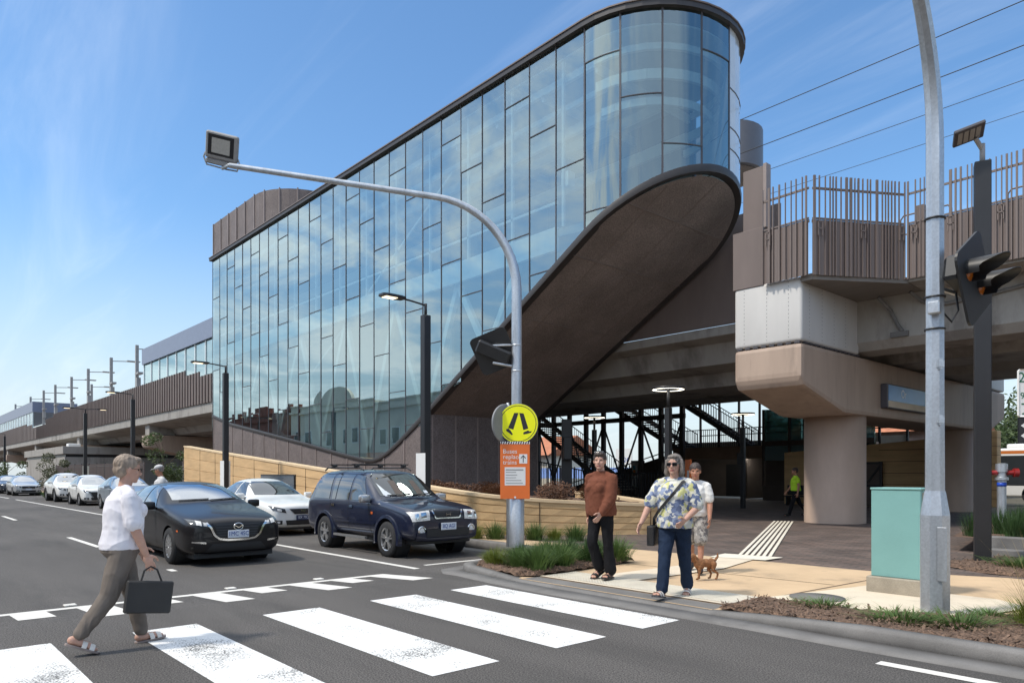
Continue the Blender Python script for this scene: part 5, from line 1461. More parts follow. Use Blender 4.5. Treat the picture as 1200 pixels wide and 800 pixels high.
# ---------- navy four wheel drive parked by the crossing
def car_navy():
    root = empty('four_wheel_drive', (-10.92, 8.08, -.1), 0, 'dark blue four wheel drive with roof bars parked beside the crossing', 'car')
    st = [(0.0, .38, .68, .66, .80, .60, 0, .01), (-.03, .33, .79, .72, .89, .68, 0, .015), (-.10, .31, .845, .80, .94, .72, 0, .02), (-.32, .31, .87, .87, .985, .755, 0, .025), (-.75, .31, .875, .93, 1.035, .775, 0, .03), (-1.12, .31, .875, .975, 1.07, .785, 0, .03),
          (-1.26, .31, .875, .99, 1.09, .785, 0, .03), (-1.34, .31, .875, .995, 1.17, .77, 1, .03), (-1.92, .31, .875, 1.0, 1.60, .71, 1, .03), (-2.1, .31, .875, 1.0, 1.65, .70, 1, .02), (-3.0, .31, .875, 1.0, 1.68, .70, 1, .015), (-3.9, .31, .875, 1.0, 1.665, .695, 1, .015), (-4.12, .31, .872, 1.0, 1.625, .69, 1, .01), (-4.26, .31, .866, 1.0, 1.32, .72, 1, .01), (-4.36, .32, .85, .98, 1.06, .73, 0, .01), (-4.41, .36, .78, .9, .98, .64, 0, .01)]
    root.scale = (.95, .95, .99)
    ax = (-.86, -3.48)
    body, bv = car_shell(st, [(-.86, .40, .35), (-3.48, .40, .35)], M['p_navy'], root)
    wheels(root, ax, .77, .343, .215, 5, arch_r=.40)
    patch(bv, 'windscreen', [[(-.69, 1.15), (.69, 1.15), (.63, 1.58), (-.63, 1.58)]], 'F', M['cargl'], root, n=14)
    patch(bv, 'side_window', [[(-1.66, 1.055), (-2.35, 1.055), (-2.35, 1.565), (-2.03, 1.54)], [(-2.44, 1.055), (-2.98, 1.055), (-2.98, 1.58), (-2.44, 1.575)], [(-3.02, 1.055), (-3.18, 1.055), (-3.22, 1.575), (-3.02, 1.58)], [(-3.30, 1.06), (-4.05, 1.07), (-3.92, 1.56), (-3.34, 1.575)]], 'S', M['cargl'], root, both=True)
    patch(bv, 'rear_window', [[(-.6, 1.12), (.6, 1.12), (.56, 1.5), (-.56, 1.5)]], 'B', M['cargl'], root)
    # grey lower cladding and flares
    patch(bv, 'bumper', [[(-.72, .36), (.72, .36), (.72, .50), (-.72, .50)]], 'F', M['p_navy'], root, off=.03, n=12)
    patch(bv, 'lower_intake', [[(-.52, .42), (.52, .42), (.52, .56), (-.52, .56)]], 'F', M['trim'], root, off=.04, n=10)
    patch(bv, 'bumper_edge', strip([(-.5, .395), (.5, .395)], .014), 'F', M['clad'], root, off=.05, n=8)
    for axx in ax:
        for sy in (-1, 1):
            rings = []
            for k in range(25):
                a = -.25 + (PI + .5) * k / 24; c, s_ = math.cos(a), math.sin(a)
                rings.append([(axx + (.395) * c, sy * .80, .35 + .395 * s_), (axx + .395 * c, sy * .897, .35 + .395 * s_), (axx + .455 * c, sy * .888, .35 + .455 * s_), (axx + .47 * c, sy * .80, .35 + .47 * s_)])
            mb = MB(); mb.loft(rings); mb.build('wheel_arch', M['p_navy'], root, smooth=40)
    g = patch(bv, 'grille', [[(-.33, .885), (.33, .885), (.27, .765), (-.27, .765)]], 'F', M['trim'], root, off=.012, n=8)
    patch(bv, 'chrome_frame', strip([(-.36, .895), (-.29, .755), (.29, .755), (.36, .895)], .024), 'F', M['chrome'], g, off=.024)
    em = MB()
    for s_ in (-1, 1): em.bar((.03, s_ * .045, .79), (.03, s_ * .05, .86), .012, .02, up=(1, 0, 0))
    em.bar((.03, -.045, .825), (.03, .045, .825), .012, .02, up=(1, 0, 0)); em.build('emblem', M['chrome'], root)
    hl = patch(bv, 'headlight', [[(.42, .725), (.79, .705), (.82, .875), (.42, .90)]], 'F', M['lampgl'], root, both=True, n=10, off=.012)
    patch(bv, 'headlight_lens', [[(.50, .76), (.62, .75), (.62, .86), (.50, .87)], [(.67, .745), (.74, .74), (.74, .84), (.67, .85)]], 'F', M['chrome'], hl, both=True, off=.018, n=3)
    for s_ in (-1, 1):
        fb = MB(); fl = MB(); fb.lathe([(.06, .0), (.085, .012), (.085, -.06)], 20, (-.0, s_ * .60, .535), 'X', cap=False); fl.lathe([(0, .0), (.055, -.004)], 16, (-.0, s_ * .60, .535), 'X', cap=False)
        f_ = fb.build('fog_light', M['chrome'], root); fl.build('fog_lens', M['lampgl'], f_)
    plate(root, .055, .60, 'IIQ AGI')
    patch(bv, 'door_seam', strip([(-1.58, 1.02), (-1.5, .7), (-1.5, .4)], .012) + strip([(-2.40, 1.04), (-2.40, .4)], .012) + strip([(-3.24, 1.04), (-3.22, .8), (-3.02, .5), (-3.0, .4)], .012), 'S', M['trim'], root, both=True, off=.004, n=6)
    patch(bv, 'side_moulding', [[(-1.3, .60), (-3.02, .60), (-3.02, .655), (-1.3, .655)]], 'S', M['p_navy'], root, both=True, off=.018, n=6)
    hd = patch(bv, 'door_handle', [[(-2.2, .90), (-2.34, .90), (-2.34, .95), (-2.2, .95)], [(-3.0, .91), (-3.14, .91), (-3.14, .96), (-3.0, .96)]], 'S', M['chrome'], root, both=True, off=.022, n=2)
    patch(bv, 'side_reflector', [[(-1.38, .80), (-1.46, .80), (-1.46, .85), (-1.38, .85)]], 'S', M['orangel'], root, both=True, n=2)
    patch(bv, 'wiper', strip([(-.55, 1.155), (.02, 1.175)], .016) + strip([(.04, 1.155), (.58, 1.18)], .016), 'F', M['trim'], root, off=.018, n=4)
    patch(bv, 'window_sticker', [[(-.60, 1.14), (-.50, 1.14), (-.50, 1.24), (-.60, 1.24)], [(.40, 1.15), (.5, 1.15), (.5, 1.24), (.4, 1.24)]], 'F', M['plate'], root, off=.010, n=3)
    patch(bv, 'dash_paper', [[(-.62, 1.16), (-.42, 1.16), (-.52, 1.24), (-.60, 1.40)]], 'F', M['ceil'], root, off=.009, n=6)
    patch(bv, 'seat_shape', [[(-.34, 1.14), (-.16, 1.14), (-.18, 1.45), (-.32, 1.45)], [(.18, 1.14), (.36, 1.14), (.33, 1.45), (.2, 1.45)]], 'F', M['darkwall'], root, off=.008, n=4)
    for s_ in (-1, 1):
        MB().bar((-1.62, s_ * .88, .325), (-2.98, s_ * .88, .325), .06, .045).build('side_step', M['alloy'], root)
        MB().tube([(-2.2, s_ * .60, 1.66), (-2.35, s_ * .60, 1.715), (-3.8, s_ * .60, 1.725), (-3.95, s_ * .60, 1.66)], .016, 8).build('roof_rail', M['trim'], root)
    for x in (-2.5, -3.5):
        b = MB(); b.box(x - .03, x + .03, -.72, .72, 1.775, 1.8, .006); b = b.build('roof_bar', M['trim'], root)
        q = MB()
        for s_ in (-1, 1): q.box(x - .045, x + .045, s_ * .6 - .05, s_ * .6 + .05, 1.715, 1.785, .01)
        q.build('bar_foot', M['trim'], b)
    patch(bv, 'tail_light', [[(.62, 1.05), (.8, 1.05), (.72, 1.5), (.62, 1.5)]], 'B', M['tail'], root, both=True, n=4)
    mirror(root, -1.55, .89, 1.10, M['alloy'], 1.05)
    MB().box(-4.25, -.2, -.68, .68, .26, .36).build('underbody', M['trim'], root)
car_navy()

# ---------- simpler cars further off share one builder
def car_simple(name, label, loc, L_, h, W, hood, cowl, roof0, roof1, rear, deck, paintm, r=.32, text='', dark=False, glass='cargl', detail=True, grille='oval', clad=False, zl=.18, spk=7, group=None):
    root = empty(name, loc, 0, label, 'car', group)
    w = W / 2; bz = hood - .06
    st = [(-.0, zl + .14, w * .68, hood * .62, hood * .74, w * .58, 0, .01), (-.04, zl + .06, w * .84, hood * .66, hood * .82, w * .68, 0, .02), (-.18, zl, w * .94, hood * .74, hood * .88, w * .76, 0, .025), (-.5, zl, w * .985, hood * .80, hood * .93, w * .80, 0, .03), (cowl + .35, zl, w, hood * .88, hood * .985, w * .82, 0, .03),
          (cowl, zl, w, hood * .92, hood * 1.04, w * .82, 0, .03), (cowl - .16, zl, w, hood * .95, hood * 1.12, w * .80, 1, .03), (roof0, zl, w, hood * .97, h - .05, w * .67, 1, .03), (roof0 - .45, zl, w, hood * .98, h, w * .655, 1, .02), ((roof0 + roof1) / 2 - .2, zl, w, hood, h - .005, w * .65, 1, .02), (roof1, zl, w * .995, hood * 1.02, h - .07, w * .63, 1, .02), (rear, zl, w * .97, hood * 1.03, deck + .05, w * .70, 1, .01)]
    if rear > -L_ + .35: st.append((-L_ + .22, zl + .02, w * .93, hood * .98, deck, w * .72, 0, .02))
    st += [(-L_ + .06, zl + .06, w * .86, hood * .92, deck * .97, w * .66, 0, .01), (-L_, zl + .14, w * .7, hood * .8, deck * .88, w * .55, 0, .01)]
    ax = (-.86, -.86 - (L_ * .575))
    ar = r + .042
    body, bv = car_shell(st, [(ax[0], ar, r), (ax[1], ar, r)], paintm, root)
    wheels(root, ax, w - .115, r, .2, spk, arch_r=ar)
    zw = hood * 1.055 + .03
    patch(bv, 'windscreen', [[(-w * .73, zw), (w * .73, zw), (w * .60, h - .075), (-w * .60, h - .075)]], 'F', M[glass], root, n=12)
    mid = (cowl - .1 + roof1) / 2 - .1
    zs = hood * 1.03 + .03
    sw = [[(cowl - .42, zs), (mid + .03, zs), (mid + .03, h - .085), (roof0 - .06, h - .11)], [(mid - .04, zs), (roof1 - .02, zs + .02), (roof1 + .12, h - .115), (mid - .04, h - .085)]]
    patch(bv, 'side_window', sw, 'S', M['cargl'], root, both=True)
    patch(bv, 'rear_window', [[(-w * .6, deck + .1), (w * .6, deck + .1), (w * .54, h - .12), (-w * .54, h - .12)]], 'B', M['cargl'], root)
    z1, z0 = hood * .735, hood * .56
    if grille == 'oval':
        g = patch(bv, 'grille', [[(-.36, z1), (.36, z1), (.22, z0 + .03), (-.22, z0 + .03)]], 'F', M['trim'], root, n=8, off=.012)
    elif grille == 'wide':
        g = patch(bv, 'grille', [[(-.52, z1 - .02), (.52, z1 - .02), (.30, z0 - .16), (-.30, z0 - .16)]], 'F', M['trim'], root, n=8, off=.012)
        patch(bv, 'chrome_wing', strip([(.66, z1 - .04), (.5, z1 - .06), (.36, z0 - .14)], .035), 'F', M['chrome'], root, both=True, off=.02)
    else:
        g = patch(bv, 'grille', [[(-.42, z1), (.42, z1), (.38, z0), (-.38, z0)]], 'F', M['trim'], root, n=8, off=.012)
    em = MB(); xe = bv.ray_cast(Vector((3, 0, (z1 + z0) / 2 + .03)), Vector((-1, 0, 0)))[0].x + .018
    for s_ in (-1, 1): em.bar((xe, s_ * .04, (z1 + z0) / 2 - .005), (xe, s_ * .045, (z1 + z0) / 2 + .065), .012, .018, up=(1, 0, 0))
    em.bar((xe, -.04, (z1 + z0) / 2 + .03), (xe, .04, (z1 + z0) / 2 + .03), .012, .018, up=(1, 0, 0)); em.build('emblem', M['chrome'], root)
    hl = patch(bv, 'headlight', [[(.44, z0 + .06), (w * .86, z1 - .03), (w * .90, z1 + .085), (.47, z1)]], 'F', M['lampdk'], root, both=True, n=8, off=.010)
    patch(bv, 'headlight_lens', [[(.56, z0 + .10), (.66, z0 + .115), (.66, z1 + .01), (.56, z1 - .005)]], 'F', M['lampgl'], hl, both=True, off=.016, n=3)
    patch(bv, 'lower_intake', [[(-.42, zl + .10), (.42, zl + .10), (.46, zl + .22), (-.46, zl + .22)]], 'F', M['trim'], root, n=8, off=.012)
    fg = patch(bv, 'fog_light', [[(.54, zl + .12), (.72, zl + .14), (.72, zl + .23), (.54, zl + .22)]], 'F', M['trim'], root, both=True, n=4, off=.012)
    patch(bv, 'fog_lens', [[(.60, zl + .15), (.67, zl + .15), (.67, zl + .20), (.60, zl + .20)]], 'F', M['lampgl'], fg, both=True, n=2, off=.02)
    xp = bv.ray_cast(Vector((3, 0, z0 - .05)), Vector((-1, 0, 0)))[0].x + .03
    plate(root, xp, z0 - .06, text, dark) if text else MB().box(xp - .01, xp, -.186, .186, z0 - .12, z0 + .01).build('number_plate', M['plate'], root)
    patch(bv, 'door_seam', strip([(cowl - .25, hood * .97), (cowl - .18, zl + .2)], .012) + strip([(mid, hood * .97), (mid, zl + .2)], .012) + strip([(roof1 + .1, hood), (roof1 + .25, .55)], .012), 'S', M['trim'], root, both=True, off=.004, n=5)
    patch(bv, 'door_handle', [[(mid + .1, hood * .88), (mid + .28, hood * .88), (mid + .28, hood * .905), (mid + .1, hood * .905)], [(roof1 + .22, hood * .9), (roof1 + .4, hood * .9), (roof1 + .4, hood * .925), (roof1 + .22, hood * .925)]], 'S', paintm, root, both=True, off=.028, n=2)
    if clad:
        patch(bv, 'sill_cladding', [[(ax[0] - ar - .02, zl + .05), (ax[1] + ar + .02, zl + .05), (ax[1] + ar + .02, zl + .2), (ax[0] - ar - .02, zl + .2)]], 'S', M['trim'], root, both=True, off=.012)
        for axx in ax:
            for sy in (-1, 1):
                rings = []
                for k in range(19):
                    a = -.1 + (PI + .2) * k / 18; c, s_ = math.cos(a), math.sin(a)
                    rings.append([(axx + ar * c, sy * (w - .08), r + ar * s_), (axx + ar * c, sy * (w + .012), r + ar * s_), (axx + (ar + .06) * c, sy * (w + .008), r + (ar + .06) * s_), (axx + (ar + .07) * c, sy * (w - .08), r + (ar + .07) * s_)])
                mb = MB(); mb.loft(rings); mb.build('arch_cladding', M['trim'], root, smooth=40)
    mirror(root, cowl - .35, w + .01, hood * 1.06, paintm if paintm is not M['p_dark'] else M['trim'])
    MB().box(-L_ + .15, -.15, -w * .8, w * .8, zl - .03, zl + .08).build('underbody', M['trim'], root)
    patch(bv, 'tail_light', [[(w * .6, hood * .85), (w * .84, hood * .87), (w * .82, hood * 1.0), (w * .6, hood * .98)]], 'B', M['tail'], root, both=True, n=4)
    return root
car_simple('sedan_car', 'white sedan parked between the black hatchback and the blue four wheel drive', (-17.35, 8.25, -.1), 4.66, 1.44, 1.76, .93, -1.35, -2.15, -3.35, -4.05, 1.0, M['p_white'], .325, 'IIX 7IC', True)
GP = 'cars parked along the kerb'
car_simple('hatchback_car', 'blue grey hatchback half hidden by the walking white top woman', (-33.4, 8.55, -.1), 4.2, 1.5, 1.74, .96, -1.2, -1.95, -3.4, -3.95, 1.1, M['p_bluegrey'], .32, '', glass='cargl_sky')
car_simple('hatchback_car', 'small white hatchback with black grille parked at the kerb', (-40.2, 8.5, -.1), 3.95, 1.52, 1.67, .95, -1.12, -1.85, -3.2, -3.75, 1.1, M['p_white'], .30, '', grille='wide', glass='cargl_sky')
car_simple('crossover_car', 'white crossover with black wheel arches parked next to the small tree', (-46.3, 8.5, -.1), 4.46, 1.62, 1.80, 1.02, -1.2, -1.95, -3.6, -4.2, 1.15, M['p_white'], .345, '', clad=True, zl=.24, grille='band', glass='cargl_sky')
car_simple('sedan_car', 'older silver sedan with a roof rack left of the small tree', (-61.6, 8.4, -.1), 4.8, 1.46, 1.8, .93, -1.4, -2.2, -3.5, -4.1, 1.02, M['p_silver'], .32, '', grille='band', glass='cargl_sky')
car_simple('sedan_car', 'dark grey car at the left edge behind the silver sedan', (-69.3, 8.4, -.1), 4.6, 1.46, 1.8, .95, -1.35, -2.15, -3.5, -4.1, 1.02, M['p_dark'], .32, '', grille='band', glass='cargl_sky')
car_simple('sedan_car', 'silver car seen far off beyond the dark grey car', (-76.5, 8.4, -.1), 4.6, 1.46, 1.8, .95, -1.35, -2.15, -3.5, -4.1, 1.02, M['p_silver'], .32, '', grille='band', glass='cargl_sky')
# ============================================================ PEOPLE AND DOG
def skin(name, col): 
    m = mat(name, col, .55, var=.08, vs=30); m.node_tree.nodes['Principled BSDF'].inputs['Subsurface Weight'].default_value = .08
    m.node_tree.nodes['Principled BSDF'].inputs['Subsurface Radius'].default_value = (.02, .008, .004); return m
M['skin'] = skin('skin_fair', (.52, .30, .22)); M['skin2'] = skin('skin_tanned', (.42, .20, .125))
M['eye'] = mat('eye_dark', (.03, .022, .02), .2); M['lipc'] = mat('lips', (.38, .13, .11), .5)
def fabric(name, col, var=.12, vs=9, **k): return mat(name, col, .9, var=var, vs=vs, bump=.25, bs=300, spec=.15, **k)
M['tee'] = fabric('white_cotton', (.74, .73, .78), .05)
M['taupe'] = fabric('taupe_cloth', (.17, .145, .125), .12)
M['rust'] = fabric('rust_knit', (.165, .06, .036), .1)
M['blackcl'] = fabric('black_cloth', (.014, .014, .016), .2)
M['navycl'] = fabric('navy_denim', (.018, .03, .058), .2)
M['vestw'] = fabric('white_vest', (.70, .69, .66), .06)
M['shirtgrey'] = fabric('pale_grey_shirt', (.55, .55, .55), .06)
M['hivis'] = fabric('lime_vest', (.50, .80, .05), .08)
M['leather'] = mat('black_leather', (.02, .019, .019), .45, var=.15, vs=12)
M['bagcl'] = mat('dark_bag_cloth', (.035, .034, .033), .75, var=.12, vs=7)
M['sandal'] = mat('white_leather', (.72, .68, .62), .5, var=.05)
M['greyhair'] = mat('grey_hair', (.22, .19, .17), .6, var=.35, vs=40, stretch=(1, 1, .3))
M['fairhair'] = mat('fair_grey_hair', (.27, .21, .16), .6, var=.4, vs=40, stretch=(1, 1, .3))
M['brownhair'] = mat('dark_brown_hair', (.045, .03, .024), .5, var=.3, vs=40, stretch=(1, 1, .3))
M['saltpepper'] = mat('grey_brown_hair', (.17, .145, .125), .55, var=.5, vs=45, stretch=(1, 1, .25))
M['sunglass'] = mat('sunglass_lens', (.008, .008, .009), .08, coat=1)
def multi(name, cols, sc):
    m = fabric(name, cols[0]); nt = m.node_tree; L = nt.links.new; b = nt.nodes['Principled BSDF']
    tc = N(nt, 'ShaderNodeTexCoord'); nz = N(nt, 'ShaderNodeTexNoise'); nz.inputs['Scale'].default_value = sc * .8; nz.inputs['Detail'].default_value = 3
    L(tc.outputs['Object'], nz.inputs['Vector'])
    ad = N(nt, 'ShaderNodeVectorMath', operation='MULTIPLY_ADD'); ad.inputs[1].default_value = (1.8 / sc,) * 3; L(nz.outputs['Color'], ad.inputs[0]); L(tc.outputs['Object'], ad.inputs[2])
    v = N(nt, 'ShaderNodeTexVoronoi'); v.inputs['Scale'].default_value = sc; L(ad.outputs[0], v.inputs['Vector'])
    sp = N(nt, 'ShaderNodeSeparateColor'); L(v.outputs['Color'], sp.inputs[0])
    r = N(nt, 'ShaderNodeValToRGB'); r.color_ramp.interpolation = 'CONSTANT'
    e = r.color_ramp.elements; n = len(cols)
    e[0].position = 0; e[0].color = rgb(cols[0]); e[1].position = 1 / n; e[1].color = rgb(cols[1])
    for i in range(2, n): el = e.new(i / n); el.color = rgb(cols[i])
    L(sp.outputs[0], r.inputs[0]); L(r.outputs[0], b.inputs['Base Color']); return m
M['floral'] = multi('floral_print', [(.16, .20, .32), (.58, .58, .52), (.55, .54, .24), (.64, .63, .57), (.26, .30, .40), (.60, .58, .46), (.12, .15, .24)], 22)
M['camo'] = multi('grey_pattern', [(.3, .28, .26), (.16, .15, .15), (.42, .4, .37), (.22, .21, .2), (.35, .33, .3)], 26)

def ell_mesh(t, c, r, rot=None, sub=3):
    m = Matrix.Translation(c) @ (rot.to_4x4() if rot else Matrix.Identity(4)) @ Matrix.Diagonal((r[0], r[1], r[2], 1))
    bmesh.ops.create_icosphere(t, subdivisions=sub, radius=1, matrix=m)
def cap_mesh(t, a, ra, b, rb, sub=2):
    a, b = Vector(a), Vector(b)
    bmesh.ops.create_icosphere(t, subdivisions=sub, radius=ra, matrix=Matrix.Translation(a))
    bmesh.ops.create_icosphere(t, subdivisions=sub, radius=rb, matrix=Matrix.Translation(b))
    d = b - a; L_ = d.length
    if L_ < 1e-5: return
    q = d.to_track_quat('Z', 'Y').to_matrix().to_4x4()
    bmesh.ops.create_cone(t, cap_ends=True, segments=16, radius1=ra, radius2=rb, depth=L_, matrix=Matrix.Translation((a + b) / 2) @ q)
def loft_mesh(t, secs, n=24):
    """secs: (centre, rx, ry) stacked"""
    rr = []
    for c, rx, ry in secs:
        rr.append([t.verts.new((c[0] + rx * math.cos(2 * PI * k / n), c[1] + ry * math.sin(2 * PI * k / n), c[2])) for k in range(n)])
    for a, b in zip(rr, rr[1:]):
        for k in range(n): t.faces.new((a[k], a[(k + 1) % n], b[(k + 1) % n], b[k]))
    t.faces.new(rr[0][::-1]); t.faces.new(rr[-1])
def fuse(name, t, vox, m, parent, smooth=3, wr=0, wrs=9, wrz=1.0):
    bmesh.ops.recalc_face_normals(t, faces=list(t.faces))
    me = bpy.data.meshes.new(name); t.to_mesh(me); t.free()
    o = bpy.data.objects.new(name, me); COL.objects.link(o)
    r = o.modifiers.new('r', 'REMESH'); r.mode = 'VOXEL'; r.voxel_size = vox; r.adaptivity = 0
    if smooth: s = o.modifiers.new('s', 'SMOOTH'); s.iterations = smooth; s.factor = .5
    bpy.context.view_layer.update(); apply_mods(o)
    me = o.data
    if wr:
        nn = [v.normal.copy() for v in me.vertices]
        for v, n_ in zip(me.vertices, nn):
            p = Vector((v.co.x, v.co.y, v.co.z * wrz)); q = p * wrs
            f = noise.noise(q + Vector((noise.noise(q * .6), 3, 0)) * 1.4)
            f = (1 - abs(f)) ** 3 * .8 + noise.noise(p * wrs * 2.6) * .35
            v.co += n_ * (f - .45) * wr
    for p in me.polygons: p.use_smooth = True
    me.materials.clear()
    for q in (m if isinstance(m, (list, tuple)) else [m]): me.materials.append(q)
    o.parent = parent
    return o

class Person:
    def __init__(s, loc, heading, h, label, legs, arms, lean=0, head_yaw=0, head_pitch=0, bulk=1.0, hips=1.0, skinm='skin', vox=.006, female=True):
        s.h = h; s.vox = vox; s.f = female
        s.root = empty('person', loc, heading, label, 'person')
        L1, L2 = .245 * h, .235 * h
        s.j = {}
        lo = 9
        for sd, (a, b, ft) in zip((1, -1), legs):            # left, right: hip swing, knee bend, foot pitch (deg)
            a, b = R(a), R(b)
            hip = Vector((0, sd * .052 * h, 0)); kn = hip + Vector((math.sin(a), sd * .0, -math.cos(a))) * L1
            an = kn + Vector((math.sin(a - b), -sd * .006, -math.cos(a - b))) * L2
            s.j[('hip', sd)] = hip; s.j[('knee', sd)] = kn; s.j[('ank', sd)] = an
            fa = R(ft); fd = Vector((math.cos(fa), sd * .12, math.sin(fa))).normalized(); fu = Vector((-math.sin(fa), 0, math.cos(fa)))
            s.j[('fd', sd)] = fd; s.j[('fu', sd)] = fu
            heel = an - fu * .043 * h - fd * .035 * h; toe = an - fu * .043 * h + fd * .11 * h
            s.j[('heel', sd)] = heel; s.j[('toe', sd)] = toe
            lo = min(lo, heel.z, toe.z)
        up = -lo + .012
        for k, v in s.j.items():
            if k[0] not in ('fd', 'fu'): v.z += up
        s.pz = up
        s.lean = R(lean)
        def T(x, y, zf):      # torso point at height fraction above the pelvis with forward lean
            z = zf * h - .50 * h
            return Vector((x + math.sin(s.lean) * z, y, s.pz + math.cos(s.lean) * z))
        s.T = T
        for sd, (sw, ab, el, ey) in zip((1, -1), arms):       # shoulder swing, abduction, elbow bend, forearm turn-in
            sh = T(-.004 * h, sd * .100 * h * (bulk ** .5), .787)
            a, b, e = R(sw), R(ab), R(el)
            d1 = Vector((math.sin(a) * math.cos(b), sd * math.sin(b), -math.cos(a) * math.cos(b)))
            elb = sh + d1 * .172 * h
            a2 = a + e
            d2 = Vector((math.sin(a2), sd * math.sin(b * .6 - R(ey)), -math.cos(a2))).normalized()
            wr = elb + d2 * .148 * h
            s.j[('sh', sd)] = sh; s.j[('elb', sd)] = elb; s.j[('wr', sd)] = wr; s.j[('hd', sd)] = d2
        s.bulk, s.hips = bulk, hips
        s.skinm = M[skinm]
        s.hy, s.hp = R(head_yaw), R(head_pitch)
        s.hc = T(.012 * h, 0, .925)
        s.hs = h / 1.65 * 1.07
        s.hm = Matrix.Translation(s.hc) @ Matrix.Rotation(s.hy, 4, 'Z') @ Matrix.Rotation(s.hp, 4, 'Y')
        s.body()
    def H(s, x, y, z): return s.hm @ Vector((x, y, z))
    def body(s):
        t = bmesh.new(); h = s.h; b = s.bulk; k = h / 1.65
        T = s.T
        loft_mesh(t, [(T(0, 0, .475), .07 * h * b, .09 * h * s.hips), (T(0, 0, .53), .075 * h * b, .095 * h * s.hips), (T(0, 0, .61), .06 * h * b, .075 * h * b), (T(0, 0, .70), .06 * h * b, .075 * h * b), (T(0, 0, .765), .05 * h * b, .075 * h), (T(-.005 * h, 0, .80), .036 * h, .06 * h), (T(0, 0, .83), .03 * h, .036 * h)])
        cap_mesh(t, T(-.004 * h, 0, .805), .033 * h, T(.008 * h, 0, .885), .032 * h)
        for sd in (1, -1):
            j = s.j
            cap_mesh(t, j[('hip', sd)], .046 * h, j[('knee', sd)], .030 * h)
            kn, an = j[('knee', sd)], j[('ank', sd)]; mid = kn.lerp(an, .3) + Vector((-.012 * h, 0, 0))
            cap_mesh(t, kn, .029 * h, mid, .029 * h); cap_mesh(t, mid, .029 * h, an, .020 * h)
            fd, fu = j[('fd', sd)], j[('fu', sd)]
            cap_mesh(t, an - fd * .018 * h - fu * .022 * h, .022 * h, an + fd * .07 * h - fu * .028 * h, .017 * h)
            for q in (-1, 0, 1): cap_mesh(t, an + fd * .06 * h - fu * .03 * h + Vector((0, q * .014 * h, 0)), .013 * h, an + fd * (.105 - abs(q) * .008) * h - fu * .036 * h + Vector((0, q * .017 * h, 0)), .0085 * h, 1)
            sh, el, wr, d = j[('sh', sd)], j[('elb', sd)], j[('wr', sd)], j[('hd', sd)]
            cap_mesh(t, sh, .027 * h * b ** .5, sh.lerp(el, .35), .028 * h * b ** .5); cap_mesh(t, sh.lerp(el, .35), .028 * h * b ** .5, el, .025 * h * b ** .5); m_ = el.lerp(wr, .3); cap_mesh(t, el, .026 * h, m_, .025 * h); cap_mesh(t, m_, .025 * h, wr, .0165 * h)
            # hand: thumb towards the front, palm facing the thigh
            f = Vector((0, 1, 0)).cross(d)
            if f.x < 0: f = -f
            f.normalize(); side = d.cross(f).normalized()
            cen = wr + d * .032 * h
            rot = Matrix((f, side, d)).transposed()
            ell_mesh(t, cen, (.024 * h, .011 * h, .034 * h), rot, 2)
            inn = Vector((0, -sd, 0))
            for q in range(4):
                o = (1.5 - q) * .0125 * h; ln = (.038, .044, .041, .032)[q] * h
                p0 = wr + d * .055 * h + f * o; p1 = p0 + (d * .95 + inn * .25 + f * (1.5 - q) * .06).normalized() * ln * .55; p2 = p1 + (d * .75 + inn * .65).normalized() * ln * .5
                cap_mesh(t, p0, .0062 * h, p1, .0056 * h, 1); cap_mesh(t, p1, .0056 * h, p2, .0046 * h, 1)
            p0 = wr + d * .018 * h + f * .02 * h; p1 = p0 + (d * .6 + f * .7 + inn * .2).normalized() * .028 * h; p2 = p1 + (d * .9 + f * .25 + inn * .3).normalized() * .024 * h
            cap_mesh(t, p0, .0085 * h, p1, .0065 * h, 1); cap_mesh(t, p1, .0065 * h, p2, .005 * h, 1)
        # head
        r3 = s.hm.to_3x3()
        H = s.H; q = s.hs
        ell_mesh(t, H(-.008 * q, 0, .018 * q), (.092 * q, .073 * q, .095 * q), r3)
        ell_mesh(t, H(.022 * q, 0, -.04 * q), (.066 * q, .058 * q, .072 * q), r3)
        ell_mesh(t, H(.062 * q, 0, -.088 * q), (.022 * q, .026 * q, .018 * q), r3, 2)
        ell_mesh(t, H(.066 * q, 0, .028 * q), (.018 * q, .05 * q, .012 * q), r3, 2)
        cap_mesh(t, H(.083 * q, 0, .006 * q), .008 * q, H(.100 * q, 0, -.026 * q), .011 * q, 2)
        for sd in (1, -1):
            ell_mesh(t, H(.092 * q, sd * .010 * q, -.03 * q), (.009 * q, .009 * q, .007 * q), r3, 2)
            ell_mesh(t, H(.052 * q, sd * .038 * q, -.025 * q), (.026 * q, .022 * q, .022 * q), r3, 2)
            ell_mesh(t, H(-.008 * q, sd * .075 * q, -.008 * q), (.018 * q, .008 * q, .030 * q), r3, 2)
        ell_mesh(t, H(.079 * q, 0, -.060 * q), (.011 * q, .022 * q, .005 * q), r3, 2); ell_mesh(t, H(.077 * q, 0, -.069 * q), (.011 * q, .018 * q, .005 * q), r3, 2)
        o = fuse('body', t, s.vox, [s.skinm, M['eye'], M['lipc']], s.root, 2)
        inv = s.hm.inverted()
        for p in o.data.polygons:
            c = inv @ p.center
            x, y, z = c.x / q, c.y / q, c.z / q
            if x > .05 and abs(abs(y) - .031) < .014 and abs(z - .006) < .0065: p.material_index = 1
            elif x > .07 and abs(y) < .024 and abs(z + .064) < .008: p.material_index = 2
        s.bodyo = o
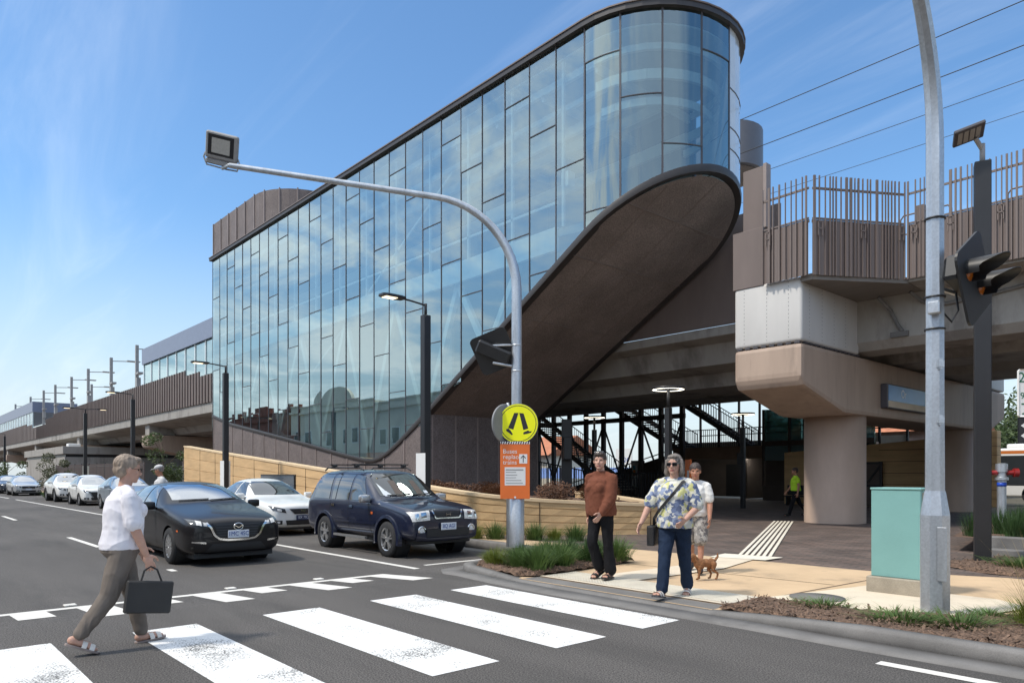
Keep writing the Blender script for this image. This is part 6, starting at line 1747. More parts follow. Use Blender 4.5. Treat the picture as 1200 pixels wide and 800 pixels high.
    def top(s, name, m, sleeve=1.0, hem=.50, loose=1.0, bust=.0, wr=.012, neck=.835, puff=1.0):
        t = bmesh.new(); h = s.h; b = s.bulk * loose; T = s.T
        loft_mesh(t, [(T(.0, 0, hem), .084 * h * b, .100 * h * s.hips * loose), (T(0, 0, hem + .03), .087 * h * b, .102 * h * s.hips * loose), (T(.004 * h, 0, .61), .080 * h * b, .090 * h * b), (T(.004 * h, 0, .70), .082 * h * b, .094 * h * b), (T(0, 0, .765), .070 * h * b, .096 * h * b ** .5), (T(-.004 * h, 0, .802), .052 * h, .082 * h), (T(.0, 0, neck), .040 * h, .050 * h)])
        if bust:
            for sd in (1, -1): ell_mesh(t, T(.055 * h * b, sd * .042 * h, .705), (.045 * h * bust, .05 * h * bust, .05 * h * bust))
        for sd in (1, -1):
            sh, el, wr_ = s.j[('sh', sd)], s.j[('elb', sd)], s.j[('wr', sd)]
            if sleeve > .3: cap_mesh(t, T(-.004 * h, sd * .036 * h, .815), .030 * h, sh + Vector((0, 0, .004 * h)), .034 * h)
            if sleeve <= 0: continue
            if sleeve <= .5:
                e = sh.lerp(el, sleeve * 2); cap_mesh(t, sh + Vector((0, 0, -.008 * h)), .038 * h * b ** .5 * puff, e, .044 * h * b ** .5 * puff)
            else:
                e = el.lerp(wr_, (sleeve - .5) * 2); cap_mesh(t, sh + Vector((0, 0, -.006 * h)), .039 * h * b ** .5 * puff, sh.lerp(el, .5), .041 * h * b ** .5 * puff); cap_mesh(t, sh.lerp(el, .5), .041 * h * b ** .5 * puff, el, .040 * h * b ** .5 * puff); cap_mesh(t, el, .040 * h * b ** .5 * puff, e, .030 * h * puff)
        return fuse(name, t, s.vox + .001, m, s.root, 3, wr, 8)
    def pants(s, name, m, length=1.0, loose=1.0, flare=1.0, wr=.010, waist=.555):
        t = bmesh.new(); h = s.h; T = s.T
        loft_mesh(t, [(T(0, 0, .455), .06 * h, .08 * h * s.hips), (T(-.005 * h, 0, .49), .084 * h * s.bulk, .104 * h * s.hips), (T(-.003 * h, 0, .53), .083 * h * s.bulk, .103 * h * s.hips), (T(0, 0, waist), .074 * h * s.bulk, .093 * h * s.hips)])
        for sd in (1, -1):
            hip, kn, an = s.j[('hip', sd)], s.j[('knee', sd)], s.j[('ank', sd)]
            if length <= .55:
                e = hip.lerp(kn, length * 2); cap_mesh(t, hip, .060 * h * loose, e, .054 * h * loose)
            else:
                cap_mesh(t, hip, .058 * h * loose * s.hips ** .5, kn, .042 * h * loose); e = kn.lerp(an, (length - .5) * 2)
                cap_mesh(t, kn, .042 * h * loose, kn.lerp(e, .5), .037 * h * loose * (flare + 1) / 2); cap_mesh(t, kn.lerp(e, .5), .037 * h * loose * (flare + 1) / 2, e, .033 * h * loose * flare)
        return fuse(name, t, s.vox + .001, m, s.root, 3, wr, 9, .5)
    def shoe(s, m, kind='shoe', solem=None):
        h = s.h
        for sd in (1, -1):
            an, fd, fu = s.j[('ank', sd)], s.j[('fd', sd)], s.j[('fu', sd)]
            base = an - fu * .046 * h; sidev = fu.cross(fd)
            fm = Matrix(((fd.x, sidev.x, fu.x, base.x), (fd.y, sidev.y, fu.y, base.y), (fd.z, sidev.z, fu.z, base.z), (0, 0, 0, 1)))
            out = [(-.042, 0), (-.036, .02), (-.01, .026), (.04, .026), (.085, .034), (.115, .026), (.128, 0), (.115, -.026), (.085, -.034), (.04, -.026), (-.01, -.024), (-.036, -.018)]
            if kind == 'shoe':
                t = bmesh.new(); loft_mesh(t, [(Vector((0, 0, 0)), .01, .01), (Vector((0, 0, .01)), .01, .01)]) if False else None
                cap_mesh(t, fm @ Vector((-.018 * h, 0, .028 * h)), .028 * h, fm @ Vector((.075 * h, 0, .018 * h)), .027 * h); cap_mesh(t, fm @ Vector((.07 * h, 0, .017 * h)), .026 * h, fm @ Vector((.102 * h, 0, .014 * h)), .022 * h)
                o = fuse('shoe', t, s.vox, m, s.root, 2)
            else:
                o = MB().prism([(a * h, b * h) for a, b in out], -.012, .006, .004, mat=fm).build('sandal', solem or m, s.root)
                st = MB()
                for x0 in (.03, .068):
                    rr = []
                    for xx in (x0, x0 + .024):
                        rr.append([fm @ Vector((xx * h, .033 * h * math.cos(a), .002 + (.036 - .12 * (xx - .02)) * h * math.sin(a) + .004)) for a in [PI * k / 10 for k in range(11)]])
                    st.loft(rr, closed=False, cap=False)
                st.build('sandal_strap', m, o)
    def hair(s, m, style='short'):
        t = bmesh.new(); q = s.hs; H = s.H; r3 = s.hm.to_3x3()
        if style == 'short':
            ell_mesh(t, H(-.022 * q, 0, .038 * q), (.096 * q, .083 * q, .088 * q), r3); ell_mesh(t, H(-.05 * q, 0, -.005 * q), (.062 * q, .076 * q, .075 * q), r3); ell_mesh(t, H(.045 * q, 0, .082 * q), (.045 * q, .06 * q, .03 * q), r3)
        elif style == 'long':
            ell_mesh(t, H(-.020 * q, 0, .036 * q), (.098 * q, .086 * q, .09 * q), r3); ell_mesh(t, H(.04 * q, 0, .085 * q), (.042 * q, .062 * q, .026 * q), r3)
            for sd in (1, -1):
                cap_mesh(t, H(.0 * q, sd * .078 * q, .04 * q), .024 * q, H(-.002 * q, sd * .088 * q, -.09 * q), .028 * q); cap_mesh(t, H(-.03 * q, sd * .06 * q, -.04 * q), .04 * q, H(-.03 * q, sd * .07 * q, -.12 * q), .03 * q)
            cap_mesh(t, H(-.055 * q, 0, 0), .06 * q, H(-.055 * q, 0, -.10 * q), .055 * q)
        elif style == 'tied':
            ell_mesh(t, H(-.020 * q, 0, .034 * q), (.100 * q, .084 * q, .092 * q), r3); ell_mesh(t, H(-.045 * q, 0, -.01 * q), (.055 * q, .07 * q, .06 * q), r3); ell_mesh(t, H(-.115 * q, 0, .02 * q), (.035 * q, .035 * q, .04 * q), r3, 2); ell_mesh(t, H(.045 * q, 0, .080 * q), (.046 * q, .064 * q, .032 * q), r3)
        else:
            ell_mesh(t, H(-.018 * q, 0, .036 * q), (.100 * q, .082 * q, .090 * q), r3); ell_mesh(t, H(-.04 * q, 0, 0), (.06 * q, .07 * q, .06 * q), r3)
        return fuse('hair', t, .005, m, s.root, 1, .007, 42, .35)

PP = 'people'
# woman striding across in the foreground
a = Person((-6.77, 1.58, 0), R(92), 1.60, 'short fair haired woman in a white top and taupe trousers striding across the crossing', [(16, 4, 5), (-17, 20, -24)], [(14, 6, 16, 4), (6, 9, 14, 2)], lean=3, head_yaw=-3, head_pitch=8, bulk=1.12, hips=1.1, vox=.0055)
a.top('tee_shirt', M['tee'], .42, .505, 1.08, .9, .008); a.pants('trousers', M['taupe'], .96, 1.12, 1.0, .011); a.shoe(M['sandal'], 'sandal', M['brownlt']); a.hair(M['fairhair'], 'short')
q = 1.60 / 1.65 * 1.07
gl = MB()
for sd in (1, -1):
    gl.tube([a.H(.092 * q, sd * .033 * q + .02 * q * math.cos(t_), .004 * q + .017 * q * math.sin(t_)) for t_ in [2 * PI * k / 12 for k in range(13)]], .0022, 6, cap=False); gl.tube([a.H(.09 * q, sd * .054 * q, .008 * q), a.H(-.02 * q, sd * .08 * q, .008 * q)], .002, 6)
gl.tube([a.H(.096 * q, -.013 * q, .008 * q), a.H(.096 * q, .013 * q, .008 * q)], .002, 6)
gl.build('spectacles', M['trim'], a.root)
hand = a.root.matrix_basis @ (a.j[('wr', -1)] + a.j[('hd', -1)] * .075 * 1.6)
hw = Vector((-6.77, 1.58, 0)) + Matrix.Rotation(R(92), 3, 'Z') @ (a.j[('wr', -1)] + a.j[('hd', -1)] * .11)
bag = empty('carry_bag', (hw.x, hw.y, hw.z), R(92), 'flat black carry bag hanging from the hand of the striding woman', 'bag')
mb = MB(); mb.box(-.17, .20, -.02, .02, -.39, -.12, .012, Matrix.Rotation(R(7), 4, 'Y')); mb.build('bag_body', M['bagcl'], bag)
MB().tube([(-.08, 0, -.13), (-.05, 0, -.03), (0, 0, .0), (.05, 0, -.03), (.09, 0, -.145)], .008, 8).build('handle', M['leather'], bag)

# woman in the rust jumper
b_ = Person((-6.47, 7.36, .045), R(-84), 1.66, 'dark haired woman in a rust brown jumper and black flared trousers', [(-5, 4, 2), (13, 40, -24)], [(16, 6, 24, 12), (-12, 8, 14, 2)], lean=1, head_yaw=26, bulk=1.13, hips=1.05, vox=.006)
b_.top('jumper', M['rust'], .97, .485, 1.2, .95, .010, .842, 1.05); b_.pants('trousers', M['blackcl'], .97, .98, 1.55, .01); b_.shoe(M['leather'], 'sandal', M['leather']); b_.hair(M['brownhair'], 'tied')
q = 1.66 / 1.65 * 1.07
mb = MB()
for sd in (1, -1): mb.box(-.004, .004, -.026, .026, -.02, .02, .003, b_.hm @ Matrix.Translation((.052 * q, sd * .032 * q, .108 * q)) @ Matrix.Rotation(R(-35), 4, 'Y'))
mb.tube([b_.H(.05 * q, -.06 * q, .105 * q), b_.H(.062 * q, 0, .108 * q), b_.H(.05 * q, .06 * q, .105 * q)], .004, 6)
mb.build('sunglasses', M['sunglass'], b_.root)

# woman with sunglasses and the printed top
c_ = Person((-5.03, 7.02, .03), R(-70), 1.63, 'grey haired woman in sunglasses and a yellow and blue printed top', [(-14, 8, -10), (20, 3, 10)], [(0, 16, 55, 32), (20, 20, 8, -4)], lean=1, head_yaw=-2, bulk=1.25, hips=1.16, vox=.006)
c_.top('printed_top', M['floral'], .44, .475, 1.1, 1.0, .009, .825); c_.pants('jeans', M['navycl'], .98, 1.08, 1.2, .012); c_.shoe(M['sandal'], 'sandal', M['clad']); c_.hair(M['saltpepper'], 'long')
q = 1.63 / 1.65 * 1.07
mb = MB()
for sd in (1, -1):
    mb.box(-.004, .004, -.028, .028, -.021, .02, .004, c_.hm @ Matrix.Translation((.088 * q, sd * .033 * q, .004 * q)) @ Matrix.Rotation(sd * R(14), 4, 'Z')); mb.bar(c_.H(.084 * q, sd * .058 * q, .012 * q), c_.H(-.01 * q, sd * .083 * q, .01 * q), .004, .012)
mb.bar(c_.H(.096 * q, -.012 * q, .012 * q), c_.H(.096 * q, .012 * q, .012 * q), .006); mb.build('sunglasses', M['sunglass'], c_.root)
hb = empty('shoulder_bag', (-5.03, 7.02, .03), R(-70), 'black shoulder bag worn across the printed top', 'bag')
T = c_.T; h = 1.63
pts = [T(-.02 * h, .085 * h, .825), T(.055 * h, .07 * h, .80), T(.118 * h, .03 * h, .73), T(.122 * h, -.03 * h, .66), T(.105 * h, -.085 * h, .60), T(.06 * h, -.135 * h, .54), T(.03 * h, -.145 * h, .49)]
mb = MB()
for p0, p1 in zip(pts, pts[1:]): mb.bar(p0, p1, .032, .008, up=(1, 0, 0))
mb.tube([T(-.02 * h, .085 * h, .825), T(-.1 * h, .0, .74), T(-.1 * h, -.1 * h, .6), T(.0, -.145 * h, .5)], .009, 6)
mb.build('strap', M['leather'], hb)
MB().box(-.09, .13, -.045, .045, -.24, 0, .02, Matrix.Translation(T(.03 * h, -.15 * h, .49)), seg=2).build('bag_body', M['leather'], hb)

# man behind her with the dog
d_ = Person((-6.07, 8.98, .045), R(-62), 1.55, 'short haired man in a white vest and patterned shorts behind the printed top woman', [(14, 4, 4), (-12, 14, -10)], [(8, 10, 18, 5), (-6, 12, 14, 0)], lean=5, head_yaw=6, head_pitch=6, bulk=1.05, skinm='skin2', vox=.007, female=False)
d_.top('vest', M['vestw'], .36, .50, 1.12, 0, .012); d_.pants('shorts', M['camo'], .46, 1.15); d_.shoe(M['leather'], 'shoe'); d_.hair(M['brownhair'], 'crop')
# worker in the lime vest
e_ = Person((-11.75, 23.2, .045), R(222), 1.62, 'worker in a lime high visibility vest walking beside the big column', [(20, 4, 6), (-20, 20, -16)], [(-10, 8, 20, 0), (16, 8, 20, 0)], lean=2, bulk=1.05, skinm='skin2', vox=.009, female=False)
e_.top('vest', M['hivis'], .22, .52, 1.12, 0, .008); e_.pants('trousers', M['blackcl'], .97, 1.05); e_.shoe(M['leather'], 'shoe'); e_.hair(M['brownhair'], 'crop')
# man in a cap beyond the black car
f_ = Person((-18.9, 5.35, -.1), R(-100), 1.74, 'man in a pale cap and grey shirt beyond the black hatchback', [(8, 5, 0), (-8, 10, -8)], [(5, 8, 15, 0), (-5, 8, 15, 0)], lean=6, head_pitch=14, head_yaw=-30, bulk=1.1, skinm='skin2', vox=.009, female=False)
f_.top('shirt', M['shirtgrey'], .4, .50, 1.15, 0, .008); f_.pants('trousers', M['taupe'], .97, 1.1); f_.shoe(M['leather'], 'shoe'); f_.hair(M['greyhair'], 'crop')
t = bmesh.new(); q = 1.74 / 1.65 * 1.07; r3 = f_.hm.to_3x3()
ell_mesh(t, f_.H(-.01 * q, 0, .062 * q), (.10 * q, .085 * q, .062 * q), r3); ell_mesh(t, f_.H(.10 * q, 0, .05 * q), (.075 * q, .068 * q, .01 * q), r3)
fuse('cap', t, .007, M['shirtgrey'], f_.root, 2)

# dog
M['fur'] = mat('ginger_fur', (.27, .125, .055), .9, var=.35, vs=14, bump=.8, bs=120)
dog = empty('dog', (-5.55, 8.42, .045), R(-118), 'small ginger dog walking beside the man with patterned shorts', 'dog')
t = bmesh.new()
ell_mesh(t, (.075, 0, .215), (.085, .062, .078)); ell_mesh(t, (-.02, 0, .22), (.11, .052, .058)); ell_mesh(t, (-.10, 0, .222), (.065, .052, .062))
cap_mesh(t, (.12, 0, .25), .048, (.165, 0, .295), .04); ell_mesh(t, (.19, 0, .31), (.052, .043, .043)); cap_mesh(t, (.215, 0, .298), .026, (.262, 0, .288), .016)
for sd in (1, -1):
    cap_mesh(t, (.17, sd * .03, .34), .016, (.155, sd * .042, .31), .012)
    f1 = .03 * sd; cap_mesh(t, (.09, sd * .035, .19), .03, (.085 + f1 * .4, sd * .038, .10), .017); cap_mesh(t, (.085 + f1 * .4, sd * .038, .10), .016, (.09 + f1, sd * .038, .03), .012); cap_mesh(t, (.09 + f1, sd * .038, .016), .014, (.112 + f1, sd * .038, .013), .012)
    f2 = -.03 * sd; cap_mesh(t, (-.115, sd * .034, .21), .042, (-.09 + f2 * .5, sd * .038, .13), .026); cap_mesh(t, (-.09 + f2 * .5, sd * .038, .13), .02, (-.145 + f2, sd * .038, .08), .013); cap_mesh(t, (-.145 + f2, sd * .038, .08), .013, (-.13 + f2, sd * .038, .02), .012); cap_mesh(t, (-.13 + f2, sd * .038, .015), .013, (-.105 + f2, sd * .038, .013), .011)
cap_mesh(t, (-.155, 0, .255), .018, (-.195, 0, .31), .013); cap_mesh(t, (-.195, 0, .31), .013, (-.19, 0, .345), .009)
o = fuse('fur_body', t, .005, [M['fur'], M['trim']], dog, 2, .008, 40)
for p in o.data.polygons:
    if (p.center - Vector((.275, 0, .292))).length < .015 or min((p.center - Vector((.225, s_ * .032, .325))).length for s_ in (1, -1)) < .009: p.material_index = 1
# ============================================================ PLANTS
def leafmat(name, col, var=.4, vs=1.5, tr=.25):
    m = mat(name, col, .65, var=var, vs=vs, fine=.3, fs=9)
    nt = m.node_tree; b = nt.nodes['Principled BSDF']; L = nt.links.new
    t = N(nt, 'ShaderNodeBsdfTranslucent'); mx = N(nt, 'ShaderNodeMixShader'); mx.inputs[0].default_value = tr
    L(b.inputs['Base Color'].links[0].from_socket, t.inputs[0]); out = nt.nodes['Material Output']
    L(b.outputs[0], mx.inputs[1]); L(t.outputs[0], mx.inputs[2]); L(mx.outputs[0], out.inputs[0])
    return m
M['grassg'] = leafmat('grass_green', (.085, .15, .035)); M['grassd'] = leafmat('grass_deep', (.045, .095, .025)); M['grassy'] = leafmat('grass_straw', (.36, .27, .12)); M['grasslime'] = leafmat('grass_lime', (.17, .21, .03))
M['leafd'] = leafmat('leaf_dark', (.045, .07, .028)); M['leafm'] = leafmat('leaf_mid', (.07, .105, .035)); M['leafo'] = leafmat('leaf_olive', (.085, .095, .05))
M['shrubbr'] = leafmat('russet_shrub', (.13, .06, .03)); M['bark'] = mat('tree_bark', (.12, .09, .065), .9, var=.3, vs=12, bump=.6, bs=30)
def blades(mb, n, r, h, w, lean, rr, droop=.5, base=.12):
    for k in range(n):
        a = rr.uniform(0, 2 * PI); b = rr.random() ** .6
        x0, y0 = base * b * math.cos(a) * rr.uniform(.3, 1.5), base * b * math.sin(a) * rr.uniform(.3, 1.5)
        a2 = a + rr.uniform(-.6, .6); hh = h * rr.uniform(.55, 1.1); out = r * b * rr.uniform(.6, 1.2) * lean
        p = []
        for i in range(5):
            t = i / 4
            z = hh * (t - droop * t * t * b * .6); o_ = out * t ** 1.6
            p.append(Vector((x0 + o_ * math.cos(a2), y0 + o_ * math.sin(a2), z)))
        wv = Vector((-math.sin(a2 + rr.uniform(-1, 1)), math.cos(a2), 0)) * w * .5
        vs = []
        for i, q in enumerate(p):
            f = 1 - (i / 4) ** 1.5
            vs.append((mb.bm.verts.new(q - wv * f), mb.bm.verts.new(q + wv * f)) if i < 4 else (mb.bm.verts.new(q),))
        for i in range(3): mb.bm.faces.new((vs[i][0], vs[i][1], vs[i + 1][1], vs[i + 1][0]))
        mb.bm.faces.new((vs[3][0], vs[3][1], vs[4][0]))
protos = {}
def tussock(kind, loc, sc, label, group, rz=None):
    if kind not in protos:
        rr = random.Random(hash(kind) % 97 if False else len(protos) + 11); mb = MB()
        if kind == 'green': blades(mb, 420, .34, .46, .010, 1.0, rr, .7, .16); m = M['grassg']
        elif kind == 'deep': blades(mb, 420, .36, .44, .010, 1.1, rr, .8, .16); m = M['grassd']
        elif kind == 'lime': blades(mb, 420, .26, .34, .009, 1.0, rr, .6, .13); m = M['grasslime']
        elif kind == 'straw': blades(mb, 60, .42, .95, .006, 1.0, rr, .25, .10); m = M['grassy']
        elif kind == 'reed': blades(mb, 320, .34, .70, .012, .9, rr, .45, .2); m = M['grassd']
        else: blades(mb, 300, .22, .12, .010, 1.2, rr, .5, .2); m = M['grassg']
        me = mb.mesh('tussock', recalc=False); me.materials.append(m); protos[kind] = me
    o = bpy.data.objects.new('grass_tussock', protos[kind]); COL.objects.link(o)
    o.location = loc; o.scale = (sc, sc, sc); o.rotation_euler = (0, 0, rz if rz is not None else rnd.uniform(0, 6))
    tag(o, label, 'grass tussock', group)
    return o
r = random.Random(5)
G1 = 'grass tussocks in the kerb bed at the crossing'
spots = [(-8.72, 7.25), (-8.62, 7.75), (-8.55, 8.3), (-8.35, 7.05), (-8.2, 7.5), (-8.15, 8.0), (-8.1, 8.55), (-7.95, 7.1), (-7.75, 7.45), (-7.75, 7.95), (-7.7, 8.5), (-7.6, 9.0), (-8.5, 8.85), (-7.55, 7.15), (-8.0, 9.0), (-7.5, 7.75)]
for i, (x, y) in enumerate(spots):
    k = ('lime', 'green', 'deep')[i % 3] if i < 4 else ('deep', 'green')[i % 2]
    tussock(k, (x + r.uniform(-.06, .06), y + r.uniform(-.06, .06), .08), r.uniform(.85, 1.1) if i > 1 else .7, 'green grass tussock in the kerb bed round the foot of the arched pole', G1)
for (x, y, k, s, l) in ((-1.72, 7.9, 'lime', 1.1, 'bright lime grass tuft at the right edge of the mulch bed'), (-1.70, 7.92, 'straw', 1.0, 'tall dry straw stalks rising from the lime grass tuft'), (-2.2, 7.45, 'low', 1.3, 'low green weeds on the mulch right below the octagonal pole'), (-2.62, 7.25, 'low', 1.2, 'low green weeds on the mulch in front of the octagonal pole'), (-3.45, 7.42, 'low', 1.0, 'small green weed by the dark round cover'), (-2.15, 8.15, 'low', .8, 'small weed on the mulch behind the octagonal pole'), (-3.0, 12.9, 'low', 1.5, 'low grass beside the foot of the tall black post'), (-2.6, 12.6, 'straw', .6, 'dry stalks right of the tall black post'), (-1.3, 7.3, 'lime', .8, 'second lime grass tuft beyond the right edge')):
    tussock(k, (x, y, .08), s, l, None)
G2 = 'reeds in the bed at right'
for i in range(26):
    x, y = -4.3 + (i % 9) * .55 + r.uniform(-.15, .15), 15.5 + (i // 9) * 1.1 + r.uniform(-.2, .2)
    tussock('reed', (x, y, .3), r.uniform(.8, 1.05), 'dark green reed clump in the raised bed at right', G2)
G3 = 'grass strip along the tan wall'
for i in range(9):
    x = -13.6 + i * .36; tussock('lime' if i % 2 else 'green', (x, 10.05 + .26 * max(0, i - 3) , .03), r.uniform(.9, 1.25), 'grass tuft growing along the foot of the tan wall beside the blue car', G3)
# russet shrubs on the planter
def leafball(mb, c, rad, n, size, rr, squash=1.0):
    for k in range(n):
        d = Vector((rr.gauss(0, 1), rr.gauss(0, 1), rr.gauss(0, 1))).normalized(); p = Vector(c) + Vector((d.x * rad, d.y * rad, d.z * rad * squash)) * rr.uniform(.35, 1.0) ** .5
        a = Vector((rr.gauss(0, 1), rr.gauss(0, 1), rr.gauss(0, .7))).normalized(); b = a.orthogonal().normalized(); s_ = size * rr.uniform(.6, 1.3)
        mb.quad(p - a * s_, p + b * s_ * .4, p + a * s_, p - b * s_ * .4)
shm = []
for v in range(2):
    mb = MB(); rr = random.Random(20 + v)
    for k in range(5): leafball(mb, (rr.uniform(-.25, .25), rr.uniform(-.25, .25), rr.uniform(.2, .4)), .36, 420, .035, rr, .8)
    me = mb.mesh('shrub', recalc=False); me.materials.append(M['shrubbr']); shm.append(me)
for i, (x, y) in enumerate(((-19.6, 12.6), (-18.2, 12.9), (-16.6, 12.7), (-15.4, 13.3), (-14.6, 12.5), (-13.4, 13.6), (-12.8, 14.4), (-17.3, 14.4), (-20.6, 13.8))):
    o = bpy.data.objects.new('shrub', shm[i % 2]); COL.objects.link(o); o.location = (x, y, .68); s = r.uniform(.9, 1.2); o.scale = (s, s, s * .85); o.rotation_euler = (0, 0, r.uniform(0, 6))
    tag(o, 'rounded russet shrub on the planter behind the tan wall', 'shrub', 'russet shrubs on the planter')
o = tussock('green', (-14.4, 11.9, .66), .8, 'single green tuft among the russet shrubs', None)
# trees
def tree(loc, h, cr, n, m, label, seed, trunk=.06, cz=.62, lsize=.06, group=None, thin=1.0):
    e = empty('tree', loc, 0, label, 'tree', group); rr = random.Random(seed)
    tb = MB(); top = Vector((rr.uniform(-.1, .1), rr.uniform(-.1, .1), h * .8))
    tb.tube([(0, 0, 0), (rr.uniform(-.04, .04), .02, h * .3), top * .75, top], [trunk, trunk * .8, trunk * .5, trunk * .2], 8)
    cen = []
    for k in range(11):
        a = rr.uniform(0, 2 * PI); z = h * rr.uniform(cz - .30, .93); rad = cr * rr.uniform(.4, .95) * (1 - .5 * abs(z / h - cz))
        c = Vector((rad * math.cos(a), rad * math.sin(a), z)); cen.append(c); tb.tube([(top.x * .5, top.y * .5, z - h * .22), c * .6 + Vector((0, 0, z * .38)), c], [trunk * .4, trunk * .25, trunk * .12], 6)
    tb.build('trunk', M['bark'], e)
    lb = MB()
    for c in cen: leafball(lb, c, cr * rr.uniform(.28, .5) * thin, n // 11, lsize, rr, .8)
    lb.build('crown', m, e, recalc=False)
    return e
tree((-53.5, 8.7, -.08), 2.9, 1.15, 2600, M['leafo'], 'small olive leaved street tree between the parked cars', 31, .035, .55, .07)
tree((-45.5, 12.9, 0), 4.1, 1.5, 2400, M['leafm'], 'thin young tree at the left end of the tan wall', 32, .05, .6, .07, thin=.9)
tree((-77, 8.9, 0), 3.3, 1.4, 2000, M['leafm'], 'street tree at the far left edge of the road', 33, .05, .55, .09)
for i, (x, y, h, c, s) in enumerate(((-11, 62, 8, 4.2, 1), (-5, 66, 9, 4.5, 2), (-15.5, 70, 7, 3.5, 3), (-1, 60, 7, 3.5, 4))):
    tree((x, y, 0), h, c, 4200, M['leafd'] if i % 2 else M['leafm'], ['big green tree behind the bus', 'tallest dark tree right of the bus', 'tree between the bus and the far column', 'green tree behind the parking sign'][i], 40 + s, .2, .55, .2)
for i, (x, y, h, c) in enumerate(((-38, 78, 6, 2.5), (-31, 82, 6.6, 2.6), (-50, 84, 5.5, 2.4), (-27, 76, 5, 2))):
    tree((x, y, 0), h, c, 1500, M['leafd'], ['far tree seen left through the station opening', 'taller far tree in the middle of the station opening', 'far tree behind the staircases', 'far tree near the kiosk glass'][i], 60 + i, .15, .55, .2)
for (x, y) in ((-55.5, 8.6), (-54.4, 8.5), (-53.2, 8.4), (-52.3, 8.7), (-56.4, 8.8), (-51.5, 8.6)):
    tussock('green', (x, y, -.06), 1.3, 'grass tuft in the kerb island of the small street tree', 'grass tufts under the small street tree')
# ============================================================ LIGHT, SKY, CAMERA
SUN_EL, SUN_AZ = R(56), math.atan2(-.96, -.30)     # direction towards the sun in plan
w = bpy.data.worlds.new('World'); scene.world = w; w.use_nodes = True
nt = w.node_tree; L = nt.links.new; bg = nt.nodes['Background']
sky = N(nt, 'ShaderNodeTexSky'); sky.sky_type = 'NISHITA'; sky.sun_disc = False
sky.sun_elevation = SUN_EL; sky.sun_rotation = PI / 2 - SUN_AZ
sky.air_density = 1.0; sky.dust_density = 1.0; sky.ozone_density = 1.6
bg.inputs['Strength'].default_value = .15
tc = N(nt, 'ShaderNodeTexCoord')
# project the sky direction on a cloud layer
sp = N(nt, 'ShaderNodeSeparateXYZ'); L(tc.outputs['Generated'], sp.inputs[0])
mxz = N(nt, 'ShaderNodeMath', operation='MAXIMUM'); mxz.inputs[1].default_value = .04; L(sp.outputs['Z'], mxz.inputs[0])
ad = N(nt, 'ShaderNodeMath', operation='ADD'); ad.inputs[1].default_value = .12; L(mxz.outputs[0], ad.inputs[0])
dx = N(nt, 'ShaderNodeMath', operation='DIVIDE'); L(sp.outputs['X'], dx.inputs[0]); L(ad.outputs[0], dx.inputs[1])
dy = N(nt, 'ShaderNodeMath', operation='DIVIDE'); L(sp.outputs['Y'], dy.inputs[0]); L(ad.outputs[0], dy.inputs[1])
cb = N(nt, 'ShaderNodeCombineXYZ'); L(dx.outputs[0], cb.inputs[0]); L(dy.outputs[0], cb.inputs[1])
def cloud(rotz, scl, scale, lo, hi, detail=9, rough=.6, dist=.6, off=(0, 0, 0)):
    mp = N(nt, 'ShaderNodeMapping'); mp.inputs['Rotation'].default_value = (0, 0, rotz); mp.inputs['Scale'].default_value = scl; mp.inputs['Location'].default_value = off
    L(cb.outputs[0], mp.inputs[0])
    no = N(nt, 'ShaderNodeTexNoise'); no.inputs['Scale'].default_value = scale; no.inputs['Detail'].default_value = detail; no.inputs['Roughness'].default_value = rough; no.inputs['Distortion'].default_value = dist
    L(mp.outputs[0], no.inputs['Vector'])
    r = N(nt, 'ShaderNodeMapRange'); r.inputs['From Min'].default_value = lo; r.inputs['From Max'].default_value = hi; r.interpolation_type = 'SMOOTHSTEP'
    L(no.outputs['Fac'], r.inputs['Value']); return r.outputs[0]
c1 = cloud(R(25), (.35, 2.2, 1), 1.6, .45, .85, off=(3, 1, 0))
c2 = cloud(R(0), (1, 1, 1), 1.5, .40, .62, off=(0, 4, 0))          # heavier cloud bank, only over the street side
# bank weight: grows towards -Y (behind the camera)
bd = N(nt, 'ShaderNodeVectorMath', operation='DOT_PRODUCT'); L(tc.outputs['Generated'], bd.inputs[0]); bd.inputs[1].default_value = (.0, -1, 0)
bk0 = N(nt, 'ShaderNodeMapRange'); bk0.inputs['From Min'].default_value = -.02; bk0.inputs['From Max'].default_value = .25; L(bd.outputs['Value'], bk0.inputs['Value'])
bk1 = N(nt, 'ShaderNodeMapRange'); bk1.inputs['From Min'].default_value = .57; bk1.inputs['From Max'].default_value = .72; L(sp.outputs['Z'], bk1.inputs['Value'])
bk = N(nt, 'ShaderNodeMath', operation='MAXIMUM'); L(bk0.outputs[0], bk.inputs[0]); L(bk1.outputs[0], bk.inputs[1])
zc = N(nt, 'ShaderNodeMath', operation='MULTIPLY'); zc.inputs[1].default_value = .8; L(bk1.outputs[0], zc.inputs[0])
c2m = N(nt, 'ShaderNodeMath', operation='MAXIMUM'); L(c2, c2m.inputs[0]); L(zc.outputs[0], c2m.inputs[1])
px = N(nt, 'ShaderNodeMapRange'); px.inputs['From Min'].default_value = .1; px.inputs['From Max'].default_value = .5; L(sp.outputs['X'], px.inputs['Value'])
pm = N(nt, 'ShaderNodeMix', data_type='FLOAT'); L(px.outputs[0], pm.inputs[0]); L(c2m.outputs[0], pm.inputs[2]); pm.inputs[3].default_value = .42
m2 = N(nt, 'ShaderNodeMath', operation='MULTIPLY'); L(pm.outputs[0], m2.inputs[0]) if True else L(c2m.outputs[0], m2.inputs[0]); L(bk.outputs[0], m2.inputs[1])
m1 = N(nt, 'ShaderNodeMath', operation='MULTIPLY'); m1.inputs[1].default_value = .20; L(c1, m1.inputs[0])
m3 = N(nt, 'ShaderNodeMath', operation='MULTIPLY'); m3.inputs[1].default_value = .9; L(m2.outputs[0], m3.inputs[0])
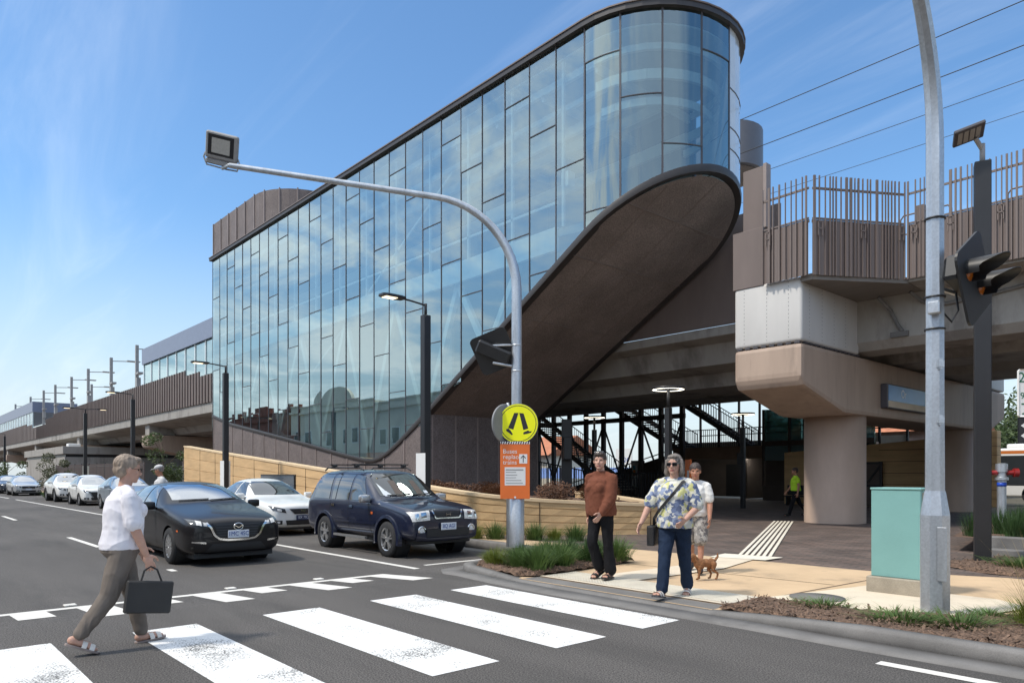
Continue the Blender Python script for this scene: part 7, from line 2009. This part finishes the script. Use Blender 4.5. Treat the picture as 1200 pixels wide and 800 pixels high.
sm = N(nt, 'ShaderNodeMath', operation='ADD', use_clamp=True); L(m1.outputs[0], sm.inputs[0]); L(m3.outputs[0], sm.inputs[1])
# saturate the blue
hs = N(nt, 'ShaderNodeHueSaturation'); hs.inputs['Saturation'].default_value = 1.08; hs.inputs['Value'].default_value = 1.4
L(sky.outputs[0], hs.inputs['Color'])
tn = N(nt, 'ShaderNodeVectorMath', operation='MULTIPLY'); L(hs.outputs[0], tn.inputs[0]); tn.inputs[1].default_value = (.78, .96, 1.04)
hz = N(nt, 'ShaderNodeMapRange'); hz.inputs['From Min'].default_value = .34; hz.inputs['From Max'].default_value = .0; hz.inputs['To Max'].default_value = .85; hz.interpolation_type = 'SMOOTHSTEP'; L(sp.outputs['Z'], hz.inputs['Value'])
hx = N(nt, 'ShaderNodeMix', data_type='RGBA'); L(hz.outputs[0], hx.inputs[0]); L(tn.outputs[0], hx.inputs[6]); hx.inputs[7].default_value = (5.2, 5.7, 6.0, 1)
mx = N(nt, 'ShaderNodeMix', data_type='RGBA'); L(sm.outputs[0], mx.inputs[0]); L(hx.outputs[2], mx.inputs[6]); mx.inputs[7].default_value = (9.5, 9.9, 10.3, 1)
L(mx.outputs[2], bg.inputs['Color'])
sl = bpy.data.lights.new('sun', 'SUN'); sl.energy = 3.3; sl.angle = R(5); sl.color = (1, .93, .83)
so = bpy.data.objects.new('sun', sl); COL.objects.link(so)
sd = Vector((math.cos(SUN_AZ) * math.cos(SUN_EL), math.sin(SUN_AZ) * math.cos(SUN_EL), math.sin(SUN_EL)))
so.rotation_euler = sd.to_track_quat('Z', 'Y').to_euler(); so.location = sd * 100

cd = bpy.data.cameras.new('camera'); cam = bpy.data.objects.new('camera', cd); COL.objects.link(cam)
cd.sensor_width = 36; cd.sensor_fit = 'HORIZONTAL'; cd.lens = 36 * 844 / 1200; cd.shift_y = 155 / 1200
cd.clip_start = .1; cd.clip_end = 3000
cam.location = (0, 0, 1.47); cam.rotation_euler = (R(90), 0, math.atan2(.74751, .66425))
scene.camera = cam
scene.view_settings.view_transform = 'Standard'; scene.view_settings.look = 'None'; scene.view_settings.exposure = 0
scene.cycles.max_bounces = 10; scene.cycles.transparent_max_bounces = 16
